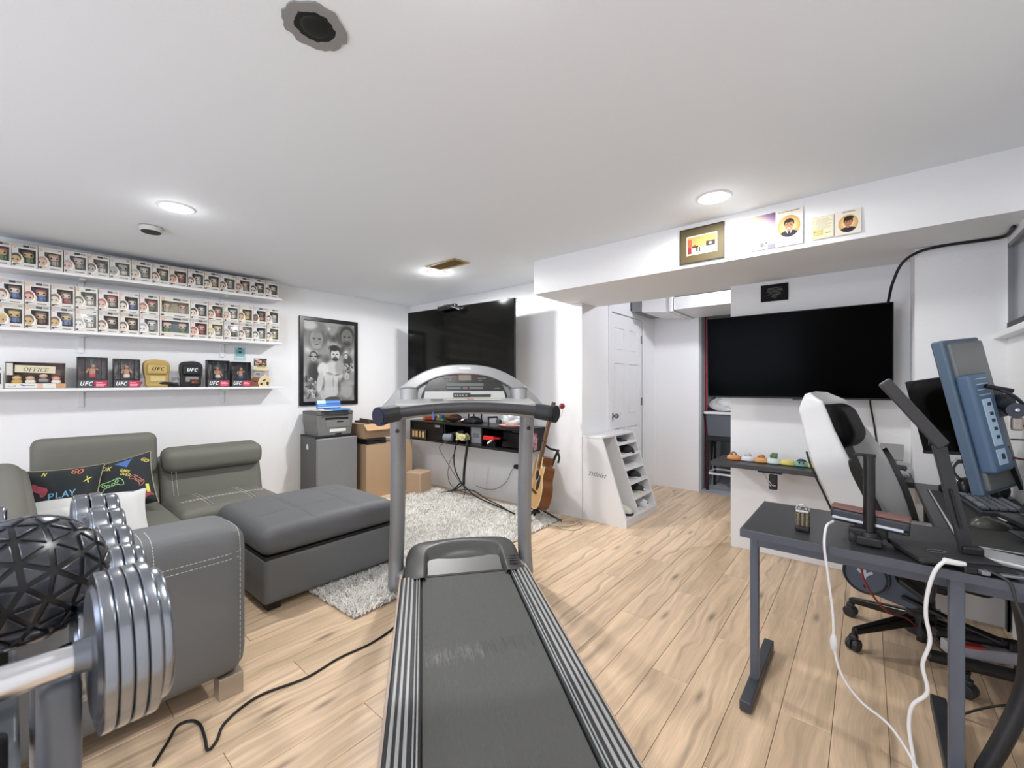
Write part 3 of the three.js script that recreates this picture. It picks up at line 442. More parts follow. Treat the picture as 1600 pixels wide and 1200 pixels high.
  mesh('brown_head', ext(shape(smooth([[-0.09, 0.002], [-0.095, 0.06], [-0.07, 0.085], [-0.03, 0.08], [-0.01, 0.05], [-0.02, 0.002]], 30)), 0.004, 0.001), M(0x7c5238, 0.7), d1);
  mesh('cream_head', ext(shape(smooth([[-0.022, 0.002], [-0.03, 0.05], [0.0, 0.095], [0.045, 0.1], [0.075, 0.075], [0.07, 0.03], [0.05, 0.002]], 30)), 0.004, 0.001).translate(0, 0, 0.006), M(0xd9c79a, 0.7), d1);
  mesh('dark_marks', [rb(0.03, 0.012, 0.003, 0.02, 0.06, 0.012, 0.001, 0, 0, 0.4), rb(0.02, 0.03, 0.003, 0.05, 0.03, 0.012, 0.001), rb(0.02, 0.02, 0.003, -0.005, 0.025, 0.012, 0.001), rb(0.03, 0.01, 0.003, -0.06, 0.05, 0.006, 0.001, 0, 0, -0.3)], M(0x2f1f18, 0.7), d1);
}
// ---------- sectional sofa ----------
function dashes(path, len = 0.0115, gap = 0.005, r = 0.0012) {   // raised stitches along a polyline of points
  const out = [];
  for (let i = 0; i + 1 < path.length; i++) {
    const a = V(...path[i]), b = V(...path[i + 1]), L = a.distanceTo(b), n = Math.max(1, Math.round(L / (len + gap)));
    for (let k = 0; k < n; k++) { const p = a.clone().lerp(b, (k + 0.1) / n), q = a.clone().lerp(b, (k + 0.1 + len / (len + gap) * 0.95) / n); out.push(rod(p.toArray(), q.toArray(), r, 4)); }
  }
  return out;
}
{
  const s = thing('sectional_sofa', 'grey leather corner sofa with raised headrest and white double stitching', 'sofa');
  mesh('base', [span(-4.20, -3.40, 0.085, 0.28, -1.335, 0.32, 0.02), span(-3.45, -2.2, 0.085, 0.28, -0.60, 0.32, 0.02)], mLeatherLow, s);
  const seat = (x0, x1, z0, z1, y0, y1, lines) => {           // lines: pairs of seams across (x) and along (z)
    const w = x1 - x0, d = z1 - z0, cx = (x0 + x1) / 2, cz = (z0 + z1) / 2, [lx, lz] = lines;
    const gr = (x, z) => { let g = 0; for (const a of lx) g += 0.007 * Math.exp(-(((x - a) / 0.013) ** 2)); for (const a of lz) g += 0.007 * Math.exp(-(((z - a) / 0.013) ** 2)); return g; };
    const crown = 0.022, h = y1 - y0;
    const m = mesh('seat_cushion', softBox(w, h, d, 0.055, { n: 40, m: 40, crown, groove: gr, bulge: 0.02 }).translate(cx, (y0 + y1) / 2, cz), mLeather, s);
    const yy = (x, z) => (y0 + y1) / 2 + h / 2 + crown * Math.sqrt(Math.max(0, (1 - (2 * x / w) ** 2) * (1 - (2 * z / d) ** 2))) - gr(x, z) * 0.6 + 0.003;
    const st = [], line = (f) => { const p = []; for (let k = 0; k <= 24; k++) { const [x, z] = f(k / 24); p.push([cx + x, yy(x, z), cz + z]); } st.push(...dashes(p)); };
    for (const a of lx) for (const e of [-0.011, 0.011]) line((t) => [a + e, (t - 0.5) * (d - 0.12)]);
    for (const a of lz) for (const e of [-0.011, 0.011]) line((t) => [(t - 0.5) * (w - 0.12), a + e]);
    if (st.length) mesh('stitching', st, mStitch, m);
    return m;
  };
  seat(-3.92, -3.355, -1.34, -0.70, 0.25, 0.425, [[0.02], [-0.13, 0.13]]);
  seat(-3.92, -3.1, -0.705, -0.06, 0.25, 0.42, [[], []]);
  seat(-3.11, -2.24, -0.665, -0.06, 0.25, 0.425, [[0.0], []]);
  // backs lean away from the seat
  const back = (z0, z1, y0, y1, x) => mesh('backrest', softBox(0.24, y1 - y0, z1 - z0, 0.05, { n: 16, m: 24, bend: (q) => { q.x -= 0.28 * (q.y + 0.2); } }).translate(x - 0.12, (y0 + y1) / 2, (z0 + z1) / 2), mLeather, s);
  const b1 = back(-1.395, -0.715, 0.30, 0.70, -3.90); back(-0.715, 0.05, 0.30, 0.68, -3.90);
  mesh('stitching', [-0.775, -0.80].flatMap((z) => dashes([[-3.862, 0.44, z], [-3.918, 0.55, z], [-3.945, 0.66, z]])), mStitch, b1);
  mesh('headrest', softBox(0.13, 0.30, 0.62, 0.05, { n: 14, m: 26, bend: (q) => { q.x -= 0.12 * q.y; } }).translate(-4.03, 0.755, -0.395), mLeather, s);
  mesh('headrest', softBox(0.20, 0.175, 0.665, 0.062, { n: 16, m: 26, bend: (q) => { q.y -= 0.15 * q.x; } }).translate(-4.02, 0.685, -1.062), mLeather, s);
  mesh('backrest', softBox(1.55, 0.52, 0.22, 0.07, { n: 30, m: 12 }).translate(-3.02, 0.52, 0.03), mLeather, s);
  mesh('headrest', softBox(1.50, 0.16, 0.2, 0.075, { n: 30, m: 12 }).translate(-3.0, 0.735, 0.045), mLeather, s);
  // the arm nearest the viewer
  const arm = mesh('armrest', softBox(0.32, 0.595, 0.94, 0.075, { n: 18, m: 24, crown: 0.012 }).translate(-2.09, 0.382, -0.165), mLeatherLow, s);
  const ray = new THREE.Raycaster(); arm.updateMatrixWorld(); arm.geometry.computeBoundingBox();
  const wrap = (pts) => pts.map(([px, py, pz, dx, dy, dz]) => { const d = V(dx, dy, dz).normalize(); ray.set(V(px, py, pz), d); const h = ray.intersectObject(arm)[0]; return h ? h.point.addScaledVector(d, -0.0012).toArray() : null; }).filter(Boolean);
  const over = (z) => { const p = []; for (let k = 0; k <= 44; k++) { const a = k / 44; if (a < 0.45) { const y = 0.12 + a / 0.45 * 0.44; p.push([-1.7, y, z, -1, 0, 0]); } else { const t = (a - 0.45) / 0.55 * Math.PI * 0.62; p.push([-2.05 + 0.5 * Math.cos(t), 0.56 + 0.5 * Math.sin(t), z, -Math.cos(t), -Math.sin(t), 0]); } } return wrap(p); };
  const along = (y) => { const p = []; for (let k = 0; k <= 20; k++) p.push([-1.7, y, -0.60 + k / 20 * 0.85, -1, 0, 0]); return wrap(p); };
  mesh('stitching', [...[-0.305, -0.330, -0.603].flatMap((z) => dashes(over(z))), ...[0.582, 0.560].flatMap((y) => dashes(along(y)))], mStitch, arm);
  for (const [x, z] of [[-1.985, -0.575], [-1.985, 0.22], [-3.48, -1.25], [-4.1, -1.25], [-4.1, 0.2]]) mesh('leg', rb(0.07, 0.086, 0.085, x, 0.043, z, 0.003), M(0xb7ad9c, 0.3, 0.5), s);
}
{
  const o = thing('ottoman', 'large square grey leather ottoman with stitched cushion lid on the floor before the sofa', 'ottoman');
  const x0 = -3.30, x1 = -2.50, z0 = -1.735, z1 = -0.885, cx = (x0 + x1) / 2, cz = (z0 + z1) / 2;
  mesh('storage_base', softBox(0.785, 0.255, 0.835, 0.022, { n: 16, m: 16 }).translate(cx, 0.167, cz), mLeatherLow, o);
  const lines = [-0.14, 0.14], gr = (x, z) => lines.reduce((g, a) => g + 0.0035 * Math.exp(-(((x - a) / 0.011) ** 2)) + 0.0035 * Math.exp(-(((z - a) / 0.011) ** 2)), 0);
  const c = mesh('cushion_lid', softBox(0.80, 0.155, 0.85, 0.06, { n: 44, m: 44, crown: 0.03, groove: gr, bulge: 0.015 }).translate(cx, 0.378, cz), leather(0x5f6062), o);
  const yy = (x, z) => 0.378 + 0.0775 + 0.03 * Math.sqrt(Math.max(0, (1 - (2 * x / 0.8) ** 2) * (1 - (2 * z / 0.85) ** 2))) - gr(x, z) + 0.001;
  const st = []; for (const a of lines) for (const e of [-0.01, 0.01]) for (const k of [0, 1]) { const p = []; for (let i = 0; i <= 24; i++) { const t = (i / 24 - 0.5) * 0.72, x = k ? a + e : t, z = k ? t : a + e; p.push([cx + x, yy(x, z), cz + z]); } st.push(...dashes(p, 0.012, 0.008, 0.0011)); }
  mesh('stitching', st, M(0x8d8d8c, 0.8), c);
  mesh('dark_seam', span(x0 + 0.012, x1 - 0.012, 0.286, 0.304, z0 + 0.012, z1 - 0.012, 0.004), mBlack, o);
  for (const [x, z] of [[x0 + 0.07, z0 + 0.07], [x1 - 0.07, z0 + 0.07], [x0 + 0.07, z1 - 0.07], [x1 - 0.07, z1 - 0.07]]) mesh('leg', rb(0.07, 0.045, 0.07, x, 0.0225, z, 0.004), mBlack, o);
}
{ // cushions
  const game = (s) => canvasTex(512, 512, (c) => {
    c.fillStyle = '#262b2d'; c.fillRect(0, 0, 512, 512); c.lineWidth = 6; c.lineJoin = 'round';
    const pad = (x, y, r, col, k, fill) => { c.save(); c.translate(x, y); c.rotate(r); c.scale(k, k); c.strokeStyle = c.fillStyle = col; c.beginPath(); c.moveTo(-50, -28); c.quadraticCurveTo(0, -16, 50, -28); c.quadraticCurveTo(90, -20, 86, 40); c.quadraticCurveTo(74, 62, 46, 24); c.lineTo(-46, 24); c.quadraticCurveTo(-74, 62, -86, 40); c.quadraticCurveTo(-90, -20, -50, -28); if (fill) { c.globalAlpha = 0.75; c.fill(); c.globalAlpha = 1; } c.stroke(); for (const [a, b] of [[-46, -4], [46, -4], [-18, 14], [18, 14]]) { c.beginPath(); c.arc(a, b, 11, 0, 7); c.stroke(); } c.restore(); };
    const tx = (t, x, y, r, col, sz) => { c.save(); c.translate(x, y); c.rotate(r); c.fillStyle = col; c.font = `bold ${sz}px monospace`; c.textAlign = 'center'; c.fillText(t, 0, 0); c.restore(); };
    if (s) { pad(220, 250, -0.15, '#9ccf8a', 1.05); pad(420, 270, 0.9, '#d88a6e', 0.7); pad(110, 130, 0.4, '#c9694b', 0.55); tx('OK', 200, 110, 0.3, '#e4d36b', 56); tx('GAME', 330, 170, 0.5, '#e4d36b', 34); tx('OVER', 330, 208, 0.5, '#e4d36b', 34); tx('N', 260, 410, 0.1, '#e2d84a', 60); tx('SO', 370, 400, 0.1, '#3f6aa8', 44); c.fillStyle = '#4a6ca8'; c.beginPath(); c.moveTo(260, 60); c.lineTo(390, 40); c.lineTo(350, 130); c.fill(); tx('GO', 470, 100, 0.7, '#e4d36b', 44); pad(450, 440, -0.6, '#b4474f', 0.55, 1); c.fillStyle = '#ddd25a'; c.fillRect(466, 330, 22, 80); pad(90, 420, 1.2, '#64a06a', 0.6); tx('A', 60, 60, 0, '#5a86b8', 40); }
    else { tx('PLAY', 300, 300, -0.1, '#79b6d8', 74); pad(130, 200, 0.5, '#c7566a', 0.95, 1); tx('N', 150, 80, 0.1, '#d9d265', 54); tx('GO', 360, 90, 0.2, '#d87c55', 70); pad(300, 420, -0.3, '#d88a6e', 0.8); tx('P', 230, 470, 0, '#5a86d8', 50); tx('X', 440, 180, 0.3, '#ddd25a', 70); pad(440, 460, 0.7, '#8fbf7d', 0.6); }
  });
  const back = M(0xa59a84, 0.9);
  const cushion = (name, label, pos, rot, w, h, t, tex) => {
    const o = thing(name, label, 'cushion', pos); o.rotation.set(...rot, 'YXZ');
    const [a, b] = pillow(w, h, t);
    mesh('front_cover', a, tex, o, true); mesh('back_cover', b, tex === mLinen ? mLinen : back, o, true);
    const seam = []; for (let k = 0; k < 4; k++) { const n = 12; for (let i = 0; i < n; i++) { const q = -1 + 2 * i / n, p = 0.12, e = (1 - p * 0.55 * (1 - q * q)); const c = [[q, -e], [e, q], [-q, e], [-e, -q]][k]; seam.push([c[0] * w / 2, c[1] * h / 2, 0]); } }
    mesh('seam', tube(seam, 0.003, 160, 5), tex === mLinen ? mLinen : back, o);
  };
  const mLinen = M(0xd2d2d0, 0.85, 0, { bumpMap: rep(grainTex, 10), bumpScale: 0.0006, side: THREE.DoubleSide });
  const fab = (s) => M(0xffffff, 0.85, 0, { map: game(s), side: THREE.DoubleSide });
  cushion('throw_cushion', 'dark cushion printed with neon game controllers, the right one, standing against the sofa back', [-3.68, 0.605, -0.46], [R(-26), R(60), R(16)], 0.36, 0.36, 0.12, fab(1));
  cushion('throw_cushion', 'dark cushion printed with a pink controller and blue PLAY lettering, half behind the other', [-3.70, 0.585, -0.20], [R(-30), R(64), R(4)], 0.36, 0.36, 0.12, fab(0));
  cushion('throw_cushion', 'plain white cushion leaning in front on the sofa corner seat', [-2.99, 0.525, -0.26], [R(-42), R(72), R(11)], 0.46, 0.33, 0.12, mLinen);
  cushion('throw_cushion', 'plain white cushion lying behind the leaning white one', [-3.33, 0.525, -0.25], [R(-68), R(72), R(2)], 0.48, 0.36, 0.11, mLinen);
}
{ // shaggy rug
  const r = thing('shag_rug', 'shaggy cream and grey rug reaching under the ottoman', 'rug', [-3.02, 0.001, -2.215], R(2.2));
  const W = 1.78, L = 2.13;
  mesh('rug_backing', rb(W, 0.008, L, 0, 0.004, 0, 0.002), M(0x8e8b84, 0.95), r);
  const g = new THREE.ConeGeometry(0.006, 0.05, 3, 2, true); { const p = g.attributes.position; for (let i = 0; i < p.count; i++) { const t = p.getY(i) / 0.05 + 0.5; p.setXYZ(i, p.getX(i) + 0.03 * t * t, (p.getY(i) + 0.025) * (1 - 0.35 * t), p.getZ(i)); } g.computeVertexNormals(); }
  const N = 62000, im = new THREE.InstancedMesh(g, MD(0xffffff, 0.9), N), m = new THREE.Matrix4(), q = new THREE.Quaternion(), e = new THREE.Euler(), c = new THREE.Color();
  for (let i = 0; i < N; i++) {
    const x = (rnd() - 0.5) * W, z = (rnd() - 0.5) * L, k = vnoise(x * 4 + 40, z * 4 + 40), k2 = vnoise(x * 16 + 9, z * 16 + 5);
    e.set(rr(-0.35, 0.35), vnoise(x * 9 + 50, z * 9 + 30) * 9 + rr(-2.6, 2.6), rr(-0.35, 0.35)); q.setFromEuler(e); const s = rr(0.7, 1.25) * (0.8 + 0.4 * k);
    m.compose(V(x, 0.004, z), q, V(s, s, s)); im.setMatrixAt(i, m);
    const v = 0.88 + 0.10 * k + 0.16 * (k2 - 0.5) + rr(-0.07, 0.07) - (rnd() < 0.09 ? 0.25 : 0); c.setRGB(v * 0.99, v * 0.965, v * 0.90); im.setColorAt(i, c);
  }
  im.name = 'rug_pile'; im.userData.kind = 'stuff'; r.add(im);
}
{ // framed poster: a black and white collage
  const p = thing('framed_poster', 'tall black framed black and white collage poster of men over the fridge', 'poster', [WL + 0.002, 1.515, -2.345], Math.PI / 2);
  const w = 0.67, h = 0.965, b = 0.036;
  const tex = canvasTex(512, 740, (c, W, H) => {
    c.fillStyle = '#969694'; c.fillRect(0, 0, W, H);
    const blob = (x, y, rx, ry, col, rot = 0, soft = 0.55) => { c.save(); c.translate(x, y); c.rotate(rot); c.scale(rx, ry); const g = c.createRadialGradient(0, 0, soft, 0, 0, 1); g.addColorStop(0, col); g.addColorStop(1, col + '00'); c.fillStyle = g; c.beginPath(); c.arc(0, 0, 1, 0, 7); c.fill(); c.restore(); };
    for (let k = 0; k < 90; k++) blob(rnd() * W, rnd() * H, 20 + rnd() * 70, 20 + rnd() * 60, ['#d2d2d0', '#5a5a59', '#b4b4b2', '#3b3b3a'][k % 4], rnd() * 3, 0.1);
    const head = (x, y, s, skin, hair, beard) => { blob(x, y - s * 0.25, s * 0.95, s * 1.15, hair, 0, 0.8); blob(x, y, s * 0.78, s * 1.02, skin, 0, 0.85); blob(x - s * 0.3, y - s * 0.08, s * 0.2, s * 0.12, '#3a3a3a'); blob(x + s * 0.3, y - s * 0.08, s * 0.2, s * 0.12, '#3a3a3a'); blob(x, y + s * 0.25, s * 0.13, s * 0.22, '#8f8f8d'); if (beard) blob(x, y + s * 0.68, s * 0.62, s * 0.4, beard, 0, 0.5); blob(x, y + s * 0.52, s * 0.3, s * 0.08, '#5a5a5a'); };
    blob(120, 130, 130, 170, '#6d6d6b'); head(128, 170, 88, '#8b8b89', '#5c5c5a', '#a2a2a0'); blob(120, 60, 100, 60, '#717170');
    blob(420, 120, 110, 150, '#55554f'); head(430, 130, 84, '#747472', '#373735', '#404040');
    blob(110, 470, 90, 130, '#3b3b3c'); head(100, 330, 42, '#b0b0ae', '#3c3c3c'); blob(72, 326, 24, 9, '#222222'); blob(126, 326, 24, 9, '#222222');
    blob(430, 640, 90, 110, '#a6a6a4'); head(430, 500, 36, '#c2c2c0', '#8d8d8b'); blob(440, 360, 60, 60, '#47474a'); head(420, 310, 24, '#cfcfcd', '#4a4a4a');
    for (let k = 0; k < 30; k++) blob(400 + rnd() * 100, 380 + rnd() * 90, 12, 8, k % 2 ? '#d8d8d6' : '#2f2f30', rnd() * 3, 0.4);
    // the man in front
    blob(285, 480, 105, 130, '#cfcfcd', 0, 0.8); blob(190, 440, 62, 70, '#dcdcda', 0, 0.75); blob(350, 420, 50, 80, '#a8a8a6', 0, 0.7);
    blob(160, 560, 34, 120, '#c9c9c7', 0.12, 0.7); blob(200, 690, 36, 70, '#bcbcba', -0.5, 0.7); blob(270, 620, 80, 100, '#c6c6c4', 0, 0.8); blob(350, 600, 24, 100, '#6e6e6d', 0, 0.4);
    blob(255, 480, 50, 14, '#8d8d8b', 0.2, 0.2); blob(330, 490, 40, 12, '#80807e', -0.2, 0.2); blob(290, 560, 8, 70, '#8f8f8d', 0, 0.2);
    head(310, 300, 62, '#d2d2d0', '#2c2c2b', '#33332f'); blob(300, 238, 66, 36, '#262625'); blob(285, 730, 90, 40, '#3f3f40', 0, 0.8);
    for (let k = 0; k < 40; k++) blob(30 + rnd() * 90, 520 + rnd() * 200, 18, 10, ['#cfcfcd', '#333334', '#8d8d8d'][k % 3], rnd() * 3, 0.4);
    blob(60, 40, 90, 60, '#c2c2c0');
  });
  mesh('frame', ext(shape([[-w / 2, -h / 2], [w / 2, -h / 2], [w / 2, h / 2], [-w / 2, h / 2]], [[[-w / 2 + b, -h / 2 + b], [w / 2 - b, -h / 2 + b], [w / 2 - b, h / 2 - b], [-w / 2 + b, h / 2 - b]]]), 0.02, 0.003), M(0x121213, 0.3), p);
  const pr = sheet('poster_print', w - 2 * b + 0.01, h - 2 * b + 0.01, 0.004, tex, mBlack, p); pr.position.z = 0.008;
  mesh('glazing', slab(-w / 2 + b - 0.004, w / 2 - b + 0.004, -h / 2 + b - 0.004, h / 2 - b + 0.004, 0.0125, 0.0135), new THREE.MeshPhysicalMaterial({ color: 0xffffff, roughness: 0.04, transmission: 1, thickness: 0, ior: 1.45 }), p);
}
{ // fridge, printer and paper boxes
  const f = thing('mini_fridge', 'dark grey mini fridge under the framed poster', 'fridge', [-4.47, 0, -2.235]);
  mesh('cabinet', span(-0.19, 0.148, 0.02, 0.71, -0.22, 0.22, 0.006), M(0x5c5d5c, 0.5, 0.1), f);
  mesh('door', span(0.156, 0.20, 0.03, 0.70, -0.22, 0.22, 0.012), M(0x8a8b8c, 0.4, 0.3, { bumpMap: rep(brushTex, 3), bumpScale: 0.0001 }), f);
  mesh('door_gasket', slab(0.146, 0.158, 0.04, 0.69, -0.21, 0.21), mBlack, f);
  mesh('top_lip', span(-0.19, 0.17, 0.708, 0.722, -0.222, 0.222, 0.004), mBlack, f);
  mesh('badge', rb(0.003, 0.01, 0.035, 0.2005, 0.665, -0.16, 0.001), M(0xb0b0b0, 0.3, 0.8), f);
  mesh('foot', [cyl(0.018, 0.02, 0.02, -0.15, 0.01, 0.18), cyl(0.018, 0.02, 0.02, 0.12, 0.01, 0.18), cyl(0.018, 0.02, 0.02, 0.12, 0.01, -0.18), cyl(0.018, 0.02, 0.02, -0.15, 0.01, -0.18)], mBlack, f);
  mesh('white_sticker', ext(shape(smooth([[-0.02, -0.02], [0.02, -0.022], [0.022, 0.01], [0.005, 0.035], [-0.01, 0.03], [-0.022, 0.012]], 24)), 0.002).translate(-0.02, 0.60, 0.2215), mWhite, f);
  const p = thing('printer', 'grey laser printer with a paper tray on top of the mini fridge', 'printer', [-4.47, 0.7225, -2.225], Math.PI / 2);
  const mp = M(0x6e6e6c, 0.5), mpd = M(0x5a5a58, 0.5);
  mesh('body', [ext(shape([[-0.175, 0.006], [0.175, 0.006], [0.195, 0.16], [0.195, 0.215], [-0.195, 0.215], [-0.195, 0.16]]), 0.30, 0.006, 2).translate(0, 0, -0.15)], mp, p);
  mesh('scanner_lid', rb(0.40, 0.04, 0.33, 0, 0.236, 0, 0.01), mpd, p);
  mesh('control_panel', rb(0.26, 0.014, 0.02, 0.02, 0.224, 0.166, 0.004), M(0x3a3a39, 0.4), p);
  mesh('paper_slot', span(-0.11, 0.15, 0.165, 0.19, 0.12, 0.1575, 0.003), mBlack, p);
  mesh('front_cover', span(-0.10, 0.16, 0.082, 0.152, 0.15, 0.160, 0.004), M(0x787876, 0.5), p);
  mesh('handle_recess', span(0.02, 0.09, 0.134, 0.146, 0.155, 0.1625, 0.002), mBlack, p);
  mesh('paper_label', slab(-0.06, 0.12, 0.036, 0.066, 0.150, 0.1575), M(0xdedcd6, 0.6), p);
  mesh('tray_handle', span(0.0, 0.07, 0.008, 0.02, 0.15, 0.160, 0.002), mBlack, p);
  mesh('side_button', rb(0.01, 0.02, 0.03, -0.192, 0.18, 0.06, 0.003), mBlack, p);
  const b = thing('paper_pack', 'blue and white pack of photo paper on the printer', 'paper pack', [-4.43, 1.0, -2.21], Math.PI / 2 + 0.03);
  const k = sheet('pack', 0.26, 0.085, 0.03, canvasTex(256, 96, (c) => { c.fillStyle = '#3f78bd'; c.fillRect(0, 0, 256, 96); c.fillStyle = '#7fb0de'; c.fillRect(0, 16, 256, 12); c.fillStyle = '#2f65a8'; c.fillRect(96, 36, 160, 12); c.fillStyle = '#c9dff0'; c.fillRect(0, 0, 92, 40); c.fillStyle = '#5e8fc8'; c.fillRect(6, 44, 84, 30); c.fillStyle = '#dbe7f1'; c.fillRect(0, 84, 256, 6); }), M(0x4579b8, 0.5), b); k.position.set(0, 0.045, 0); k.rotation.x = -0.28;
  const l = thing('paper_pack', 'flat blue folder lying under the upright paper pack on the printer', 'paper pack', [-4.40, 0.981, -2.235], Math.PI / 2);
  mesh('folder', [rb(0.22, 0.016, 0.16, 0.03, 0.012, 0.05, 0.003)], M(0x5b93cc, 0.45), l);
  mesh('loose_sheets', [rb(0.16, 0.004, 0.18, -0.10, 0.006, 0.05, 0.001, 0, 0.5), rb(0.05, 0.012, 0.05, -0.155, 0.015, 0.06, 0.004)], M(0xd8d8d4, 0.6), l);
  const c = thing('cardboard_box', 'tall plain cardboard box beside the mini fridge, the bottom one', 'cardboard box', [-4.40, 0, -2.83]);
  mesh('box_body', slab(-0.20, 0.20, 0, 0.585, -0.30, 0.31), mCard, c);
  mesh('top_flaps', [bx(0.19, 0.005, 0.61, 0.105, 0.588, 0.005, 0, 0, 0.02), bx(0.20, 0.005, 0.61, -0.1, 0.588, 0.005, 0, 0, -0.02)], M(0xb99e7e, 0.85), c);
  mesh('seam', slab(0.2, 0.2015, 0, 0.585, -0.052, -0.048), M(0x8c6a48, 0.9), c);
  const tr = thing('document_tray', 'black document case lying between the two cardboard boxes', 'tray', [-4.36, 0.592, -2.66]);
  mesh('case_bottom', rb(0.30, 0.03, 0.24, 0, 0.016, 0, 0.006), mBlack, tr); mesh('case_lid', rb(0.30, 0.028, 0.24, -0.005, 0.048, 0, 0.006, 0, 0, 0.02), M(0x1d1e21, 0.35), tr);
  const c2 = thing('cardboard_box', 'smaller open cardboard box on top of the stack beside the printer', 'cardboard box', [-4.40, 0.66, -2.70]);
  mesh('box_body', slab(-0.17, 0.17, 0, 0.16, -0.20, 0.19), mCard, c2);
  mesh('open_flap', [bx(0.004, 0.10, 0.38, 0.20, 0.125, 0, 0, 0, 0.85), bx(0.3, 0.004, 0.1, 0, 0.175, -0.22, -0.5)], M(0xc7a27c, 0.85), c2);
  mesh('binders_inside', [bx(0.30, 0.05, 0.02, 0, 0.17, 0.11, 0, 0, 0.08), bx(0.30, 0.06, 0.015, 0, 0.17, 0.05, 0, 0, -0.04)], M(0x4a4340, 0.7), c2);
  const c3 = thing('cardboard_box', 'small tan carton with white crumpled wrapping on the floor under the console', 'cardboard box', [-3.94, 0, -3.03], R(12));
  mesh('box_body', rb(0.21, 0.27, 0.2, 0, 0.135, 0, 0.02), M(0xb59a80, 0.8), c3);
  mesh('crumpled_paper', (() => { const g = grid(10, 14, (u, v) => [-0.106 - 0.012 * hash(Math.floor(u * 10), Math.floor(v * 14)), 0.03 + v * 0.18, (u - 0.5) * 0.16]); return g; })(), MD(0xdad8d4, 0.7), c3);
}
// ---------- televisions, console, guitar, pictures ----------
function television(name, label, pos, turn, tilt, w, h) {
  const dull = pos[0] > -1, t = thing(name, label, 'television', pos, turn); t.rotation.order = 'YXZ'; t.rotation.x = tilt;
  mesh('housing', [rb(w, h, 0.028, 0, 0, -0.014, 0.006), rb(w * 0.7, h * 0.55, 0.03, 0, -h * 0.12, -0.04, 0.01)], mBlack, t);
  mesh('screen', slab(-w / 2 + 0.006, w / 2 - 0.006, -h / 2 + 0.012, h / 2 - 0.006, 0.0, 0.0022), dull ? mScreenDull : mScreen, t);
  mesh('wall_mount', [rb(0.4, 0.3, 0.02, 0, 0, -0.066, 0.004)], mDark, t);
  return t;
}
{
  const t = television('television', 'large black wall television behind the treadmill console', [-3.335, 1.66, -3.05], 0.09, 0, 1.505, 0.862);
  mesh('mount_arm', [bx(0.06, 0.06, 0.33, -0.15, 0, -0.23), bx(0.06, 0.06, 0.33, 0.15, 0, -0.23), rb(0.5, 0.24, 0.02, 0, 0, -0.37, 0.004, 0, -0.09)], mDark, t);
  mesh('cable_loop', new THREE.TorusGeometry(0.018, 0.003, 8, 24).translate(0.757, 0.405, -0.01), mBlack, t);
  const c = thing('webcam', 'small black camera bar clipped to the top edge of the television behind the treadmill', 'camera', [-3.41, 2.075, -3.015], 0.09); c.rotation.z = 0.06;
  mesh('camera_body', rb(0.26, 0.045, 0.05, 0, 0.0, 0.02, 0.012), M(0x0f0f10, 0.35), c);
  mesh('lens', cyl(0.014, 0.014, 0.01, 0.0, -0.005, 0.047, Math.PI / 2), mBlackGloss, c);
  mesh('clip_arm', [rb(0.14, 0.016, 0.04, 0.16, -0.028, 0.02, 0.006, 0, 0, -0.35), rb(0.08, 0.02, 0.06, -0.02, 0.026, 0.0, 0.006)], mBlack, c);
  mesh('silver_edge', [rod([0.08, -0.004, 0.048], [0.19, -0.056, 0.046], 0.004), rb(0.2, 0.005, 0.004, -0.03, 0.024, 0.044, 0.002)], M(0x77787a, 0.4, 0.6), c);
  const u = television('television', 'large black wall television above the gaming chair', [-0.406, 1.457, -3.452], 0, R(2.6), 1.066, 0.60);
  mesh('mount_arm', [bx(0.05, 0.2, 0.12, -0.12, 0, -0.115), bx(0.05, 0.2, 0.12, 0.12, 0, -0.115)], mDark, u);
  mesh('maker_badge', rb(0.09, 0.012, 0.01, 0.06, -0.304, -0.008, 0.003), M(0x2a2a2c, 0.3), u);
}
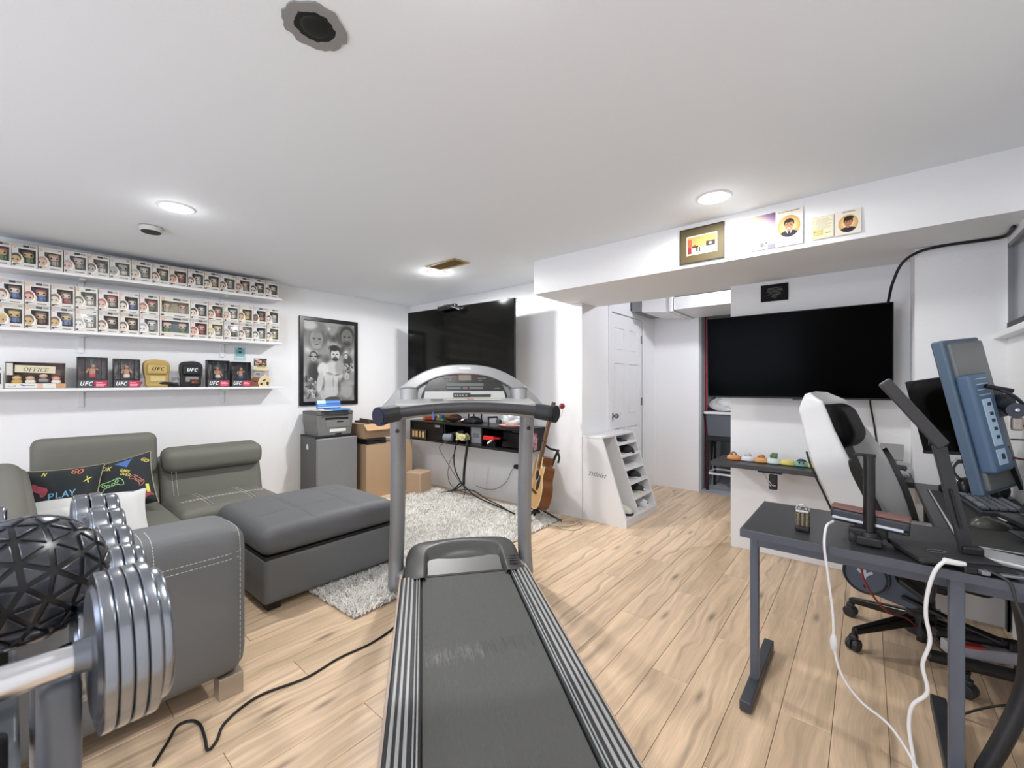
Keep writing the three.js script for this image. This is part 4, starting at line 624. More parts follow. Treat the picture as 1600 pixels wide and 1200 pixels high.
{
  const c = thing('media_console', 'black wall-hung media console with open niches under the television', 'console', [-3.33, 0.605, -3.275]);
  const W = 1.74, H = 0.23, D = 0.35, b = M(0x101011, 0.35);
  mesh('top_board', rb(W, 0.02, D, 0, H - 0.01, 0, 0.003), M(0x161616, 0.3), c); mesh('bottom_board', rb(W, 0.022, D, 0, 0.011, 0, 0.003), b, c);
  mesh('side_panel', rb(0.02, H - 0.04, D, -W / 2 + 0.01, H / 2, 0, 0.003), b, c); mesh('side_panel', rb(0.02, H - 0.04, D, W / 2 - 0.01, H / 2, 0, 0.003), b, c);
  for (const x of [-0.27, 0.30]) mesh('divider', rb(0.02, H - 0.04, D - 0.02, x, H / 2, -0.01, 0.003), b, c);
  mesh('back_panel', slab(-W / 2, W / 2, 0, H, -D / 2, -D / 2 + 0.008), mBlack, c);
  const dr = mesh('drop_front', rb(0.56, H - 0.05, 0.014, -0.57, H / 2, D / 2 - 0.02, 0.003), b, c);
  const lab = sheet('maker_plate', 0.09, 0.028, 0.002, canvasTex(128, 40, (q) => { q.fillStyle = '#5c5d60'; q.fillRect(0, 0, 128, 40); q.fillStyle = '#9a9ba0'; for (let k = 0; k < 9; k++) q.fillRect(8 + k * 13, 12, 8, 16); }), mDark, c); lab.position.set(-0.36, H - 0.045, D / 2 + 0.004);
  const pic = thing('framed_medals', 'gold edged frame with four small gold panels on the front of the black console', 'frame', [-4.03, 0.675, -3.094]);
  mesh('frame', ext(shape([[-0.135, -0.045], [0.135, -0.045], [0.135, 0.055], [-0.135, 0.055]], [[[-0.128, -0.038], [0.128, -0.038], [0.128, 0.048], [-0.128, 0.048]]]), 0.006, 0.001), M(0x6f5d33, 0.4, 0.5), pic);
  mesh('backing', slab(-0.13, 0.13, -0.04, 0.05, 0, 0.002), mBlack, pic);
  for (let i = 0; i < 4; i++) mesh('panel', rb(0.036, 0.07, 0.006, -0.092 + i * 0.061, 0.004, 0.004, 0.002), M([0xb79a86, 0xc6a878, 0xbf9c70, 0xc9b48a][i], 0.5), pic);
  // things in and on the console, left to right
  const at = (name, label, cat, x, y, z, turn = 0) => thing(name, label, cat, [x, y, z], turn);
  const TY = 0.836, BY = 0.628;
  let o = at('juice_carton', 'small red and orange packet at the left end of the console top', 'packet', -3.98, TY, -3.24, 0.2);
  mesh('packet_body', rb(0.15, 0.055, 0.07, 0, 0.028, 0, 0.015), M(0xb8442f, 0.5), o); mesh('orange_end', rb(0.04, 0.05, 0.065, -0.09, 0.026, 0, 0.012), M(0xd98a3a, 0.5), o);
  o = at('toy_block', 'blue and green toy beside the red packet on the console', 'toy', -3.81, TY, -3.26, -0.2);
  mesh('toy_base', rb(0.15, 0.03, 0.08, 0, 0.016, 0, 0.008), M(0x7d8a52, 0.6), o); mesh('blue_block', [rb(0.06, 0.06, 0.06, 0.01, 0.06, 0, 0.012), cyl(0.012, 0.012, 0.06, 0.01, 0.11, 0)], M(0x3f7fb0, 0.5), o);
  o = at('leather_pouch', 'oval brown and black leather pouch on the console', 'pouch', -3.62, TY, -3.27);
  mesh('pouch_body', sph(0.11, 0, 0.045, 0, 1.15, 0.42, 0.6, 28), M(0x4a2a1c, 0.5), o); mesh('tan_panel', sph(0.09, -0.03, 0.058, 0.008, 1.05, 0.42, 0.62, 24), M(0x91602f, 0.5), o); mesh('zip', new THREE.TorusGeometry(0.088, 0.004, 6, 36).scale(1.25, 0.62, 1).rotateX(Math.PI / 2).translate(0, 0.046, 0), M(0x171413, 0.5), o);
  o = at('router', 'black wireless router with upright antennas on the console', 'router', -3.33, TY, -3.28);
  mesh('router_body', [rb(0.22, 0.035, 0.15, 0, 0.018, 0, 0.012), sph(0.09, 0.02, 0.03, -0.01, 1, 0.5, 0.7, 20)], mBlack, o);
  for (const x of [-0.11, -0.03, 0.09]) mesh('antenna', rb(0.018, 0.19, 0.010, x, 0.12, -0.06, 0.004), mBlack, o);
  mesh('red_plug', [rb(0.07, 0.016, 0.03, -0.10, 0.02, 0.07, 0.006), rod([-0.06, 0.03, 0.075], [-0.01, 0.045, 0.075], 0.008)], M(0x5e1f28, 0.5), o);
  mesh('white_plug', rb(0.04, 0.014, 0.02, -0.06, 0.035, 0.08, 0.005, 0, 0.3, 0.3), mWhite, o);
  o = at('console_stand', 'small black bracket stand with a round knob on the console', 'stand', -2.98, TY, -3.25);
  mesh('bracket_frame', [rod([-0.07, 0, 0], [-0.07, 0.075, 0], 0.009, 8), rod([-0.075, 0.075, 0], [0.05, 0.085, 0], 0.010, 8), rod([0.05, 0.085, 0], [0.06, 0.055, 0], 0.008, 8)], mBlack, o);
  mesh('knob', T(cyl(0.03, 0.03, 0.04, 0.075, 0.04, 0), 0, 0, 0), M(0x3c3d40, 0.4), o);
  o = at('plastic_bag', 'clear crumpled plastic bag at the right end of the console top', 'bag', -2.74, TY, -3.32);
  mesh('bag_body', (() => { const g = new THREE.IcosahedronGeometry(0.12, 4), p = g.attributes.position; for (let i = 0; i < p.count; i++) { const x = p.getX(i), y = p.getY(i), z = p.getZ(i), k = 0.8 + 0.45 * vnoise(x * 30 + 3, z * 30 + y * 21); p.setXYZ(i, x * k * 1.2, Math.max(0, y * 0.75 * k + 0.08), z * k); } g.computeVertexNormals(); return g; })(), new THREE.MeshPhysicalMaterial({ color: 0xdfe6e4, roughness: 0.25, transmission: 0.45, thickness: 0, side: THREE.DoubleSide }), o);
  o = at('pink_plate', 'flat pink tray at the front right of the console top', 'tray', -2.69, TY, -3.18);
  mesh('tray_body', T(lathe([[0, 0.006], [0.10, 0.006], [0.13, 0.022], [0.136, 0.022], [0.105, 0.001], [0, 0.001]], 36), 0, 0, 0).scale(1.1, 1, 0.5), M(0xdf9d94, 0.5), o);
  o = at('plastic_jar', 'clear grey plastic jar lying in the middle niche of the console', 'jar', -3.50, BY, -3.15);
  mesh('jar_body', T(lathe([[0, 0], [0.038, 0], [0.042, 0.01], [0.042, 0.1], [0.03, 0.115], [0, 0.115]], 24), 0, 0.043, 0, 0, 0.3, Math.PI / 2), new THREE.MeshPhysicalMaterial({ color: 0x9a9da3, roughness: 0.15, transmission: 0.4, thickness: 0 }), o); mesh('lid', T(cyl(0.044, 0.044, 0.02), -0.1, 0.043, -0.03, 0, 0.3, Math.PI / 2), M(0x82848a, 0.4), o);
  o = at('electric_shaver', 'long grey handheld device lying over the clear jar in the console', 'device', -3.44, BY + 0.10, -3.17); o.rotation.z = 0.2;
  mesh('device_body', rb(0.20, 0.036, 0.04, 0, 0, 0, 0.016), M(0x34363c, 0.4), o); mesh('device_tip', rb(0.04, 0.03, 0.036, -0.10, 0, 0, 0.01), M(0x6d7078, 0.35), o);
  o = at('white_box', 'pale grey box standing at the back of the middle console niche', 'box', -3.20, BY + 0.001, -3.24);
  mesh('carton', rb(0.16, 0.17, 0.05, 0, 0.085, 0, 0.003), M(0xb4b7ba, 0.6), o); mesh('carton_label', slab(-0.05, 0.05, 0.06, 0.11, 0.025, 0.0262), M(0x8b8f95, 0.6), o);
  o = at('cable_tangle', 'pale yellow tangle of thin cable in the middle console niche', 'cable', -3.33, BY, -3.14);
  { const pts = []; for (let i = 0; i < 90; i++) pts.push([0.09 * Math.sin(i * 1.7) * (0.6 + 0.4 * hash(i, 1)), 0.03 + 0.055 * (0.5 + 0.5 * Math.sin(i * 2.3)) * (0.5 + hash(i, 4)), 0.04 * Math.cos(i * 1.1)]); mesh('tangled_cable', tube(pts, 0.005, 420, 6), M(0xc8c08e, 0.6), o); }
  o = at('red_gadget', 'bright red plastic gadget in the right console niche', 'gadget', -2.94, BY + 0.055, -3.15, 0.1);
  mesh('gadget_body', [rb(0.14, 0.045, 0.05, 0, 0.03, 0, 0.01), rb(0.07, 0.02, 0.04, 0.10, 0.035, 0, 0.008)], M(0xc3221f, 0.4), o); mesh('white_tip', rb(0.06, 0.016, 0.03, 0.02, -0.008, 0.03, 0.006, 0, 0, 0.6), mWhite, o); mesh('foot', bx(0.10, 0.055, 0.04, 0.02, -0.027, -0.02), mBlack, o);
  o = at('tablet', 'dark tablet with a silver edge leaning in the right console niche', 'tablet', -2.70, BY, -3.2); o.rotation.x = -0.25;
  mesh('tablet_body', rb(0.24, 0.165, 0.012, 0, 0.083, 0, 0.006), mBlackGloss, o); mesh('silver_edge', [rb(0.12, 0.008, 0.006, 0.05, 0.163, 0.006, 0.002), rb(0.008, 0.09, 0.006, 0.112, 0.12, 0.006, 0.002)], M(0x9a9c9f, 0.3, 0.7), o);
  o = at('pink_print', 'pink framed print fixed to the right end panel of the console', 'picture', -2.456, 0.715, -3.25, Math.PI / 2);
  sheet('print_sheet', 0.19, 0.19, 0.003, canvasTex(128, 128, (c) => { c.fillStyle = '#1c1719'; c.fillRect(0, 0, 128, 128); for (let k = 0; k < 22; k++) { c.fillStyle = ['#c98a9c', '#b8718a', '#d7a6b2'][k % 3]; c.beginPath(); c.ellipse(64 + (rnd() - 0.5) * 60, 70 + (rnd() - 0.5) * 90, 12, 22, rnd(), 0, 7); c.fill(); } }), mBlack, o);
}
{ // cables hanging from the console
  const cab = (name, label, pts, r, col, rough = 0.5) => tag(mesh(name, tube(pts, r, 120, 7), M(col, rough)), label, 'cable');
  cab('power_cable', 'thick black cable hanging from the middle of the console to the rug', [[-3.36, 0.66, -3.10], [-3.38, 0.60, -3.09], [-3.42, 0.40, -3.10], [-3.37, 0.22, -3.14], [-3.25, 0.09, -3.2], [-3.10, 0.06, -3.18], [-2.85, 0.055, -3.12], [-2.62, 0.055, -3.06], [-2.5, 0.055, -3.02]], 0.007, 0x141415);
  cab('cable_sleeve', 'black ribbed cable sleeve hanging straight below the console', [[-3.2, 0.67, -3.09], [-3.215, 0.56, -3.09], [-3.26, 0.35, -3.10], [-3.28, 0.20, -3.11]], 0.014, 0x17181a, 0.8);
  cab('thin_cable', 'thin black wire ending in a small plug below the cable sleeve', [[-3.28, 0.20, -3.11], [-3.27, 0.12, -3.12], [-3.255, 0.06, -3.08]], 0.004, 0x141415);
  cab('thin_cable', 'thin grey wire looping from the console to the wall foot, left of the thick cable', [[-3.52, 0.64, -3.11], [-3.60, 0.60, -3.09], [-3.66, 0.55, -3.1], [-3.62, 0.35, -3.2], [-3.55, 0.15, -3.3], [-3.50, 0.05, -3.36]], 0.0035, 0x57585a);
  cab('thin_cable', 'thin grey wire from the wall socket curling down to the floor behind the rug', [[-3.80, 0.40, -3.44], [-3.83, 0.36, -3.42], [-3.86, 0.2, -3.4], [-3.80, 0.08, -3.38], [-3.6, 0.03, -3.36], [-3.4, 0.02, -3.35]], 0.0035, 0x57585a);
  cab('power_cable', 'black cable looping on the floor beside the small carton', [[-3.88, 0.012, -3.22], [-3.70, 0.03, -3.33], [-3.62, 0.11, -3.38], [-3.58, 0.10, -3.36], [-3.68, 0.02, -3.25], [-3.82, 0.012, -3.18], [-3.95, 0.012, -3.15]], 0.007, 0x141415);
  cab('power_cable', 'black cable arching along the back edge of the rug', [[-3.65, 0.05, -3.12], [-3.48, 0.08, -3.24], [-3.30, 0.10, -3.26], [-3.05, 0.07, -3.2], [-2.80, 0.055, -3.14], [-2.55, 0.06, -3.02]], 0.006, 0x141415);
  cab('thin_cable', 'thin grey wire from the black wall adapter sweeping left along the wall', [[-2.84, 0.385, -3.42], [-2.88, 0.34, -3.42], [-2.95, 0.22, -3.42], [-3.10, 0.12, -3.42], [-3.25, 0.10, -3.4], [-3.36, 0.12, -3.38]], 0.003, 0x6b6c6e);
  const ad = thing('power_adapter', 'black power adapter plugged into the back wall left of the guitar', 'adapter', [-2.76, 0.40, WB + 0.001]);
  mesh('socket_plate', rb(0.075, 0.12, 0.006, 0.0, 0, 0.003, 0.002), mTrim, ad); mesh('adapter_body', rb(0.09, 0.042, 0.06, -0.02, 0.0, 0.036, 0.012), mBlack, ad);
  const so = thing('wall_socket', 'small black antenna socket on the back wall below the console', 'socket', [-3.80, 0.405, WB + 0.001]);
  mesh('socket_nut', cyl(0.012, 0.012, 0.016, 0, 0, 0.008, Math.PI / 2, 0, 0, 6), mDark, so); mesh('socket_plate', rb(0.05, 0.05, 0.004, 0, 0, 0.002, 0.001), mTrim, so);
  cab('white_cable', 'cream white cord lying loosely on the oak floor in front of the guitar stand', [[-2.40, 0.06, -2.98], [-2.22, 0.03, -3.05], [-2.05, 0.008, -3.15], [-2.0, 0.008, -3.28], [-2.08, 0.008, -3.33], [-2.14, 0.008, -3.22], [-2.06, 0.008, -3.1], [-1.93, 0.008, -3.12], [-1.92, 0.008, -3.26], [-2.02, 0.008, -3.37]], 0.005, 0xd9cfba);
}
{ // acoustic guitar on its stand
  const g = thing('acoustic_guitar', 'acoustic guitar with a pale top and dark pickguard on a stand by the back wall', 'guitar', [-2.36, 0.14, -3.08]); g.scale.setScalar(0.93); g.rotation.set(R(-12), R(-34), R(-3), 'YXZ');
  const out = smooth([[-0.10, 0.005], [-0.17, 0.05], [-0.20, 0.14], [-0.185, 0.23], [-0.145, 0.30], [-0.15, 0.38], [-0.145, 0.45], [-0.09, 0.495], [-0.03, 0.50], [0.035, 0.495], [0.05, 0.43], [0.085, 0.405], [0.125, 0.425], [0.14, 0.39], [0.14, 0.31], [0.185, 0.23], [0.20, 0.14], [0.17, 0.05], [0.10, 0.005], [0, 0]], 90);
  const inset = (pts, k) => pts.map(([a, b]) => [a * (1 - k), 0.25 + (b - 0.25) * (1 - k)]);
  const top = M(0xc99c64, 0.35, 0, { bumpMap: rep(brushTex, 4), bumpScale: 0.00005 });
  mesh('sides', ext(shape(out), 0.10, 0.002, 1).translate(0, 0, -0.11), M(0x6f4220, 0.28), g);
  mesh('top_board', ext(shape(inset(out, 0.012)), 0.006, 0.001, 1).translate(0, 0, -0.006), top, g);
  mesh('binding', ext(shape(out, [inset(out, 0.022).reverse()]), 0.006, 0.0005, 1).translate(0, 0, -0.0045), M(0xdfcfa6, 0.4), g);
  mesh('sound_hole', cyl(0.048, 0.048, 0.003, 0, 0.315, 0.0015, Math.PI / 2, 0, 0, 40), M(0x120c08, 0.8), g);
  mesh('rosette', new THREE.TorusGeometry(0.055, 0.003, 6, 44).translate(0, 0.315, 0.002), M(0xd7c7a0, 0.4), g);
  mesh('pickguard', ext(shape(smooth([[0.04, 0.285], [0.062, 0.33], [0.09, 0.32], [0.105, 0.25], [0.085, 0.19], [0.05, 0.18], [0.03, 0.225], [0.03, 0.262]], 40)), 0.002).translate(0, 0, 0.001), M(0x0f0b0a, 0.15), g);
  mesh('bridge', [rb(0.16, 0.022, 0.012, 0, 0.155, 0.006, 0.004), rb(0.075, 0.003, 0.006, 0, 0.16, 0.014, 0.001)], M(0x3a2215, 0.5), g);
  mesh('neck', [rb(0.05, 0.42, 0.022, 0, 0.675, -0.001, 0.008)], M(0x7a5230, 0.4), g);
  const fb = mesh('fretboard', rb(0.052, 0.50, 0.008, 0, 0.63, 0.011, 0.002), M(0x5a4536, 0.5), g);
  for (let i = 0, y = 0.88; i < 15; i++) { mesh('fret', rb(0.051, 0.002, 0.003, 0, y, 0.0155, 0.0008), M(0xb5b2aa, 0.3, 0.9), fb); y -= 0.036 * Math.pow(0.944, i); }
  const hs = mesh('headstock', ext(shape([[-0.027, 0.87], [0.027, 0.87], [0.038, 0.91], [0.034, 1.05], [-0.034, 1.05], [-0.038, 0.91]]), 0.012, 0.002).translate(0, 0, -0.01), M(0x4a2a18, 0.35), g);
  for (const sx of [-1, 1]) for (let i = 0; i < 3; i++) mesh('tuner', [rod([sx * 0.036, 0.92 + i * 0.045, -0.004], [sx * 0.055, 0.92 + i * 0.045, -0.004], 0.003, 6), sph(0.009, sx * 0.062, 0.92 + i * 0.045, -0.004, 1, 1, 0.5, 8)], M(0xc5c2b8, 0.3, 0.8), hs);
  for (let i = 0; i < 6; i++) { const x = (i - 2.5) * 0.0085; mesh('string', rod([x * 1.1, 0.158, 0.016], [x, 0.90, 0.018], 0.0006, 4), M(0xb8a888, 0.35, 0.8), g); }
  mesh('capo', [rod([-0.06, 0.665, 0.02], [0.035, 0.655, 0.02], 0.005, 8), rod([-0.06, 0.665, 0.02], [-0.085, 0.675, 0.01], 0.004, 8)], mBlack, g);
  const st = thing('guitar_stand', 'black folding tripod stand under the acoustic guitar', 'guitar stand', [-2.36, 0, -3.10], R(-34));
  mesh('post', [rod([0, 0.05, -0.02], [0.06, 0.56, -0.19], 0.012), rod([0.06, 0.56, -0.19], [0.10, 0.66, -0.22], 0.012)], mBlack, st);
  mesh('neck_cradle', [tube([[0.02, 0.69, -0.13], [0.05, 0.665, -0.16], [0.10, 0.655, -0.2], [0.13, 0.60, -0.215], [0.12, 0.55, -0.21]], 0.010, 30, 8)], mRubber, st);
  mesh('body_cradle', [rod([-0.14, 0.12, -0.02], [0.14, 0.12, -0.02], 0.010), rod([-0.14, 0.12, -0.02], [-0.15, 0.13, 0.07], 0.011), rod([0.14, 0.12, -0.02], [0.15, 0.13, 0.07], 0.011), rod([0, 0.12, -0.02], [0, 0.3, -0.1], 0.01)], mRubber, st);
  for (const [x, z] of [[-0.22, 0.04], [0.20, 0.16], [0.10, -0.24]]) mesh('leg', [rod([0, 0.13, -0.04], [x, 0.012, z], 0.009), sph(0.013, x, 0.013, z, 1, 1, 1, 10)], mBlack, st);
  const pm = thing('pick_tassel', 'small red pompom with a pale cord hung on the guitar tuning head', 'pompom', [-2.17, 1.055, -3.31]);
  mesh('pompom', (() => { const q = new THREE.IcosahedronGeometry(0.026, 3), p = q.attributes.position; for (let i = 0; i < p.count; i++) { const k = 0.8 + 0.35 * hash(i, 3); p.setXYZ(i, p.getX(i) * k, p.getY(i) * k, p.getZ(i) * k); } q.computeVertexNormals(); return q; })(), M(0x9a2330, 0.8), pm);
  mesh('cord', tube([[0, -0.02, 0], [0.01, -0.06, 0.01], [-0.01, -0.10, 0.02]], 0.003, 16, 5), M(0xd8cdb8, 0.7), pm);
}
{ // pictures on the bulkhead and the black notice below it
  const BZ = -2.865 + 0.001;
  const face = (c, x, y, s, skin, hair, coat, shirt, tie) => {
    c.save(); c.beginPath(); c.ellipse(x, y, s, s * 1.12, 0, 0, 7); c.clip();
    c.fillStyle = '#d9b26a'; c.fillRect(x - 2 * s, y - 2 * s, 4 * s, 4 * s);
    const g = c.createRadialGradient(x, y, s * 0.3, x, y, s * 1.1); g.addColorStop(0, '#f2e2b0'); g.addColorStop(1, '#cf9a4e'); c.fillStyle = g; c.fillRect(x - 2 * s, y - 2 * s, 4 * s, 4 * s);
    c.fillStyle = coat; c.beginPath(); c.ellipse(x, y + s * 1.02, s * 0.9, s * 0.6, 0, 0, 7); c.fill();
    if (shirt) { c.fillStyle = shirt; c.beginPath(); c.moveTo(x - s * 0.28, y + s * 0.45); c.lineTo(x + s * 0.28, y + s * 0.45); c.lineTo(x, y + s * 1.1); c.fill(); c.fillStyle = tie; c.beginPath(); c.moveTo(x - s * 0.1, y + s * 0.55); c.lineTo(x + s * 0.1, y + s * 0.55); c.lineTo(x + s * 0.14, y + s * 1.2); c.lineTo(x - s * 0.14, y + s * 1.2); c.fill(); }
    c.fillStyle = skin; c.fillRect(x - s * 0.17, y + s * 0.2, s * 0.34, s * 0.35);
    c.fillStyle = hair; c.beginPath(); c.ellipse(x, y - s * 0.32, s * 0.47, s * 0.48, 0, 0, 7); c.fill();
    c.fillStyle = skin; c.beginPath(); c.ellipse(x, y - s * 0.08, s * 0.38, s * 0.5, 0, 0, 7); c.fill();
    c.fillStyle = hair; c.beginPath(); c.ellipse(x, y - s * 0.55, s * 0.4, s * 0.2, 0, 0, 7); c.fill();
    c.fillStyle = '#33241a'; for (const k of [-1, 1]) { c.beginPath(); c.ellipse(x + k * s * 0.16, y - s * 0.14, s * 0.06, s * 0.035, 0, 0, 7); c.fill(); c.fillRect(x + k * s * 0.16 - s * 0.1, y - s * 0.25, s * 0.2, s * 0.04); }
    c.fillStyle = '#a5684c'; c.fillRect(x - s * 0.04, y - s * 0.1, s * 0.08, s * 0.18); c.fillStyle = tie ? '#f5efe6' : '#9c5f4c'; c.beginPath(); c.ellipse(x, y + s * 0.2, s * 0.15, s * 0.05, 0, 0, 7); c.fill();
    c.restore();
  };
  const card = (name, label, x0, x1, y0, y1, tex, cat = 'picture', tilt = 0, body = mWhite) => { const o = thing(name, label, cat, [(x0 + x1) / 2, (y0 + y1) / 2, BZ + 0.004], 0); o.rotation.x = tilt; sheet('print_sheet', x1 - x0, y1 - y0, 0.004, tex, body, o); return o; };
  const f = thing('framed_photo', 'framed photograph with a wide olive mat on the bulkhead', 'picture frame', [-0.81, 2.157, BZ]);
  mesh('frame_edge', ext(shape([[-0.134, -0.112], [0.134, -0.112], [0.134, 0.112], [-0.134, 0.112]], [[[-0.130, -0.108], [0.130, -0.108], [0.130, 0.108], [-0.130, 0.108]]]), 0.012, 0.001), M(0x3f3826, 0.4), f);
  mesh('olive_mat', ext(shape([[-0.131, -0.109], [0.131, -0.109], [0.131, 0.109], [-0.131, 0.109]], [[[-0.094, -0.062], [0.094, -0.062], [0.094, 0.062], [-0.094, 0.062]]]), 0.003).translate(0, 0, 0.005), M(0x5d5130, 0.6), f);
  const ph = sheet('photograph', 0.2, 0.135, 0.003, canvasTex(300, 200, (c) => { c.fillStyle = '#eee6d6'; c.fillRect(0, 0, 300, 200); c.fillStyle = '#c99a56'; c.fillRect(18, 20, 264, 100); c.fillStyle = '#b0553a'; c.fillRect(18, 40, 40, 80); c.fillStyle = '#d8c3a4'; c.fillRect(18, 118, 264, 62); c.fillStyle = '#8a2a2c'; c.fillRect(20, 118, 36, 60); c.fillStyle = '#2a2220'; for (const [x, y, w, h] of [[190, 80, 80, 46], [100, 120, 14, 40], [124, 124, 12, 44], [60, 108, 60, 16]]) c.fillRect(x, y, w, h); c.fillStyle = '#efe7da'; c.fillRect(214, 92, 26, 20); c.fillStyle = '#c0392f'; c.fillRect(76, 96, 20, 16); }), mWhite, f); ph.position.z = 0.0035;
  card('memorial_card', 'pale card fading to purple at the top, left of the smiling man portrait', -0.536, -0.404, 2.05, 2.254, canvasTex(160, 256, (c) => { c.fillStyle = '#f1ece2'; c.fillRect(0, 0, 160, 256); const g = c.createLinearGradient(20, 130, 150, 0); g.addColorStop(0, '#f4efe0'); g.addColorStop(0.45, '#ead9b0'); g.addColorStop(0.7, '#b89cae'); g.addColorStop(1, '#6d4f7a'); c.fillStyle = g; c.fillRect(0, 0, 160, 130); c.fillStyle = '#8f8698'; c.fillRect(112, 226, 48, 30); c.fillStyle = '#6f6a70'; c.beginPath(); c.ellipse(78, 224, 13, 16, 0, 0, 7); c.fill(); c.beginPath(); c.ellipse(106, 212, 9, 10, 0, 0, 7); c.fill(); c.fillStyle = '#8d8489'; c.fillRect(4, 222, 60, 4); c.fillRect(6, 40, 60, 3); }));
  card('portrait_card', 'oval portrait print of a smiling man in a dark suit and tie', -0.404, -0.272, 2.048, 2.256, canvasTex(200, 310, (c) => { c.fillStyle = '#efe9dc'; c.fillRect(0, 0, 200, 310); c.fillStyle = '#4b4237'; c.font = 'bold 15px serif'; c.textAlign = 'center'; c.fillText('IN LOVING MEMORY', 100, 24, 180); face(c, 100, 146, 82, '#c88f63', '#2b1d14', '#2b2c38', '#f1efe9', '#22232c'); c.fillStyle = '#b9ac97'; c.fillRect(130, 270, 50, 4); c.fillRect(8, 290, 120, 3); }));
  card('text_card', 'pale yellow card of faint small text between the two portraits', -0.23, -0.135, 2.052, 2.174, canvasTex(180, 230, (c) => { c.fillStyle = '#ece6c9'; c.fillRect(0, 0, 180, 230); c.fillStyle = '#c9c3a4'; for (let k = 0; k < 12; k++) c.fillRect(40 - (k % 3) * 8, 26 + k * 9, 100 + (k % 4) * 12, 4); c.fillStyle = '#e0d48e'; c.fillRect(14, 138, 76, 56); c.fillStyle = '#c9b860'; c.strokeStyle = '#bfae5a'; c.lineWidth = 3; c.strokeRect(14, 138, 76, 56); c.fillRect(34, 154, 46, 5); c.fillRect(40, 174, 42, 7); c.fillStyle = '#3c3428'; c.fillRect(16, 150, 10, 8); c.fillRect(112, 176, 44, 5); c.strokeStyle = '#cfc487'; c.strokeRect(6, 6, 168, 218); }));
  card('portrait_card', 'oval portrait print of a young man in a dark cap and shirt', -0.13, -0.021, 2.05, 2.18, canvasTex(210, 250, (c) => { c.fillStyle = '#ece4d4'; c.fillRect(0, 0, 210, 250); c.fillStyle = '#4b3d33'; c.fillRect(56, 20, 110, 4); c.fillRect(64, 12, 96, 3); face(c, 108, 140, 80, '#c17f57', '#24170f', '#2a2226'); c.fillStyle = '#211713'; c.beginPath(); c.ellipse(112, 86, 40, 24, -0.1, 0, 7); c.fill(); }), 'picture', -0.03);
  const n = thing('notice_plaque', 'small black notice with white lines of text above the right television', 'sign', [-0.518, 1.931, WM + 0.004]);
  sheet('notice', 0.174, 0.124, 0.005, canvasTex(384, 274, (c) => { c.fillStyle = '#0c0c0d'; c.fillRect(0, 0, 384, 274); c.fillStyle = '#9a9a98'; [[56, 170], [76, 196], [96, 210], [116, 216], [134, 150], [160, 186], [172, 60], [194, 92], [218, 44]].forEach(([y, w]) => { let x = 192 - w / 2; while (x < 192 + w / 2) { const k = 6 + rnd() * 18; for (let q = 0; q < k; q += 5) c.fillRect(x + q, y + rnd() * 3, 3, 9); x += k + 5; } }); }), mBlack, n, { rough: 0.9 });
}
{ // cables on the right wall
  const cab = (name, label, pts, r, col) => tag(mesh(name, tube(pts, r, 140, 8), M(col, 0.5)), label, 'cable');
  cab('television_cable', 'thick black cable curving from the right television up under the bulkhead to the window', [[0.098, 1.735, -3.46], [0.105, 1.78, -3.40], [0.118, 1.85, -3.32], [0.158, 1.95, -3.285], [0.215, 1.995, -3.285], [0.30, 2.012, -3.285], [0.45, 2.011, -3.285], [0.535, 2.011, -3.28], [0.542, 2.011, -3.1]], 0.0075, 0x0d0d0e);
  cab('power_cable', 'thin black cable hanging from the right television to the wall shelf', [[0.017, 1.19, -3.60], [0.02, 1.12, -3.605], [0.036, 1.01, -3.608], [0.050, 0.887, -3.608], [0.058, 0.80, -3.60], [0.066, 0.75, -3.58]], 0.005, 0x121213);
}
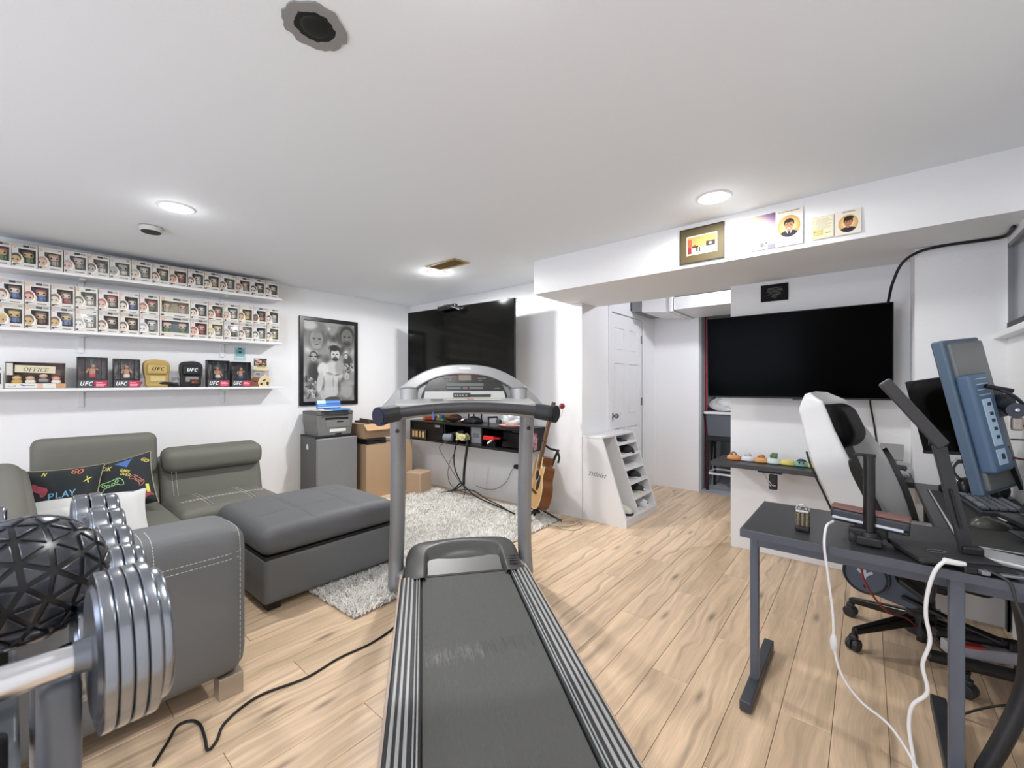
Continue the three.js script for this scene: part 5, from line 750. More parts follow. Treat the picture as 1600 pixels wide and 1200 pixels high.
// ---------- treadmill ----------
{
  const t = thing('treadmill', 'silver and dark grey treadmill with a running belt in the middle of the room', 'treadmill', [0.1515, 0, -0.194], R(52));
  const S = 1.0, E = 2.70;                                     // local: x across, -z forward; S and E: rear and front of the deck
  mesh('deck', [rb(0.60, 0.085, E - S, 0, 0.105, -(S + E) / 2, 0.01)], M(0x2a2b2c, 0.6), t);
  mesh('belt', [span(-0.247, 0.247, 0.150, 0.165, -E + 0.15, -S - 0.03, 0.004)], M(0xffffff, 0.72, 0, {
    map: canvasTex(512, 1024, (c) => {
      c.fillStyle = '#555553'; c.fillRect(0, 0, 512, 1024);
      for (let k = 0; k < 5200; k++) { c.fillStyle = k % 2 ? 'rgba(110,110,106,0.16)' : 'rgba(60,60,60,0.16)'; c.fillRect(rnd() * 512, rnd() * 1024, 1 + rnd() * 2, 3 + rnd() * 14); }
      c.save(); c.translate(0, 570); c.rotate(-0.06);
      for (let k = 0; k < 420; k++) { const x = rnd(); c.fillStyle = x < 0.5 ? `rgba(150,148,140,${0.05 + 0.13 * rnd()})` : `rgba(62,62,62,${0.08 + 0.12 * rnd()})`; c.fillRect(6 + x * 480, rnd() * 52 - 8, 1 + rnd() * 7, 2 + rnd() * 36); }
      c.restore();
      for (let k = 0; k < 80; k++) { c.fillStyle = 'rgba(150,148,140,0.10)'; c.fillRect(30 + rnd() * 420, rnd() * 1024, 1, 20 + rnd() * 120); }
    }), bumpMap: rep(grainTex, 8), bumpScale: 0.0004 }), t, false);
  { const b = t.children[1], p = b.geometry.attributes.position, uv = b.geometry.attributes.uv; for (let i = 0; i < p.count; i++) uv.setXY(i, (p.getX(i) + 0.247) / 0.494, (-p.getZ(i) - S) / (E - S)); }
  for (const s of [-1, 1]) {
    const rail = mesh('side_rail', [rb(0.108, 0.034, 1.44, s * 0.305, 0.158, -1.71, 0.006), span(s > 0 ? 0.345 : -0.362, s > 0 ? 0.362 : -0.345, 0.05, 0.172, -2.44, -S, 0.006)], M(0x303133, 0.55), t);
    [0.262, 0.274, 0.297, 0.319, 0.341].forEach((x, i) => mesh('ribbed_strip', rb(i < 2 ? 0.006 : 0.012, 0.008, 1.42, s * x, 0.1765, -1.71, 0.003), M(0xaaaaa8, 0.45, 0.2), rail));
    mesh('edge_trim', span(s > 0 ? 0.356 : -0.372, s > 0 ? 0.372 : -0.356, 0.11, 0.168, -2.5, -S, 0.005), M(0xb5a294, 0.5), rail);
    mesh('end_cap', rb(0.13, 0.11, 0.09, s * 0.312, 0.12, -S - 0.005, 0.02), M(0x1c1d1e, 0.6), t);
  }
  mesh('rear_roller', cyl(0.035, 0.035, 0.5, 0, 0.115, -S - 0.03, 0, 0, Math.PI / 2), mRubber, t);
  // motor hood: a moulded cover with a sunken ramp in the middle
  const sm = (a, b, x) => { const k = Math.max(0, Math.min(1, (x - a) / (b - a))); return k * k * (3 - 2 * k); };
  const hood = grid(72, 48, (u, v) => {
    const z = 2.385 + v * 0.44, half = z < 2.58 ? 0.352 : 0.352 * Math.pow(Math.max(0, 1 - Math.pow((z - 2.58) / 0.262, 2.3)), 0.42) * 0.62 + 0.134, a = (u * 2 - 1), x = a * half;
    const edge = 1 - Math.pow(Math.abs(a), 14), front = 1 - Math.pow(Math.max(0, (z - 2.62) / 0.206), 3);
    let y = 0.178 + 0.085 * sm(2.385, 2.68, z) * front + 0.018 * (1 - a * a);
    const bowl = (1 - sm(0.205, 0.235, Math.abs(x))) * (1 - sm(2.60, 2.68, z + 0.07 * (x * x) / 0.05));
    y -= bowl * (0.036 + 0.06 * (1 - sm(2.385, 2.60, z)));
    if (bowl > 0.5 && z < 2.42) y = Math.min(y, 0.140);
    y = 0.10 + (y - 0.10) * Math.pow(Math.max(0.0, edge), 0.35) * (v > 0.985 ? 0.2 : 1);
    return [x, y, -z];
  });
  mesh('motor_hood', hood, MD(0x4b4b49, 0.42), t);
  mesh('ramp_plate', [bx(0.43, 0.006, 0.185, 0, 0.196, -2.535, R(19))], M(0x6b6b68, 0.4, 0.1), t);
  mesh('belt_slot', span(-0.226, 0.226, 0.155, 0.1685, -2.448, -2.425, 0.003), mBlack, t);
  mesh('warning_label', [0, 1, 2, 3].map((i) => slab(0.262, 0.32, 0.2005 + i * 0.006, 0.2012 + i * 0.006, -2.455 - i * 0.022, -2.442 - i * 0.022)), M(0x3a3a39, 0.6), t);
  mesh('front_base', rb(0.66, 0.07, 0.12, 0, 0.05, -2.74, 0.02), mDark, t);
  for (const s of [-1, 1]) {
    const up = mesh('upright', (() => { const pts = [[s * 0.402, 0.06, -2.61], [s * 0.400, 0.20, -2.645], [s * 0.392, 0.40, -2.625], [s * 0.386, 0.75, -2.575], [s * 0.383, 1.09, -2.51]]; const g = tube(pts, 0.0445, 40, 16); return g; })(), M(0x97989a, 0.42, 0.35), t);
    mesh('bolt', [cyl(0.011, 0.011, 0.012, s * 0.384, 0.99, -2.48, Math.PI / 2 - 0.18, 0, 0, 12)], mDark, up);
    mesh('foot_cover', rb(0.05, 0.11, 0.16, s * 0.375, 0.09, -2.63, 0.02), M(0x8a8b8c, 0.45, 0.2), up);
  }
  // console
  const arch = [[-0.475, 1.098]]; for (let i = 0; i <= 30; i++) { const a = i / 30 * 2 - 1; const x = a * 0.465, y = 1.368 - 0.245 * Math.pow(Math.abs(a), 2.5); arch.push([x, y]); } arch.push([0.475, 1.098], [0.30, 1.112], [0, 1.128], [-0.30, 1.112]);
  const lean = (g) => g.translate(0, -1.1, 0).rotateX(R(-13)).translate(0, 1.1, -2.47);
  mesh('console_shell', lean(ext(shape(arch), 0.055, 0.016, 3).translate(0, 0, -0.075)), mSilver, t);
  const rim = arch.slice(1, 32), inner = rim.map(([x, y]) => [x * 0.86, 1.10 + (y - 1.10) * 0.83]);
  mesh('console_rim', lean(ext(shape([...rim, ...inner.slice().reverse()]), 0.018, 0.007, 3).translate(0, 0, 0.004)), M(0xa2a3a3, 0.34, 0.4), t);
  mesh('console_badge', lean(rb(0.07, 0.016, 0.004, 0, 1.349, 0.030, 0.003)), mWhite, t);
  const scr = [[-0.245, 1.168], [0.245, 1.168], [0.228, 1.235], [0.195, 1.285], [0.15, 1.312], [0.06, 1.322], [-0.06, 1.322], [-0.15, 1.312], [-0.195, 1.285], [-0.228, 1.235]];
  mesh('screen_surround', lean(ext(shape(smooth(scr, 60)), 0.012, 0.003).translate(0, 0, 0.0)), M(0x141516, 0.4), t);
  const panel = mesh('display_panel', lean(ext(shape(smooth(scr.map(([x, y]) => [x * 0.955, 1.214 + (y - 1.168) * 0.66]), 60)), 0.006, 0.001).translate(0, 0, 0.010)), M(0x30312f, 0.25), t);
  mesh('display_window', lean(rb(0.072, 0.04, 0.002, 0.0, 1.2985, 0.0185, 0.002)), M(0x7d7568, 0.4), panel);
  mesh('red_line', lean(tube([[-0.17, 1.298, 0.0185], [-0.08, 1.311, 0.0185], [0.08, 1.311, 0.0185], [0.17, 1.298, 0.0185]], 0.0018, 24, 5)), M(0x8d2f35, 0.5), panel);
  for (const [x, y, w, h] of [[-0.1, 1.292, 0.05, 0.007], [0.1, 1.292, 0.05, 0.007], [-0.09, 1.279, 0.016, 0.009], [0.09, 1.279, 0.02, 0.006], [0.16, 1.284, 0.03, 0.003], [0, 1.253, 0.22, 0.018], [-0.065, 1.232, 0.08, 0.013], [0.065, 1.232, 0.08, 0.013], [0, 1.232, 0.03, 0.013], [-0.17, 1.225, 0.03, 0.003], [0.19, 1.230, 0.03, 0.008]]) mesh('button', lean(rb(w, h, 0.003, x, y, 0.0185, 0.0012)), M(0x6a6b68, 0.4), panel);
  mesh('lower_plate', lean(ext(shape([[-0.238, 1.170], [0.238, 1.170], [0.228, 1.212], [-0.228, 1.212]]), 0.008, 0.002).translate(0, 0, 0.012)), M(0xc6c7c4, 0.35), t);
  mesh('control_keys', lean(mergeGeometries([prep(rb(0.10, 0.026, 0.006, -0.02, 1.190, 0.024, 0.003)), prep(rb(0.14, 0.016, 0.006, 0.08, 1.186, 0.024, 0.003))])), M(0x2d2e30, 0.4), t);
  mesh('key_caps', [-0.06, -0.045, -0.03, -0.015, 0.005].map((x) => lean(rb(0.008, 0.006, 0.004, x, 1.188, 0.028, 0.001))), M(0xbfc0bd, 0.4), t);
  mesh('accessory_tray', [rb(0.78, 0.03, 0.16, 0, 1.150, -2.405, 0.014, R(9))], M(0xc4c4c2, 0.38, 0.1), t);
  const lb = mesh('tray_labels', [slab(-0.20, -0.13, 0, 0.001, -0.012, 0.012)].map((g) => T(g, 0, 1.1695, -2.385, R(9))), M(0x5d5e5e, 0.5), t);
  mesh('white_label', T(slab(-0.11, 0.20, 0, 0.0012, -0.012, 0.014), 0, 1.1695, -2.385, R(9)), M(0xded9c9, 0.5), t);
  mesh('red_label', T(slab(0.0, 0.04, 0.0012, 0.002, -0.004, 0.012), 0, 1.1695, -2.385, R(9)), M(0xc24a52, 0.5), t);
  for (const s of [-1, 1]) { const h = mesh('bottle_holder', lean(cyl(0.052, 0.046, 0.12, s * 0.322, 1.165, 0.012)), M(0xa9aaa9, 0.34, 0.3), t); mesh('holder_lip', lean(T(new THREE.TorusGeometry(0.052, 0.004, 8, 30), s * 0.322, 1.226, 0.012, Math.PI / 2)), mSilver, h); }
  const under = []; for (let i = 0; i <= 20; i++) { const a = i / 20 * 2 - 1; under.push([a * 0.40, 1.068 + 0.032 * (1 - a * a)]); } for (let i = 20; i >= 0; i--) { const a = i / 20 * 2 - 1; under.push([a * 0.42, 1.112 + 0.018 * (1 - a * a)]); }
  mesh('underside_shell', ext(shape(under), 0.13, 0.008).translate(0, 0, -2.46), M(0xa39f97, 0.5), t);
  const hb = []; for (let i = 0; i <= 12; i++) { const a = i / 12 * 2 - 1; hb.push([a * 0.44, 1.132 - 0.034 * a * a, -2.235 - 0.02 * (1 - a * a)]); }
  const bar = mesh('handlebar', tube(hb, 0.027, 60, 16), M(0x3c3d40, 0.5), t);
  mesh('pulse_strip', new THREE.TorusGeometry(0.0275, 0.0014, 6, 24).rotateY(Math.PI / 2).translate(-0.19, 1.126, -2.235), M(0x6b5038, 0.5), bar);
  mesh('clip_cord', [rb(0.012, 0.05, 0.012, -0.19, 1.095, -2.235, 0.004)], M(0x3c6ea8, 0.5), bar);
  for (const s of [-1, 1]) {
    const grip = mesh('grip', [rod([s * 0.375, 1.106, -2.255], [s * 0.447, 1.096, -2.185], 0.043, 28), rod([s * 0.37, 1.105, -2.33], [s * 0.40, 1.10, -2.23], 0.03, 14)], M(0x2b2c2e, 0.55), t);
    mesh('grip_cap', [rod([s * 0.442, 1.0965, -2.19], [s * 0.458, 1.0945, -2.174], 0.0475, 32), rod([s * 0.456, 1.0947, -2.176], [s * 0.461, 1.094, -2.171], 0.042, 32)], M(s < 0 ? 0x23283a : 0x17181a, 0.6), grip);
    mesh('handrail_tube', rod([s * 0.385, 1.085, -2.50], [s * 0.385, 1.103, -2.25], 0.032, 16), M(0x9b9c9d, 0.4, 0.3), t);
  }
}
{
  tag(mesh('extension_cable', tube([[-1.98, 0.006, -1.48], [-1.90, 0.006, -1.36], [-1.855, 0.006, -1.256], [-1.83, 0.006, -1.124], [-1.843, 0.006, -0.97], [-1.826, 0.006, -0.818], [-1.863, 0.006, -0.633], [-1.808, 0.006, -0.509], [-1.741, 0.006, -0.467], [-1.718, 0.006, -0.438], [-1.791, 0.006, -0.446], [-1.879, 0.006, -0.450], [-1.920, 0.006, -0.434], [-1.931, 0.006, -0.402], [-1.865, 0.006, -0.356], [-1.790, 0.006, -0.306]], 0.005, 160, 7), M(0x121213, 0.6)), 'thin black power cord snaking across the oak floor between sofa and treadmill', 'cord');
}
// ---------- shoe rack by the passage door ----------
{
  const r = thing('shoe_rack', 'white sloping shoe cabinet with script lettering on its side', 'shoe rack', [AX + 0.004, 0, -3.80]);
  const side = (d) => shape([[0, 0], [0.435 - d, 0], [0.435 - d, 0.07], [0.20 - d, 0.765], [0, 0.765]]);
  const z0 = -0.345, z1 = 0.345, zm = 0.06;
  for (const z of [z0, z1 - 0.018]) mesh('side_panel', ext(side(0), 0.018, 0.0008, 1).translate(0, 0, z), mWhite, r);
  mesh('middle_panel', ext(side(0.006), 0.016, 0.0008, 1).translate(0, 0, zm), mWhite, r);
  mesh('back_panel', slab(0, 0.008, 0, 0.765, z0, z1), mWhite, r);
  mesh('kick_board', span(0.418, 0.435, 0.0, 0.072, z0 + 0.018, z1 - 0.018, 0.002), mWhite, r);
  mesh('top_board', span(0, 0.20, 0.762, 0.780, z0 - 0.004, z1 + 0.004, 0.003), mWhite, r);
  [0.06, 0.19, 0.32, 0.445, 0.565, 0.675].forEach((y) => { const x = 0.435 - Math.max(0, y - 0.07) / 0.695 * 0.235 - 0.006; mesh('shelf', span(0.008, x, y, y + 0.014, z0 + 0.018, zm, 0.002), mWhite, r); mesh('shelf_lip', bx(0.012, 0.03, zm - z0 - 0.018, x, y + 0.010, (zm + z0 + 0.018) / 2, 0, 0, 0.325), mWhite, r); });
  mesh('shelf', span(0.008, 0.42, 0.05, 0.064, zm, z1 - 0.018, 0.002), mWhite, r);
  const t = mesh('lettering', new THREE.PlaneGeometry(0.22, 0.088), new THREE.MeshStandardMaterial({ color: 0x77787a, roughness: 0.5, transparent: true, alphaMap: canvasTex(400, 160, (c) => { c.fillStyle = '#000'; c.fillRect(0, 0, 400, 160); c.fillStyle = '#fff'; c.font = 'italic bold 92px serif'; c.textAlign = 'center'; c.setTransform(1, 0.05, -0.25, 1, 20, -6); c.fillText('Titleist', 200, 112); }) }), r, true); t.position.set(0.15, 0.435, z1 + 0.0012);
  const shoe = (label, x, y, z, turn, main, sole, lace, cat = 'shoe') => {
    const o = thing('shoe', label, cat, [r.position.x + x, y, r.position.z + z], turn);
    const L = 0.24, pts = [];
    const up = grid(20, 26, (u, v) => { const s = v * L - 0.12, w = 0.034 + 0.012 * Math.sin(v * Math.PI) + (v > 0.6 ? 0.006 : 0), h = 0.03 + (v < 0.45 ? 0.055 * (1 - v * 0.4) : 0.055 * 0.82 * Math.pow(Math.max(0, 1 - (v - 0.45) / 0.55), 0.7)), a = u * Math.PI, e = Math.pow(Math.max(0, 1 - Math.pow(Math.abs(2 * v - 1), 6)), 0.5); return [s, 0.018 + Math.sin(a) * h * (0.35 + 0.65 * e), Math.cos(a) * w * (0.3 + 0.7 * e)]; });
    mesh('upper', up, MD(main, 0.6), o); mesh('sole', ext(shape(smooth([[-0.12, -0.03], [-0.125, 0], [-0.12, 0.03], [0, 0.036], [0.09, 0.042], [0.125, 0.0], [0.09, -0.042], [0, -0.036]], 40)), 0.016, 0.003).rotateX(-Math.PI / 2).translate(0, 0.003, 0), M(sole, 0.6), o);
    mesh('laces', [0, 1, 2, 3].map((i) => rb(0.006, 0.004, 0.04, 0.0 + i * 0.018, 0.078 - i * 0.008, 0, 0.002)), M(lace, 0.7), o);
    mesh('toe_cap', sph(0.034, 0.085, 0.03, 0, 1.1, 0.55, 1.05, 14), M(lace, 0.6), o);
    return o;
  };
  shoe('black low shoe in the second cell from the top of the white shoe cabinet', 0.15, 0.580, -0.17, 0.1, 0x141416, 0x28282a, 0x222224);
  shoe('dark grey and black shoe in the middle cell of the white shoe cabinet', 0.225, 0.335, -0.17, 0.15, 0x1d1e20, 0xdadad8, 0x55565a);
  shoe('black and white patterned shoe with a yellow sole below the dark one', 0.265, 0.205, -0.17, 0.1, 0x2b2b2c, 0xd6d1a2, 0xe2e2de);
  shoe('white shoe with small dark marks in the lowest right cell of the shoe cabinet', 0.30, 0.076, -0.17, 0.1, 0xd8d8d6, 0xe2e2e0, 0x77787a);
  shoe('white and pale green shoe in the left bay of the shoe cabinet', 0.29, 0.066, 0.16, 0.05, 0xd9d9c6, 0x2c2d2f, 0xc9cba4);
  const c = thing('flat_cap', 'dark folded flat cap in the top cell of the shoe cabinet', 'cap', [r.position.x + 0.10, 0.690, r.position.z - 0.15]);
  mesh('crown', sph(0.06, 0, 0.012, 0, 1.2, 0.28, 1, 20), M(0x39393b, 0.8), c); mesh('brim', rb(0.05, 0.006, 0.1, 0.07, 0.006, 0, 0.003), M(0x2b2b2d, 0.8), c);
}
// ---------- wall-mounted desk board with small toys ----------
{
  const s = thing('wall_desk', 'dark wall-mounted desk board under the right television carrying small toys', 'desk');
  mesh('board', span(-0.862, 0.208, 0.672, 0.704, WM + 0.001, -3.258, 0.003), M(0x333335, 0.42), s);
  for (const x of [-0.45, -0.05]) mesh('bracket', [span(x - 0.02, x + 0.02, 0.655, 0.672, WM + 0.001, -3.30, 0.002), span(x - 0.02, x + 0.02, 0.62, 0.655, WM + 0.001, WM + 0.012, 0.002)], mBlack, s);
  const clip = thing('cable_tray', 'small black cable holder hanging under the dark wall desk board', 'cable holder', [-0.50, 0.60, -3.30]);
  mesh('holder', [rb(0.05, 0.10, 0.03, 0.02, 0.0, 0, 0.008), rb(0.10, 0.012, 0.03, -0.02, 0.062, 0, 0.004)], mBlack, clip); mesh('wires', [tube([[-0.07, 0.06, 0], [-0.03, 0.05, 0.01], [-0.01, 0.0, 0.012], [0.01, -0.03, 0.015]], 0.003, 20, 5), tube([[-0.05, 0.06, 0.01], [-0.02, 0.04, 0.02], [0.02, -0.02, 0.018], [0.035, -0.02, 0.015]], 0.003, 20, 5)], M(0xb8b8b8, 0.5), clip);
  const Y = 0.7045, B = (k) => 0.85 + 0.15 * k;
  const toy = (label, x, main, low, topper, tcol) => {
    const o = thing('squeeze_toy', label, 'toy', [x, Y, -3.42], 0, 'small soft toys in a row on the dark wall desk board');
    mesh('body', T(lathe([[0, 0.0], [0.036, 0.001], [0.043, 0.012], [0.041, 0.026], [0.030, 0.036], [0, 0.04]], 24), 0, 0, 0).scale(1.05, 1, 0.8), M(main, 0.6), o);
    mesh('rim', T(new THREE.TorusGeometry(0.037, 0.007, 8, 28).rotateX(Math.PI / 2), 0, 0.009, 0).scale(1.08, 1, 0.82), M(low, 0.6), o);
    const g = { curl: [T(new THREE.TorusGeometry(0.014, 0.006, 8, 18), 0.002, 0.044, 0.008, 0.4), sph(0.009, -0.018, 0.042, 0.008)], bump: [sph(0.018, 0.004, 0.042, 0, 1, 0.8, 1, 14), sph(0.008, -0.016, 0.042, 0.012)], leaf: [sph(0.024, 0, 0.052, 0, 1, 0.9, 0.7, 16), ...[0, 1, 2, 3].map((i) => sph(0.010, -0.012 + i * 0.010, 0.058 + (i % 2) * 0.012, 0.016, 1, 1, 0.5, 10))], face: [sph(0.022, 0, 0.036, 0.004, 1.3, 0.7, 0.9, 16), sph(0.006, -0.01, 0.03, 0.032), sph(0.006, 0.012, 0.03, 0.032)], flat: [sph(0.028, 0, 0.030, 0, 1.1, 0.4, 0.8, 16)] }[topper];
    mesh('topping', g, M(tcol, 0.6), o);
  };
  toy('orange soft toy, the leftmost of the row on the dark wall desk board', -0.745, 0xd79a62, 0xd48a4e, 'curl', 0x9a7750);
  toy('white soft toy, second from the left in the row on the wall desk board', -0.652, 0xd9dadd, 0xcfd0d4, 'bump', 0xb4b6ba);
  toy('orange soft toy with a brown bump, third from the left on the wall desk board', -0.568, 0xdba066, 0xd9a35c, 'bump', 0xa97a4c);
  toy('pale white toy with green leaves on top, in the middle of the row of toys', -0.494, 0xcfdbd6, 0xd3dfda, 'leaf', 0x6d8468);
  toy('plain yellow soft toy, third from the right in the row of toys', -0.412, 0xd8cf78, 0xcfc468, 'flat', 0xddd592);
  toy('teal soft toy with a dark patch, second from the right in the row of toys', -0.333, 0x7fa79f, 0x6f9a92, 'face', 0x2c3633);
  toy('yellow soft toy partly hidden by the white chair, the rightmost of the row', -0.262, 0xd9cf7c, 0xcfc164, 'bump', 0xb79a5a);
  // clutter at the right end of the board, behind the chair
  const h = thing('game_controller', 'silver and black game gear lying at the right end of the wall desk board', 'controller', [0.10, Y, -3.36], -0.2);
  mesh('grey_shell', [sph(0.05, 0.045, 0.028, 0.03, 1.1, 0.55, 0.6, 18), rb(0.08, 0.03, 0.05, -0.02, 0.03, 0.02, 0.012)], M(0xb2b3b4, 0.4), h); mesh('black_pad', [rb(0.24, 0.035, 0.09, -0.05, 0.05, -0.06, 0.016), rb(0.16, 0.025, 0.08, -0.08, 0.014, 0.03, 0.01)], M(0x2a2b2e, 0.5), h);
  const st = thing('tablet_stand', 'small white stand with a tilted grey plate against the wall beside the column', 'stand', [0.13, Y, -3.52], -0.1);
  mesh('foot', rb(0.11, 0.01, 0.09, 0, 0.005, 0, 0.004), mWhite, st); mesh('stem', rb(0.03, 0.10, 0.03, 0, 0.06, 0, 0.006), mWhite, st); mesh('grey_plate', rb(0.11, 0.012, 0.11, -0.01, 0.135, 0.02, 0.003, R(55)), M(0x8f8f8c, 0.45), st);
  const sp = thing('small_speaker', 'black round speaker base with a short cable on the wall desk board', 'speaker', [-0.02, Y, -3.52]);
  mesh('speaker_body', lathe([[0, 0], [0.05, 0], [0.055, 0.012], [0.05, 0.03], [0.03, 0.04], [0, 0.042]], 28), mBlack, sp); mesh('mic_arm', [rod([-0.04, 0.03, 0.02], [-0.085, 0.12, 0.04], 0.006, 8), rb(0.018, 0.05, 0.014, -0.09, 0.125, 0.04, 0.006, 0, 0, 0.3)], mBlack, sp);
}
// ---------- L-shaped black desk ----------
{
  const d = thing('corner_desk', 'black L-shaped desk on grey steel legs in the right corner', 'desk');
  const top = M(0x303032, 0.38), edge = M(0x4a4f58, 0.45);
  mesh('near_top', span(-0.368, WR - 0.005, 0.672, 0.70, -2.312, -1.805, 0.004), top, d);
  mesh('side_top', span(0.205, WR - 0.005, 0.672, 0.70, -3.292, -2.315, 0.004), top, d);
  mesh('edge_strip', [span(-0.372, -0.366, 0.671, 0.7005, -2.312, -1.805, 0.001), span(-0.372, 0.6, 0.671, 0.6995, -1.806, -1.801, 0.001)], edge, d);
  const steel = M(0x5c6370, 0.42, 0.2);
  mesh('apron', [span(-0.345, 0.42, 0.592, 0.671, -1.985, -1.965, 0.003), span(-0.345, 0.42, 0.625, 0.671, -2.25, -2.235, 0.003)], steel, d);
  const leg = (x) => { const l = mesh('leg', [span(x - 0.015, x + 0.025, 0.04, 0.671, -1.995, -1.955, 0.004), span(x - 0.015, x + 0.025, 0.04, 0.671, -2.28, -2.24, 0.004)], steel, d); mesh('foot', [span(x - 0.018, x + 0.028, 0.006, 0.046, -2.32, -1.80, 0.005)], M(0x3e4148, 0.45), l); mesh('glide', [cyl(0.014, 0.016, 0.008, x + 0.005, 0.004, -2.29), cyl(0.014, 0.016, 0.008, x + 0.005, 0.004, -1.83)], mRubber, l); return l; };
  const l1 = mesh('leg', span(-0.368, -0.338, 0.04, 0.671, -1.998, -1.962, 0.004), steel, d);
  mesh('foot', span(-0.374, -0.334, 0.006, 0.046, -2.32, -1.80, 0.005), M(0x3e4148, 0.45), l1); mesh('glide', [cyl(0.014, 0.016, 0.008, -0.354, 0.004, -2.29), cyl(0.014, 0.016, 0.008, -0.354, 0.004, -1.83)], mRubber, l1);
  const l2 = mesh('leg', span(0.195, 0.23, 0.04, 0.671, -1.90, -1.865, 0.004), steel, d);
  mesh('foot', span(0.19, 0.236, 0.006, 0.046, -2.32, -1.74, 0.005), M(0x34363b, 0.45), l2);
  mesh('curved_leg', [tube([[0.345, 0.67, -1.99], [0.372, 0.55, -2.01], [0.385, 0.42, -2.02], [0.37, 0.28, -2.02], [0.33, 0.15, -2.0], [0.285, 0.03, -1.98]], 0.024, 40, 12)], M(0x1f2023, 0.5), d);
  mesh('leg', [span(0.24, 0.275, 0.02, 0.671, -3.25, -3.215, 0.004), span(0.55, 0.54, 0.02, 0.671, -3.25, -3.215, 0.004)], M(0x2a2c30, 0.45), d);
  const beam = mesh('cross_beam', [rod([0.2, 0.30, -2.30], [0.54, 0.26, -2.50], 0.018, 4), rod([0.18, 0.22, -2.26], [0.54, 0.17, -2.42], 0.022, 4)], mBlack, d);
  mesh('hanging_bracket', [span(0.235, 0.285, 0.52, 0.671, -2.24, -2.20, 0.003)], M(0x24272c, 0.5), d);
  const p = thing('power_strip', 'grey power strip with a red light on the rail under the black desk', 'power strip', [0.37, 0.235, -2.40], R(25));
  mesh('strip_body', rb(0.30, 0.045, 0.06, 0, 0, 0, 0.006), M(0x9b9ba0, 0.5), p); mesh('red_switch', rb(0.10, 0.012, 0.03, -0.09, 0.024, 0.015, 0.004), M(0xa8372f, 0.4), p); mesh('plug', [rb(0.03, 0.05, 0.04, 0.05, 0.03, 0, 0.008), rb(0.03, 0.05, 0.04, 0.10, 0.03, 0, 0.008)], mBlack, p);
  const bk = thing('wooden_panel', 'pale wooden boards standing on the floor against the right wall under the desk', 'boards', [0.02, 0, -3.45]);
  mesh('board', rb(0.035, 0.30, 0.10, 0, 0.15, 0, 0.003), M(0xa8966c, 0.6), bk); mesh('board', rb(0.02, 0.27, 0.10, 0.04, 0.135, 0, 0.003), M(0xc7b58c, 0.6), bk); mesh('black_base', rb(0.12, 0.02, 0.12, 0.03, 0.01, 0.05, 0.004), mBlack, bk);
}
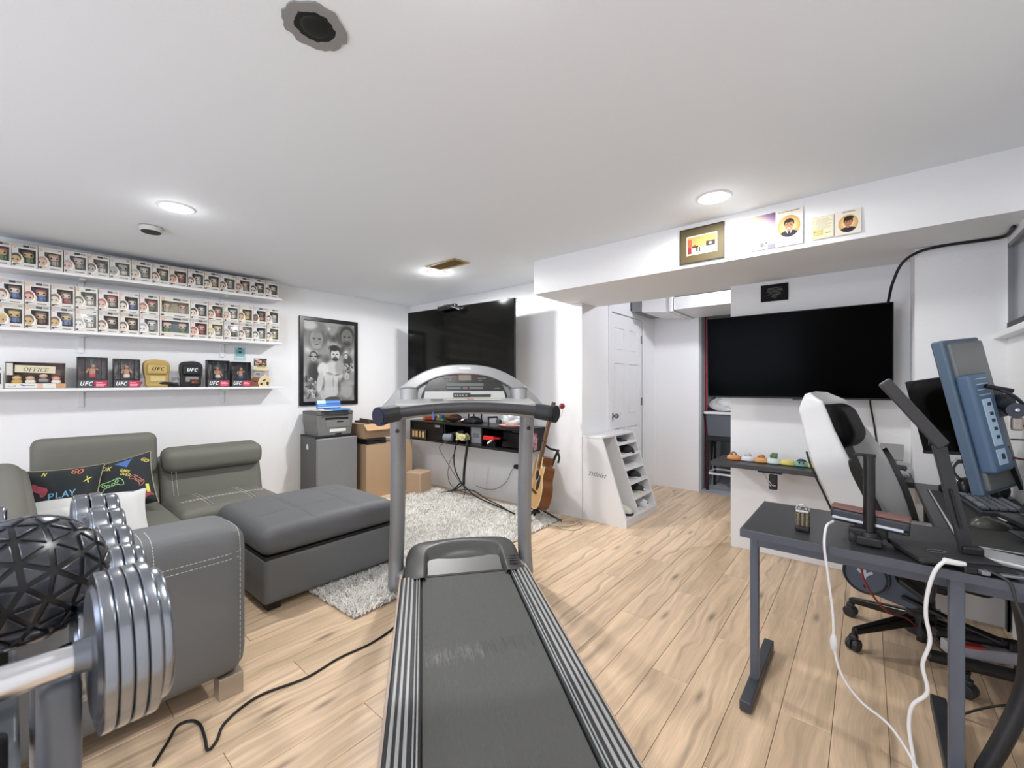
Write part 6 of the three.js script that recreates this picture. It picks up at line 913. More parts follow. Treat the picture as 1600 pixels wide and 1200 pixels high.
{ // gaming chair
  const c = thing('gaming_chair', 'white and black gaming chair with a head pillow on a five-star base', 'chair', [0.14, 0, -2.78], R(-14));
  const wh = M(0xd2d2d2, 0.4, 0, { bumpMap: rep(grainTex, 8), bumpScale: 0.0003 }), bl = M(0x161617, 0.45);
  // local: +x is where the chair faces. backrest: cross-sections up a leaning spine
  const spine = (t) => [-0.10 - 0.335 * t + 0.05 * t * t, 0.44 + 0.765 * t];
  const wid = (t) => { const k = [[0, 0.235], [0.18, 0.25], [0.38, 0.262], [0.55, 0.28], [0.68, 0.255], [0.80, 0.215], [0.90, 0.19], [0.96, 0.165], [1, 0.13]]; const n = k.length - 1; for (let i = 1; i <= n; i++) if (t <= k[i][0] || i === n) { const g = (q) => k[Math.max(0, Math.min(n, q))][1], u = Math.min(1, (t - k[i - 1][0]) / (k[i][0] - k[i - 1][0])), a = g(i - 2), b = g(i - 1), c2 = g(i), d = g(i + 1); return 0.5 * (2 * b + (c2 - a) * u + (2 * a - 5 * b + 4 * c2 - d) * u * u + (3 * b - a - 3 * c2 + d) * u * u * u); } return 0.12; };
  const bol = (t) => 0.115 + 0.05 * Math.sin(Math.min(1, t / 0.72) * Math.PI) - 0.05 * Math.max(0, t - 0.7) / 0.3;
  const sect = (t, a) => {                                    // closed section: back, side bolsters that stand forward, hollow middle
    const w = wid(t), b = bol(t), [sx, sy] = spine(t), an = a * Math.PI * 2, cs = Math.cos(an), sn = Math.sin(an);
    const z = w * Math.sign(sn) * Math.pow(Math.abs(sn), 0.55), e = Math.min(1, (1 - t) * 9 + 0.25);
    const fr = cs > 0 ? (0.035 + b * Math.pow(Math.abs(z) / w, 3.2)) : -0.055;
    const n = Math.pow(Math.abs(cs), 0.4) * Math.sign(cs), dx = (cs > 0 ? fr * n : 0.06 * n + b * 0.12 * 0) * e;
    return [sx + dx * 0.92 + 0.02, sy + dx * 0.38, z];
  };
  const shell = grid(64, 60, (u, v) => sect(0.0 + v * 1.0, u));
  mesh('backrest', [shell, grid(64, 2, (u, v) => { const p = sect(1, u), q = spine(1); return [p[0] * (1 - v) + (q[0] + 0.02) * v, p[1] * (1 - v) + (q[1] + 0.012) * v, p[2] * (1 - v)]; })], MD(0xd2d2d2, 0.4), c);
  const pipe = []; for (let i = 0; i <= 40; i++) { const t = 0.02 + 0.62 * i / 40, w = wid(t), [x, y] = spine(t); pipe.push([x - 0.026, y - 0.02, w * 0.965]); }
  mesh('black_piping', tube(pipe, 0.005, 80, 6), bl, c);
  for (const s of [-1, 1]) {
    const ins = grid(14, 30, (u, v) => { const t = 0.08 + v * 0.50, w = wid(t), b = bol(t), [x, y] = spine(t), k = Math.sin(v * Math.PI) ** 0.6, f = 0.35 + 0.5 * u * k; return [x + 0.05 + b * (0.15 + 0.62 * (1 - u * k)) * 0.9, y + (b * 0.5) * 0.38, s * (w * 1.012 - 0.012 * u)]; });
    mesh('side_inset', ins, MD(0x161617, 0.45), c);
  }
  mesh('back_stripe', grid(4, 24, (u, v) => { const t = 0.12 + v * 0.5, [x, y] = spine(t); return [x + 0.062, y + 0.02, (u - 0.5) * 0.16]; }), MD(0x1a1a1b, 0.5), c);
  mesh('head_pillow', T(softBox(0.17, 0.235, 0.31, 0.078, { n: 18, m: 18 }), -0.262, 1.035, 0.02, 0, 0, 0.38), new THREE.MeshPhysicalMaterial({ color: 0x0c0c0b, roughness: 0.5, specularIntensity: 0.35 }), c);
  
  mesh('seat', softBox(0.44, 0.11, 0.50, 0.045, { n: 22, m: 22, crown: 0.01 }).translate(0.10, 0.455, 0), M(0x1b1b1d, 0.5), c);
  for (const s of [-1, 1]) mesh('seat_bolster', softBox(0.41, 0.10, 0.09, 0.04, { n: 14, m: 8 }).translate(0.105, 0.50, s * 0.235), wh, c);
  const hin = mesh('recline_hinge', [cyl(0.085, 0.088, 0.03, -0.075, 0.385, 0.285, Math.PI / 2, 0, 0, 40), ext(shape(smooth([[-0.16, 0.42], [-0.12, 0.33], [-0.02, 0.30], [0.09, 0.30], [0.10, 0.35], [0.03, 0.38], [0.0, 0.46], [-0.08, 0.50]], 40)), 0.03, 0.006).translate(0, 0, 0.24)], M(0x4b5666, 0.45), c);
  mesh('hinge_ring', new THREE.TorusGeometry(0.078, 0.005, 8, 40).translate(-0.075, 0.385, 0.299), mBlack, hin);
  mesh('emblem', [ext(shape([[0, -0.026], [0.007, -0.004], [0.03, 0.016], [0.024, 0.024], [0.004, 0.012], [0.006, 0.024], [-0.006, 0.024], [-0.004, 0.012], [-0.024, 0.024], [-0.03, 0.016], [-0.007, -0.004]]), 0.002).translate(-0.075, 0.385, 0.3)], M(0xb9c4cc, 0.4), hin);
  mesh('hinge_slot', rb(0.02, 0.014, 0.004, -0.07, 0.335, 0.3, 0.003), mBlack, hin);
  const arm = mesh('armrest_bracket', [bar([0.05, 0.40, 0.28], [0.14, 0.37, 0.33], 0.05, 0.02), bar([0.14, 0.37, 0.33], [0.17, 0.62, 0.335], 0.05, 0.03, [1, 0, 0]), bar([0.05, 0.40, -0.28], [0.14, 0.37, -0.33], 0.05, 0.02), bar([0.14, 0.37, -0.33], [0.17, 0.62, -0.335], 0.05, 0.03, [1, 0, 0])], bl, c);
  for (const s of [-1, 1]) mesh('arm_pad', rb(0.25, 0.028, 0.09, 0.19, 0.632, s * 0.335, 0.012), M(0x2c2f36, 0.5), c);
  mesh('recline_lever', [bar([0.05, 0.34, 0.30], [0.26, 0.30, 0.32], 0.03, 0.012), rb(0.12, 0.018, 0.04, 0.28, 0.298, 0.32, 0.008, 0, 0, -0.15)], bl, c);
  mesh('seat_plate', [rb(0.26, 0.05, 0.22, 0.06, 0.37, 0, 0.012), rb(0.2, 0.04, 0.16, 0.06, 0.335, 0, 0.012)], bl, c);
  mesh('gas_column', [cyl(0.026, 0.026, 0.16, 0.06, 0.27, 0), cyl(0.045, 0.05, 0.13, 0.06, 0.235, 0)], M(0x222326, 0.5), c);
  const hub = [0.06, 0.13, 0];
  mesh('base_hub', [cyl(0.055, 0.062, 0.10, hub[0], 0.14, 0), cyl(0.018, 0.018, 0.06, hub[0], 0.075, 0)], M(0x1d1d20, 0.4), c);
  [161, 233, 305, 17, 89].forEach((deg) => {
    const a = R(deg), dx = Math.cos(a), dz = -Math.sin(a), tip = [hub[0] + 0.315 * dx, 0.088, dz * 0.315], th = deg * 0.37, wx = 0.0135 * Math.sin(th), wz = 0.0135 * Math.cos(th);
    const lg = mesh('base_leg', [(() => { const A = V(hub[0] + 0.03 * dx, 0.15, dz * 0.03), B = V(...tip), y = B.clone().sub(A), L = y.length(); y.normalize(); const x = V(0, 1, 0).cross(y).normalize(), z = x.clone().cross(y); const g = new RoundedBoxGeometry(0.052, L, 0.05, 3, 0.014), p = g.attributes.position; for (let i = 0; i < p.count; i++) { const k = 1 - 0.42 * (p.getY(i) / L + 0.5); p.setX(i, p.getX(i) * k); p.setZ(i, p.getZ(i) * k); } return g.applyMatrix4(new THREE.Matrix4().makeBasis(x, y, z).setPosition(A.add(B).multiplyScalar(0.5))); })()], M(0x0d0d0e, 0.18), c);
    const cs = mesh('caster', [T(lathe([[0, -0.012], [0.022, -0.012], [0.028, -0.008], [0.028, 0.006], [0.024, 0.011], [0, 0.012]], 24), tip[0] + wx, 0.028, tip[2] + wz, Math.PI / 2, th), T(lathe([[0, -0.012], [0.022, -0.012], [0.028, -0.008], [0.028, 0.006], [0.024, 0.011], [0, 0.012]], 24), tip[0] - wx, 0.028, tip[2] - wz, Math.PI / 2, th), rb(0.034, 0.026, 0.034, tip[0], 0.06, tip[2], 0.008), cyl(0.008, 0.008, 0.03, tip[0], 0.078, tip[2])], M(0x2a2c30, 0.45), lg);
  });
}
{ // things on the near wing of the desk
  const Y = 0.7005;
  const l = thing('wire_lantern', 'small ribbed metal lantern with a bail handle and black foot on the near desk', 'lantern', [-0.185, Y, -1.93]);
  mesh('foot', rb(0.046, 0.018, 0.036, 0, 0.009, 0, 0.005), mBlack, l);
  mesh('ribbed_body', [-0.014, 0, 0.014].flatMap((x) => [cyl(0.0085, 0.0085, 0.05, x, 0.043, 0, 0, 0, 0, 14), ...[0, 1, 2, 3, 4].map((i) => T(new THREE.TorusGeometry(0.009, 0.0016, 6, 16), x, 0.024 + i * 0.0085, 0, Math.PI / 2))]), M(0x8b8170, 0.3, 0.85), l);
  mesh('top_cap', [rb(0.044, 0.012, 0.03, 0, 0.073, 0, 0.005), sph(0.006, -0.01, 0.082, 0), sph(0.006, 0.011, 0.082, 0)], M(0xa7a7a3, 0.3, 0.8), l);
  mesh('bail_handle', T(new THREE.TorusGeometry(0.021, 0.0028, 8, 24, Math.PI), 0, 0.076, -0.006), M(0xb5b8b6, 0.3, 0.7), l);
  const b = thing('bar_light', 'clamp light with dark bar and brown top on a black pole', 'lamp', [0.007, Y, -1.90], 0);
  mesh('clamp', [rb(0.07, 0.03, 0.06, 0, 0.018, 0, 0.006), rb(0.05, 0.05, 0.03, -0.03, 0.03, 0.0, 0.006), cyl(0.024, 0.03, 0.035, 0, 0.03, 0)], M(0x1d1e20, 0.45), b);
  mesh('clamp_screw', [cyl(0.005, 0.005, 0.03, -0.045, 0.035, 0.02, Math.PI / 2), cyl(0.007, 0.007, 0.008, 0.04, 0.03, 0.03, Math.PI / 2), cyl(0.007, 0.007, 0.008, -0.045, 0.035, 0.036, Math.PI / 2)], mDark, b);
  mesh('pole', [cyl(0.0165, 0.0165, 0.30, 0, 0.155, 0)], M(0x111113, 0.35), b); mesh('pole_cap', [cyl(0.019, 0.019, 0.008, 0, 0.308, 0), rb(0.04, 0.01, 0.014, -0.02, 0.309, 0, 0.003)], mBlack, b);
  const hd = mesh('light_bar', [rb(0.212, 0.034, 0.055, 0.0, 0.0, 0, 0.010)], M(0x2f333b, 0.45), b); hd.position.set(0.0, 0.085, -0.035); hd.rotation.set(0, R(-5), R(-3.2), 'YXZ');
  mesh('brown_top', rb(0.212, 0.010, 0.058, 0, 0.021, -0.002, 0.004), M(0x7b5650, 0.5), hd); mesh('white_strip', rb(0.19, 0.009, 0.006, -0.004, -0.014, 0.028, 0.002), M(0xc8cfdb, 0.4), hd); mesh('lower_edge', rb(0.20, 0.012, 0.045, 0.006, -0.022, 0.002, 0.004), mBlack, hd);
  mesh('bar_joint', [rb(0.09, 0.07, 0.04, 0.005, 0.045, -0.03, 0.01)], mBlack, b);
  // folding desk lamp: flat foot plate, leaning lower arm, upper head folded the other way
  const f = thing('folding_lamp', 'dark flat folding desk lamp with a bent arm on a square foot plate', 'lamp', [0.19, Y, -1.905], 0);
  const P = (p) => [p[0] - 0.19, p[1] - Y, p[2] + 1.905];
  mesh('foot_plate', [rb(0.20, 0.016, 0.17, -0.01, 0.017, 0.0, 0.004, 0, R(24))], M(0x2b2b2c, 0.4), f); mesh('foot_pad', rb(0.18, 0.01, 0.15, -0.01, 0.005, 0, 0.004, 0, R(24)), mBlack, f); mesh('touch_ring', T(new THREE.TorusGeometry(0.016, 0.0012, 6, 30).rotateX(Math.PI / 2).scale(1.5, 1, 0.8), -0.02, 0.0255, 0.02, 0, R(24)), M(0x5b5c5e, 0.4), f);
  const A = P([0.246, 0.70, -1.93]), B = P([0.172, 1.075, -1.885]), C = P([0.042, 1.262, -1.775]);
  const la = mesh('lower_arm', bar(A, B, 0.034, 0.016, [0.25, 0, 0.97], 0.004), M(0x2b2c2f, 0.42), f); mesh('arm_slot', bar([A[0] * 0.72 + B[0] * 0.28, A[1] * 0.72 + B[1] * 0.28, A[2] + 0.012 + (B[2] - A[2]) * 0.28 + 0.0], [A[0] * 0.40 + B[0] * 0.60, A[1] * 0.40 + B[1] * 0.60, A[2] + 0.012 + (B[2] - A[2]) * 0.6], 0.008, 0.006, [0.25, 0, 0.97], 0.002), mBlack, la);
  mesh('upper_head', bar([B[0] + 0.012, B[1] - 0.014, B[2] + 0.012], C, 0.036, 0.014, [0.25, 0, 0.97], 0.006), M(0x36373a, 0.4), f);
  mesh('joint', [cyl(0.012, 0.012, 0.04, B[0], B[1] - 0.005, B[2], 0, 0, Math.PI / 2)], mBlack, f);
  mesh('foot_block', rb(0.05, 0.026, 0.04, A[0] + 0.003, 0.036, A[2], 0.006, 0, R(15)), M(0x1c1c1d, 0.4), f);
  const n = thing('plastic_pouch', 'clear plastic pouch of papers lying behind the lamp foot', 'pouch', [0.33, Y, -2.0], R(-18));
  mesh('pouch', [rb(0.19, 0.010, 0.13, 0, 0.006, 0, 0.004)], new THREE.MeshPhysicalMaterial({ color: 0xc5c9cc, roughness: 0.2, transmission: 0.5, thickness: 0 }), n); mesh('paper', rb(0.15, 0.004, 0.09, -0.01, 0.006, 0.0, 0.001, 0, 0.1), M(0xaeb1b4, 0.6), n); mesh('zip_edge', rb(0.19, 0.006, 0.006, 0, 0.012, 0.06, 0.002), mWhite, n);
  const rd = thing('red_mug_lid', 'round red and black knob at the right picture edge on the desk', 'knob', [0.395, Y, -1.86]);
  mesh('red_dome', sph(0.035, 0, 0.03, 0, 1, 0.9, 1, 20), M(0xb0332b, 0.4), rd); mesh('black_base', cyl(0.036, 0.034, 0.03, 0, 0.015, 0), mBlack, rd);
  const hub = thing('usb_hub', 'small black usb hub with plugs at the front edge beside the lamp foot', 'hub', [0.27, Y, -1.83], R(20));
  mesh('hub_body', rb(0.12, 0.018, 0.035, 0, 0.010, 0, 0.004), mBlack, hub); mesh('metal_plugs', [rb(0.02, 0.012, 0.02, -0.02, 0.012, 0.024, 0.003), rb(0.05, 0.008, 0.02, 0.04, 0.01, 0.022, 0.003)], M(0x8d9096, 0.35, 0.7), hub);
  const cab = (label, pts, r, col, name = 'cable') => tag(mesh(name, tube(pts, r, 150, 8), M(col, 0.45)), label, 'cable');
  const w1 = thing('white_cable', 'white cable with an inline switch hanging from the bar light to the floor', 'cable', [0, 0, 0]);
  mesh('cable', tube([[-0.09, 0.772, -1.86], [-0.105, 0.765, -1.81], [-0.110, 0.715, -1.785], [-0.100, 0.607, -1.785], [-0.086, 0.47, -1.785], [-0.082, 0.36, -1.785], [-0.060, 0.278, -1.785], [-0.014, 0.220, -1.785], [0.056, 0.180, -1.78], [0.12, 0.10, -1.74], [0.16, 0.012, -1.70], [0.20, 0.006, -1.6]], 0.0042, 160, 8), M(0xdedede, 0.4), w1); mesh('inline_switch', T(sph(0.011, 0, 0, 0, 1, 2.8, 0.9, 16), -0.084, 0.385, -1.785), M(0xd6d6d6, 0.4), w1);
  const w2 = thing('white_cable', 'thicker white cable plugged into the folding lamp foot, hanging beside the desk leg', 'cable', [0, 0, 0]);
  mesh('cable', tube([[0.205, 0.722, -1.80], [0.180, 0.728, -1.785], [0.160, 0.705, -1.775], [0.141, 0.627, -1.775], [0.137, 0.559, -1.775], [0.146, 0.484, -1.775], [0.130, 0.405, -1.775], [0.140, 0.327, -1.775], [0.108, 0.272, -1.775], [0.100, 0.205, -1.775], [0.11, 0.10, -1.75], [0.10, 0.008, -1.72], [0.02, 0.006, -1.62]], 0.0052, 170, 8), M(0xe0e0e0, 0.4), w2); mesh('plug', rod([0.178, 0.729, -1.787], [0.222, 0.722, -1.812], 0.009, 12, 0.007), mWhite, w2);
  cab('thin dark cable drooping from the front desk edge to the lower right', [[0.27, 0.715, -1.815], [0.305, 0.70, -1.80], [0.32, 0.64, -1.795], [0.35, 0.56, -1.795], [0.40, 0.50, -1.80], [0.47, 0.44, -1.83]], 0.004, 0x2d2f33);
  cab('red cable hanging under the near desk and crossing the floor toward the chair base', [[-0.02, 0.60, -2.15], [-0.018, 0.57, -2.16], [-0.01, 0.48, -2.2], [0.02, 0.38, -2.3], [0.07, 0.28, -2.42], [0.14, 0.20, -2.6], [0.2, 0.10, -2.75], [0.3, 0.03, -2.85]], 0.004, 0x9a2a2c, 'red_cable');
  cab('thin black cable lying on the floor under the side desk', [[0.22, 0.008, -2.15], [0.27, 0.008, -2.3], [0.38, 0.10, -2.3], [0.48, 0.06, -2.4], [0.53, 0.01, -2.45]], 0.004, 0x151517);
  const bag = thing('blue_clip', 'small bright blue clip at the right picture edge under the desk', 'clip', [0.465, 0.19, -1.95]);
  mesh('clip_body', rb(0.03, 0.025, 0.03, 0, 0, 0, 0.006), M(0x2a5fb5, 0.4), bag); mesh('clip_post', rod([0, -0.19, 0], [0, -0.01, 0], 0.012, 10), M(0x2c3038, 0.5), bag);
}
{ // monitors and gear on the side wing
  const Y = 0.7005;
  const m = thing('monitor', 'blue-grey monitor turned upright, seen from behind with its row of ports', 'monitor', [0.322, 1.143, -2.36]); 
  { const up = V(-0.19, 1, 0.0).normalize(), n = V(0.86, 0, 0.51), nn = n.clone().addScaledVector(up, -n.dot(up)).normalize(), x = up.clone().cross(nn).normalize(); m.quaternion.setFromRotationMatrix(new THREE.Matrix4().makeBasis(x, up, nn)); }
  const W = 0.24, H = 0.58, bg = M(0x55687c, 0.38, 0.1), bk = M(0x6b6f70, 0.3);
  mesh('bezel', [rb(W, H, 0.036, 0, 0, -0.007, 0.008)], bg, m); mesh('screen', slab(-W / 2 + 0.006, W / 2 - 0.006, -H / 2 + 0.006, H / 2 - 0.006, -0.0265, -0.024), mScreen, m);
  mesh('back_shell', rb(W - 0.03, H - 0.03, 0.02, 0.005, 0, 0.014, 0.008), bk, m);
  const po = mesh('port_hump', rb(0.125, 0.36, 0.045, -0.045, -0.03, 0.032, 0.012), M(0x526b86, 0.4), m);
  mesh('port_plate', rb(0.055, 0.17, 0.003, -0.05, -0.03, 0.056, 0.002), M(0xaecbe0, 0.4), po); mesh('port_plate', rb(0.055, 0.055, 0.003, -0.05, -0.155, 0.056, 0.002), M(0xa9c6dc, 0.4), po);
  for (const y of [0.035, 0.0, -0.025, -0.055, -0.085]) mesh('port', rb(0.02, 0.012, 0.004, -0.044, y, 0.0575, 0.002), M(0x20303f, 0.5), po); mesh('port', rb(0.018, 0.02, 0.004, -0.045, -0.155, 0.0575, 0.002), M(0x16202b, 0.5), po);
  for (const y of [0.13, 0.11, 0.09, 0.07]) mesh('vent_slot', rb(0.07, 0.004, 0.004, -0.045, y, 0.055, 0.0015), M(0x9db7cb, 0.4), po);
  mesh('video_plug', [rod([-0.04, 0.10, 0.06], [0.02, 0.07, 0.10], 0.008, 10)], mBlack, m);
  mesh('mount_plate', [rb(0.11, 0.11, 0.012, 0.06, 0.03, 0.034, 0.004), cyl(0.03, 0.03, 0.03, 0.07, 0.03, 0.055, Math.PI / 2)], M(0x2d3138, 0.45), m);
  mesh('stand_fin', [bar([0.03, -0.14, 0.04], [0.10, -0.29, 0.02], 0.012, 0.05)], mBlack, m);
  const a = thing('swivel_mount', 'black jointed monitor arm reaching in from the right wall', 'monitor arm', [0, 0, 0]);
  mesh('arm_link', [bar([0.405, 1.16, -2.38], [0.49, 1.17, -2.40], 0.045, 0.03), bar([0.48, 1.17, -2.40], [0.54, 1.185, -2.44], 0.04, 0.035)], M(0x2e3138, 0.45), a);
  mesh('pivot', [cyl(0.026, 0.026, 0.05, 0.415, 1.16, -2.36, Math.PI / 2), cyl(0.022, 0.022, 0.06, 0.49, 1.17, -2.40)], M(0x3d434d, 0.4, 0.3), a); mesh('pivot_bolt', [sph(0.008, 0.416, 1.16, -2.333, 1, 1, 0.5, 10)], mChrome, a);
  mesh('wall_plate', rb(0.02, 0.16, 0.1, 0.543, 1.185, -2.44, 0.004), mDark, a); mesh('cable_clip', [rb(0.03, 0.05, 0.025, 0.42, 1.11, -2.36, 0.008)], M(0xa9a198, 0.4, 0.4), a);
  const cab = (label, pts, r, col, name = 'cable') => tag(mesh(name, tube(pts, r, 80, 7), M(col, 0.45)), label, 'cable');
  cab('thick dark video cable plugged into the back of the upright monitor', [[0.37, 1.235, -2.31], [0.40, 1.215, -2.31], [0.43, 1.185, -2.34], [0.45, 1.17, -2.37]], 0.006, 0x1b2530);
  cab('upper thin black wire running from the jointed mount toward the right picture edge', [[0.42, 1.11, -2.35], [0.46, 1.095, -2.36], [0.52, 1.11, -2.4], [0.54, 1.12, -2.44]], 0.003, 0x18191b);
  cab('lower thin black wire behind the upright monitor', [[0.41, 1.05, -2.38], [0.5, 1.055, -2.4], [0.54, 1.08, -2.44]], 0.003, 0x18191b);
  cab('dark red cable curving behind the upright monitor at the right edge', [[0.40, 0.985, -2.40], [0.46, 0.975, -2.41], [0.53, 0.99, -2.42], [0.54, 1.04, -2.46]], 0.004, 0x5b1f28, 'red_cable');
  const s = thing('monitor', 'black flat monitor seen from its dark screen side behind the upright one', 'monitor', [0.287, 1.105, -2.844]);
  { const up = V(-0.20, 1, 0).normalize(), n = V(-0.80, 0, 0.60), nn = n.clone().addScaledVector(up, -n.dot(up)).normalize(), x = up.clone().cross(nn).normalize(); s.quaternion.setFromRotationMatrix(new THREE.Matrix4().makeBasis(x, up, nn)); }
  mesh('housing', rb(0.34, 0.37, 0.018, 0, 0, -0.01, 0.005), mBlack, s); mesh('screen', slab(-0.165, 0.165, -0.17, 0.18, -0.001, 0.001), mScreen, s); mesh('lower_bezel', rb(0.34, 0.014, 0.006, 0, -0.176, 0.0, 0.002), M(0x2b2c30, 0.4), s);
  mesh('neck', rod([0.05, -0.16, -0.03], [0.02, -0.39, -0.10], 0.016, 12), mBlack, s);
  const hs = thing('headset', 'black over-ear headset lying below the black monitor', 'headset', [0.40, Y, -3.05], R(30));
  mesh('ear_cup', [T(lathe([[0, 0.03], [0.04, 0.03], [0.055, 0.014], [0.055, -0.012], [0.04, -0.024], [0, -0.024]], 26), -0.05, 0.05, 0.05, Math.PI / 2 - 0.2, 0.2)], M(0x1a1b22, 0.35), hs); mesh('ear_cup', [T(lathe([[0, 0.03], [0.04, 0.03], [0.055, 0.014], [0.055, -0.012], [0.04, -0.024], [0, -0.024]], 26), 0.07, 0.045, 0.02, Math.PI / 2 - 0.2, -0.3)], M(0x1a1b22, 0.35), hs);
  mesh('headband', [tube([[-0.06, 0.06, 0.05], [-0.085, 0.12, 0.0], [-0.02, 0.165, -0.05], [0.06, 0.14, -0.04], [0.085, 0.06, 0.015]], 0.011, 40, 10)], M(0x2a2c33, 0.3), hs); mesh('silver_arc', [tube([[-0.075, 0.05, 0.062], [-0.098, 0.12, 0.01], [-0.03, 0.178, -0.05]], 0.004, 30, 6)], mChrome, hs);
  mesh('black_rest', rb(0.2, 0.04, 0.14, 0.02, 0.02, -0.03, 0.012), mBlack, hs);
  const mt = thing('desk_mat', 'dark desk mat with a pale stitched border under the keyboard and mouse', 'mat', [0, 0, 0]);
  mesh('mat', span(0.245, WR - 0.01, Y, Y + 0.003, -3.10, -2.10, 0.001), M(0x30302f, 0.8), mt); mesh('border', [slab(0.247, 0.253, Y + 0.003, Y + 0.0045, -3.09, -2.11), slab(0.25, WR - 0.012, Y + 0.003, Y + 0.0045, -2.112, -2.106)], M(0xb9bcc0, 0.7), mt);
  const k = thing('keyboard', 'grey keyboard with large dark keys on the desk mat', 'keyboard', [0.418, Y + 0.0035, -2.83], R(6));
  mesh('case', rb(0.15, 0.022, 0.40, 0, 0.011, 0, 0.006, 0, 0, 0.06), M(0x34373c, 0.45), k);
  for (let i = 0; i < 13; i++) for (let j = 0; j < 5; j++) mesh('key', rb(0.022, 0.012, 0.024, -0.052 + j * 0.026, 0.027 + j * 0.0016, -0.172 + i * 0.0285, 0.004), M(j === 0 && i % 4 ? 0x7d838b : 0x5c6168, 0.45), k);
  const mo = thing('mouse', 'large dark olive computer mouse in front of the keyboard', 'mouse', [0.365, Y + 0.0035, -2.42], R(20));
  mesh('mouse_body', grid(24, 18, (u, v) => { const a = u * Math.PI * 2, b = v * Math.PI / 2, r = Math.cos(b), k = 1 - 0.18 * Math.cos(a); return [0.062 * r * Math.cos(a), 0.038 * Math.sin(b) * k, 0.034 * r * Math.sin(a)]; }), MD(0x45453f, 0.3), mo); mesh('scroll_wheel', cyl(0.007, 0.007, 0.006, -0.03, 0.034, 0, Math.PI / 2), mBlack, mo); mesh('button_seam', tube([[-0.058, 0.012, 0.0], [-0.03, 0.036, 0.0], [0.0, 0.0405, 0.0]], 0.0009, 16, 5), mBlack, mo);
  cab('thin black mouse wire running right over the desk mat', [[0.42, Y + 0.01, -2.43], [0.47, Y + 0.008, -2.45], [0.53, Y + 0.007, -2.46], [0.54, Y + 0.007, -2.5]], 0.0025, 0x151515, 'mouse_wire');
  const lp = thing('laptop', 'black laptop on a raised stand at the right picture edge', 'laptop', [0.475, Y + 0.003, -2.30], R(14));
  mesh('base', rb(0.13, 0.014, 0.24, -0.01, 0.06, 0, 0.004), M(0x1d1f23, 0.4), lp); mesh('screen_lid', rb(0.014, 0.22, 0.30, 0.05, 0.165, 0, 0.005, 0, 0, -0.45), M(0x23262b, 0.4), lp); mesh('stand_foot', [bar([-0.06, 0.05, 0.1], [0.03, 0.004, 0.1], 0.016, 0.006), bar([-0.06, 0.05, -0.1], [0.03, 0.004, -0.1], 0.016, 0.006), rb(0.09, 0.006, 0.22, 0.0, 0.004, 0, 0.002)], M(0x6d7177, 0.4, 0.6), lp); mesh('hinge', [cyl(0.008, 0.008, 0.26, 0.005, 0.068, 0, Math.PI / 2)], M(0x8a8e94, 0.35, 0.7), lp);
  const nt = thing('paper_note', 'crumpled white paper beside the laptop stand', 'paper', [0.47, Y + 0.004, -2.52], R(20)); mesh('paper', grid(8, 8, (u, v) => [(u - 0.5) * 0.10, 0.006 + 0.02 * vnoise(u * 3 + 1, v * 3 + 4), (v - 0.5) * 0.12]), MD(0xc4c5c5, 0.7), nt);
  const gb = thing('round_handle', 'dark blue-grey cylinder sticking out under the side desk edge', 'cylinder', [0.20, 0.575, -2.62]); mesh('cylinder_body', [T(cyl(0.026, 0.026, 0.20, 0.04, 0, 0, 0, 0, Math.PI / 2), 0, 0, 0)], M(0x394050, 0.45), gb); mesh('end_cap', [T(cyl(0.02, 0.027, 0.012, -0.066, 0, 0, 0, 0, Math.PI / 2), 0, 0, 0)], M(0x23272f, 0.5), gb);
}
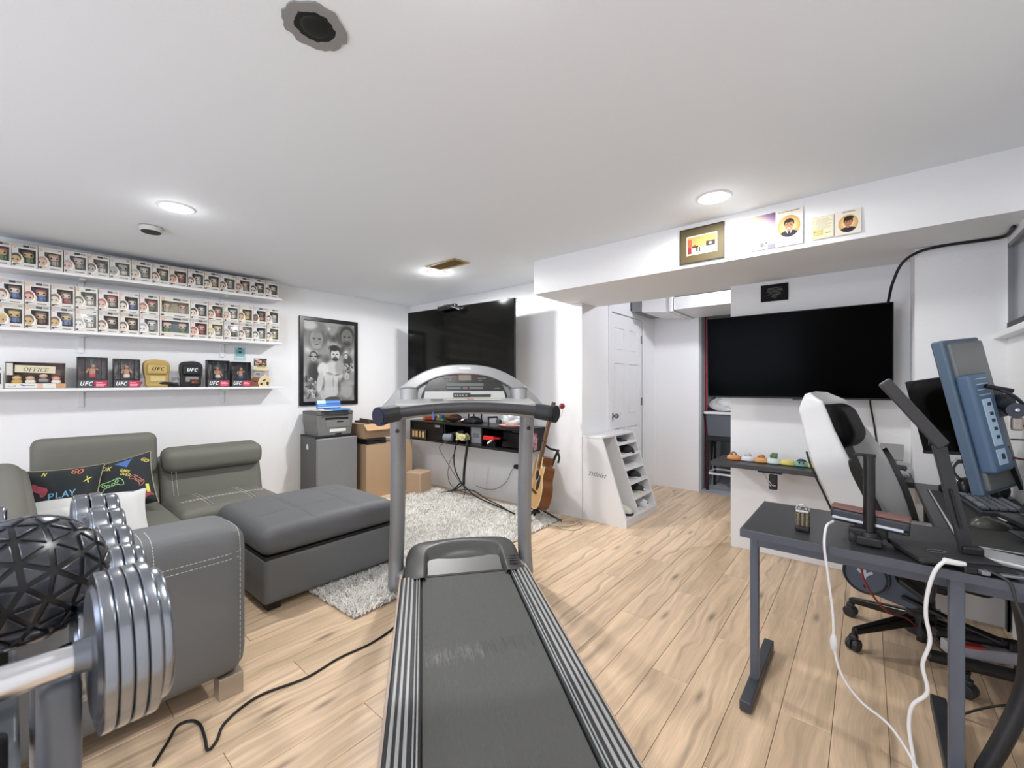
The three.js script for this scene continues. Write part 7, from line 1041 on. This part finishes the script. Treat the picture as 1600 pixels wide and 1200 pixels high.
// ---------- dumbbell rack in the near left corner ----------
{
  const r = thing('dumbbell_rack', 'grey steel dumbbell rack at the lower left picture corner', 'rack');
  const mPlate = M(0x8f949c, 0.2, 1), rail = M(0x6f7477, 0.4, 0.4);
  mesh('rail', [span(-1.86, -0.52, 0.74, 0.775, -0.01, 0.03, 0.006)], rail, r); mesh('rail', [span(-1.86, -0.52, 0.74, 0.775, 0.14, 0.18, 0.006)], rail, r);
  mesh('rail', [span(-1.86, -0.52, 0.36, 0.395, -0.01, 0.03, 0.006), span(-1.86, -0.52, 0.36, 0.395, 0.14, 0.18, 0.006)], rail, r);
  for (const x of [-1.80, -0.66]) mesh('post', [span(x - 0.03, x + 0.03, 0.0, 0.80, 0.05, 0.11, 0.008), span(x - 0.03, x + 0.03, 0, 0.04, -0.12, 0.36, 0.01)], rail, r);
  const cradle = (x, y) => mesh('cradle', [rb(0.05, 0.10, 0.03, x - 0.03, y - 0.05, 0.0, 0.012, 0, 0, 0.2), rb(0.05, 0.10, 0.03, x + 0.03, y - 0.05, 0.0, 0.012, 0, 0, -0.2)], mRubber, r);
  const bell = (label, x, y, z0, rad, n, th, hl) => {           // handle along z, the near head ends at z0
    const o = thing('dumbbell', label, 'dumbbell', [x, y, z0 + n * th / 2], 0, 'chrome dumbbells on the rack');
    const head = (zs, dir) => { for (let i = 0; i < n; i++) { const k = i === 0 ? 0.88 : 1, R0 = rad * k, h = th * 0.49, b = Math.min(0.008, th * 0.28) * (i === 0 ? 1.6 : 1); const p = [[0, h]]; for (let q = 0; q <= 4; q++) { const a = Math.PI / 2 * q / 4; p.push([R0 - b + b * Math.sin(a), h - b + b * Math.cos(a)]); } for (let q = 0; q <= 4; q++) { const a = Math.PI / 2 * q / 4; p.push([R0 - b * 0.5 + b * 0.5 * Math.cos(a), -h + b * 0.5 - b * 0.5 * Math.sin(a)]); } p.push([0, -h]); mesh('weight_plate', T(lathe(p.reverse(), 72), 0, 0, zs + dir * (i + 0.5) * th, dir > 0 ? -Math.PI / 2 : Math.PI / 2), mPlate, o); } mesh('inner_collar', [T(cyl(0.0165, 0.019, 0.016), 0, 0, zs + dir * (n * th + 0.008), Math.PI / 2), T(cyl(rad * 0.8, rad * 0.86, 0.004, 0, 0, 0, 0, 0, 0, 48), 0, 0, zs + dir * (n * th + 0.001), Math.PI / 2)], M(0x7d838c, 0.3, 0.9), o); };
    const L0 = -n * th / 2; head(L0, 1); head(L0 + 2 * n * th + hl, -1);
    mesh('handle', [T(lathe([[0.0135, 0], [0.0155, hl * 0.25], [0.0165, hl * 0.5], [0.0155, hl * 0.75], [0.0135, hl]], 24), 0, 0, L0 + n * th, Math.PI / 2)], M(0xd7d9dc, 0.25, 1), o);
    return o;
  };
  bell('largest chrome dumbbell with five plates, nearest the viewer at the lower left', -0.66, 0.953, -0.120, 0.084, 5, 0.0118, 0.13);
  bell('chrome dumbbell just behind the nearest large one, right of the black ball', -1.105, 0.872, -0.172, 0.070, 3, 0.0165, 0.12);
  bell('chrome dumbbell third from the viewer, rising behind the black ball', -1.285, 0.872, -0.180, 0.070, 2, 0.028, 0.12);
  bell('chrome dumbbell of two wide plates, second from the far end of the rack', -1.495, 0.870, -0.195, 0.070, 2, 0.032, 0.12);
  bell('farthest chrome dumbbell of three plates, in front of the white cushions', -1.69, 0.870, -0.208, 0.072, 3, 0.031, 0.12);
  for (const x of [-0.66, -1.105, -1.285, -1.495, -1.69]) mesh('cradle', [rb(0.03, 0.10, 0.02, x - 0.035, 0.83, 0.01, 0.008, 0, 0, 0.25), rb(0.03, 0.10, 0.02, x + 0.035, 0.83, 0.01, 0.008, 0, 0, -0.25)], mRubber, r);
  bell('chrome dumbbell mostly hidden under the black ball beside the nearest dumbbell', -0.885, 0.858, -0.118, 0.066, 4, 0.014, 0.13);
  for (const [x, h, y] of [[-0.685, 0.26, 0.80], [-0.905, 0.20, 0.75]]) mesh('saddle', rb(0.05, h, 0.034, x, y, -0.036, 0.012), M(0x70747a, 0.45, 0.2), r);
  bell('chrome dumbbell on the lower tier of the rack at the bottom picture edge', -0.80, 0.46, -0.10, 0.07, 4, 0.014, 0.12);
  bell('second chrome dumbbell on the lower tier of the rack at the bottom picture edge', -1.05, 0.46, -0.10, 0.065, 4, 0.014, 0.12);
  // massage ball with raised triangular pads
  const b = thing('massage_ball', 'glossy black ball with raised triangular pads lying on the dumbbell rack', 'ball', [-0.955, 0.962, -0.015]);
  const RB = 0.093; mesh('core', new THREE.SphereGeometry(RB * 0.955, 48, 32), M(0x0c0e14, 0.35), b);
  const ico = new THREE.IcosahedronGeometry(1, 2).toNonIndexed(), p = ico.attributes.position, mp = new THREE.MeshPhysicalMaterial({ color: 0x2b2e36, roughness: 0.22, clearcoat: 0.5, clearcoatRoughness: 0.15 });
  const rot = new THREE.Matrix4().makeRotationFromEuler(new THREE.Euler(0.35, 0.6, 0.2));
  for (let i = 0; i < p.count; i += 3) {
    const t = [0, 1, 2].map((k) => V().fromBufferAttribute(p, i + k).applyMatrix4(rot)), c = t[0].clone().add(t[1]).add(t[2]).divideScalar(3);
    const at = (k, s, h) => t[k].clone().sub(c).multiplyScalar(s).add(c).normalize().multiplyScalar(h);
    const pts = [], tri = (a, bb, cc) => pts.push(...a.toArray(), ...bb.toArray(), ...cc.toArray());
    const top = [0, 1, 2].map((k) => at(k, 0.57, RB)), mid = [0, 1, 2].map((k) => at(k, 0.68, RB * 0.985)), low = [0, 1, 2].map((k) => at(k, 0.73, RB * 0.94)), cc = c.clone().normalize().multiplyScalar(RB);
    for (let k = 0; k < 3; k++) { const j = (k + 1) % 3; tri(cc, top[k], top[j]); tri(top[k], mid[k], mid[j]); tri(top[k], mid[j], top[j]); tri(mid[k], low[k], low[j]); tri(mid[k], low[j], mid[j]); }
    const g = new THREE.BufferGeometry(); g.setAttribute('position', new THREE.Float32BufferAttribute(pts, 3)); g.computeVertexNormals(); { const q = g.attributes.position, nm = g.attributes.normal, w = V(); for (let k = 0; k < q.count; k++) { w.fromBufferAttribute(q, k); if (w.length() > RB * 0.99) { w.normalize(); nm.setXYZ(k, w.x, w.y, w.z); } } }
    mesh('rubber_pad', g, mp, b);
  }
}
// ---------- finish: every thing gets its origin at its base, shadows on ----------
for (const o of [...scene.children]) {
  if (o.isLight || o.isCamera) continue;
  if (o.position.lengthSq() === 0 && o.rotation.y === 0 && o.userData.kind !== 'structure') {
    const b = new THREE.Box3().setFromObject(o), c = b.getCenter(V()); c.y = b.min.y;
    if (o.isGroup) for (const k of o.children) k.position.sub(c); else o.geometry.translate(-c.x, -c.y, -c.z);
    o.position.copy(c);
  }
}
scene.traverse((o) => { if (o.isMesh) { o.castShadow = true; o.receiveShadow = true; } if (o.isLight) o.castShadow = true; });
renderer.render(scene, camera);
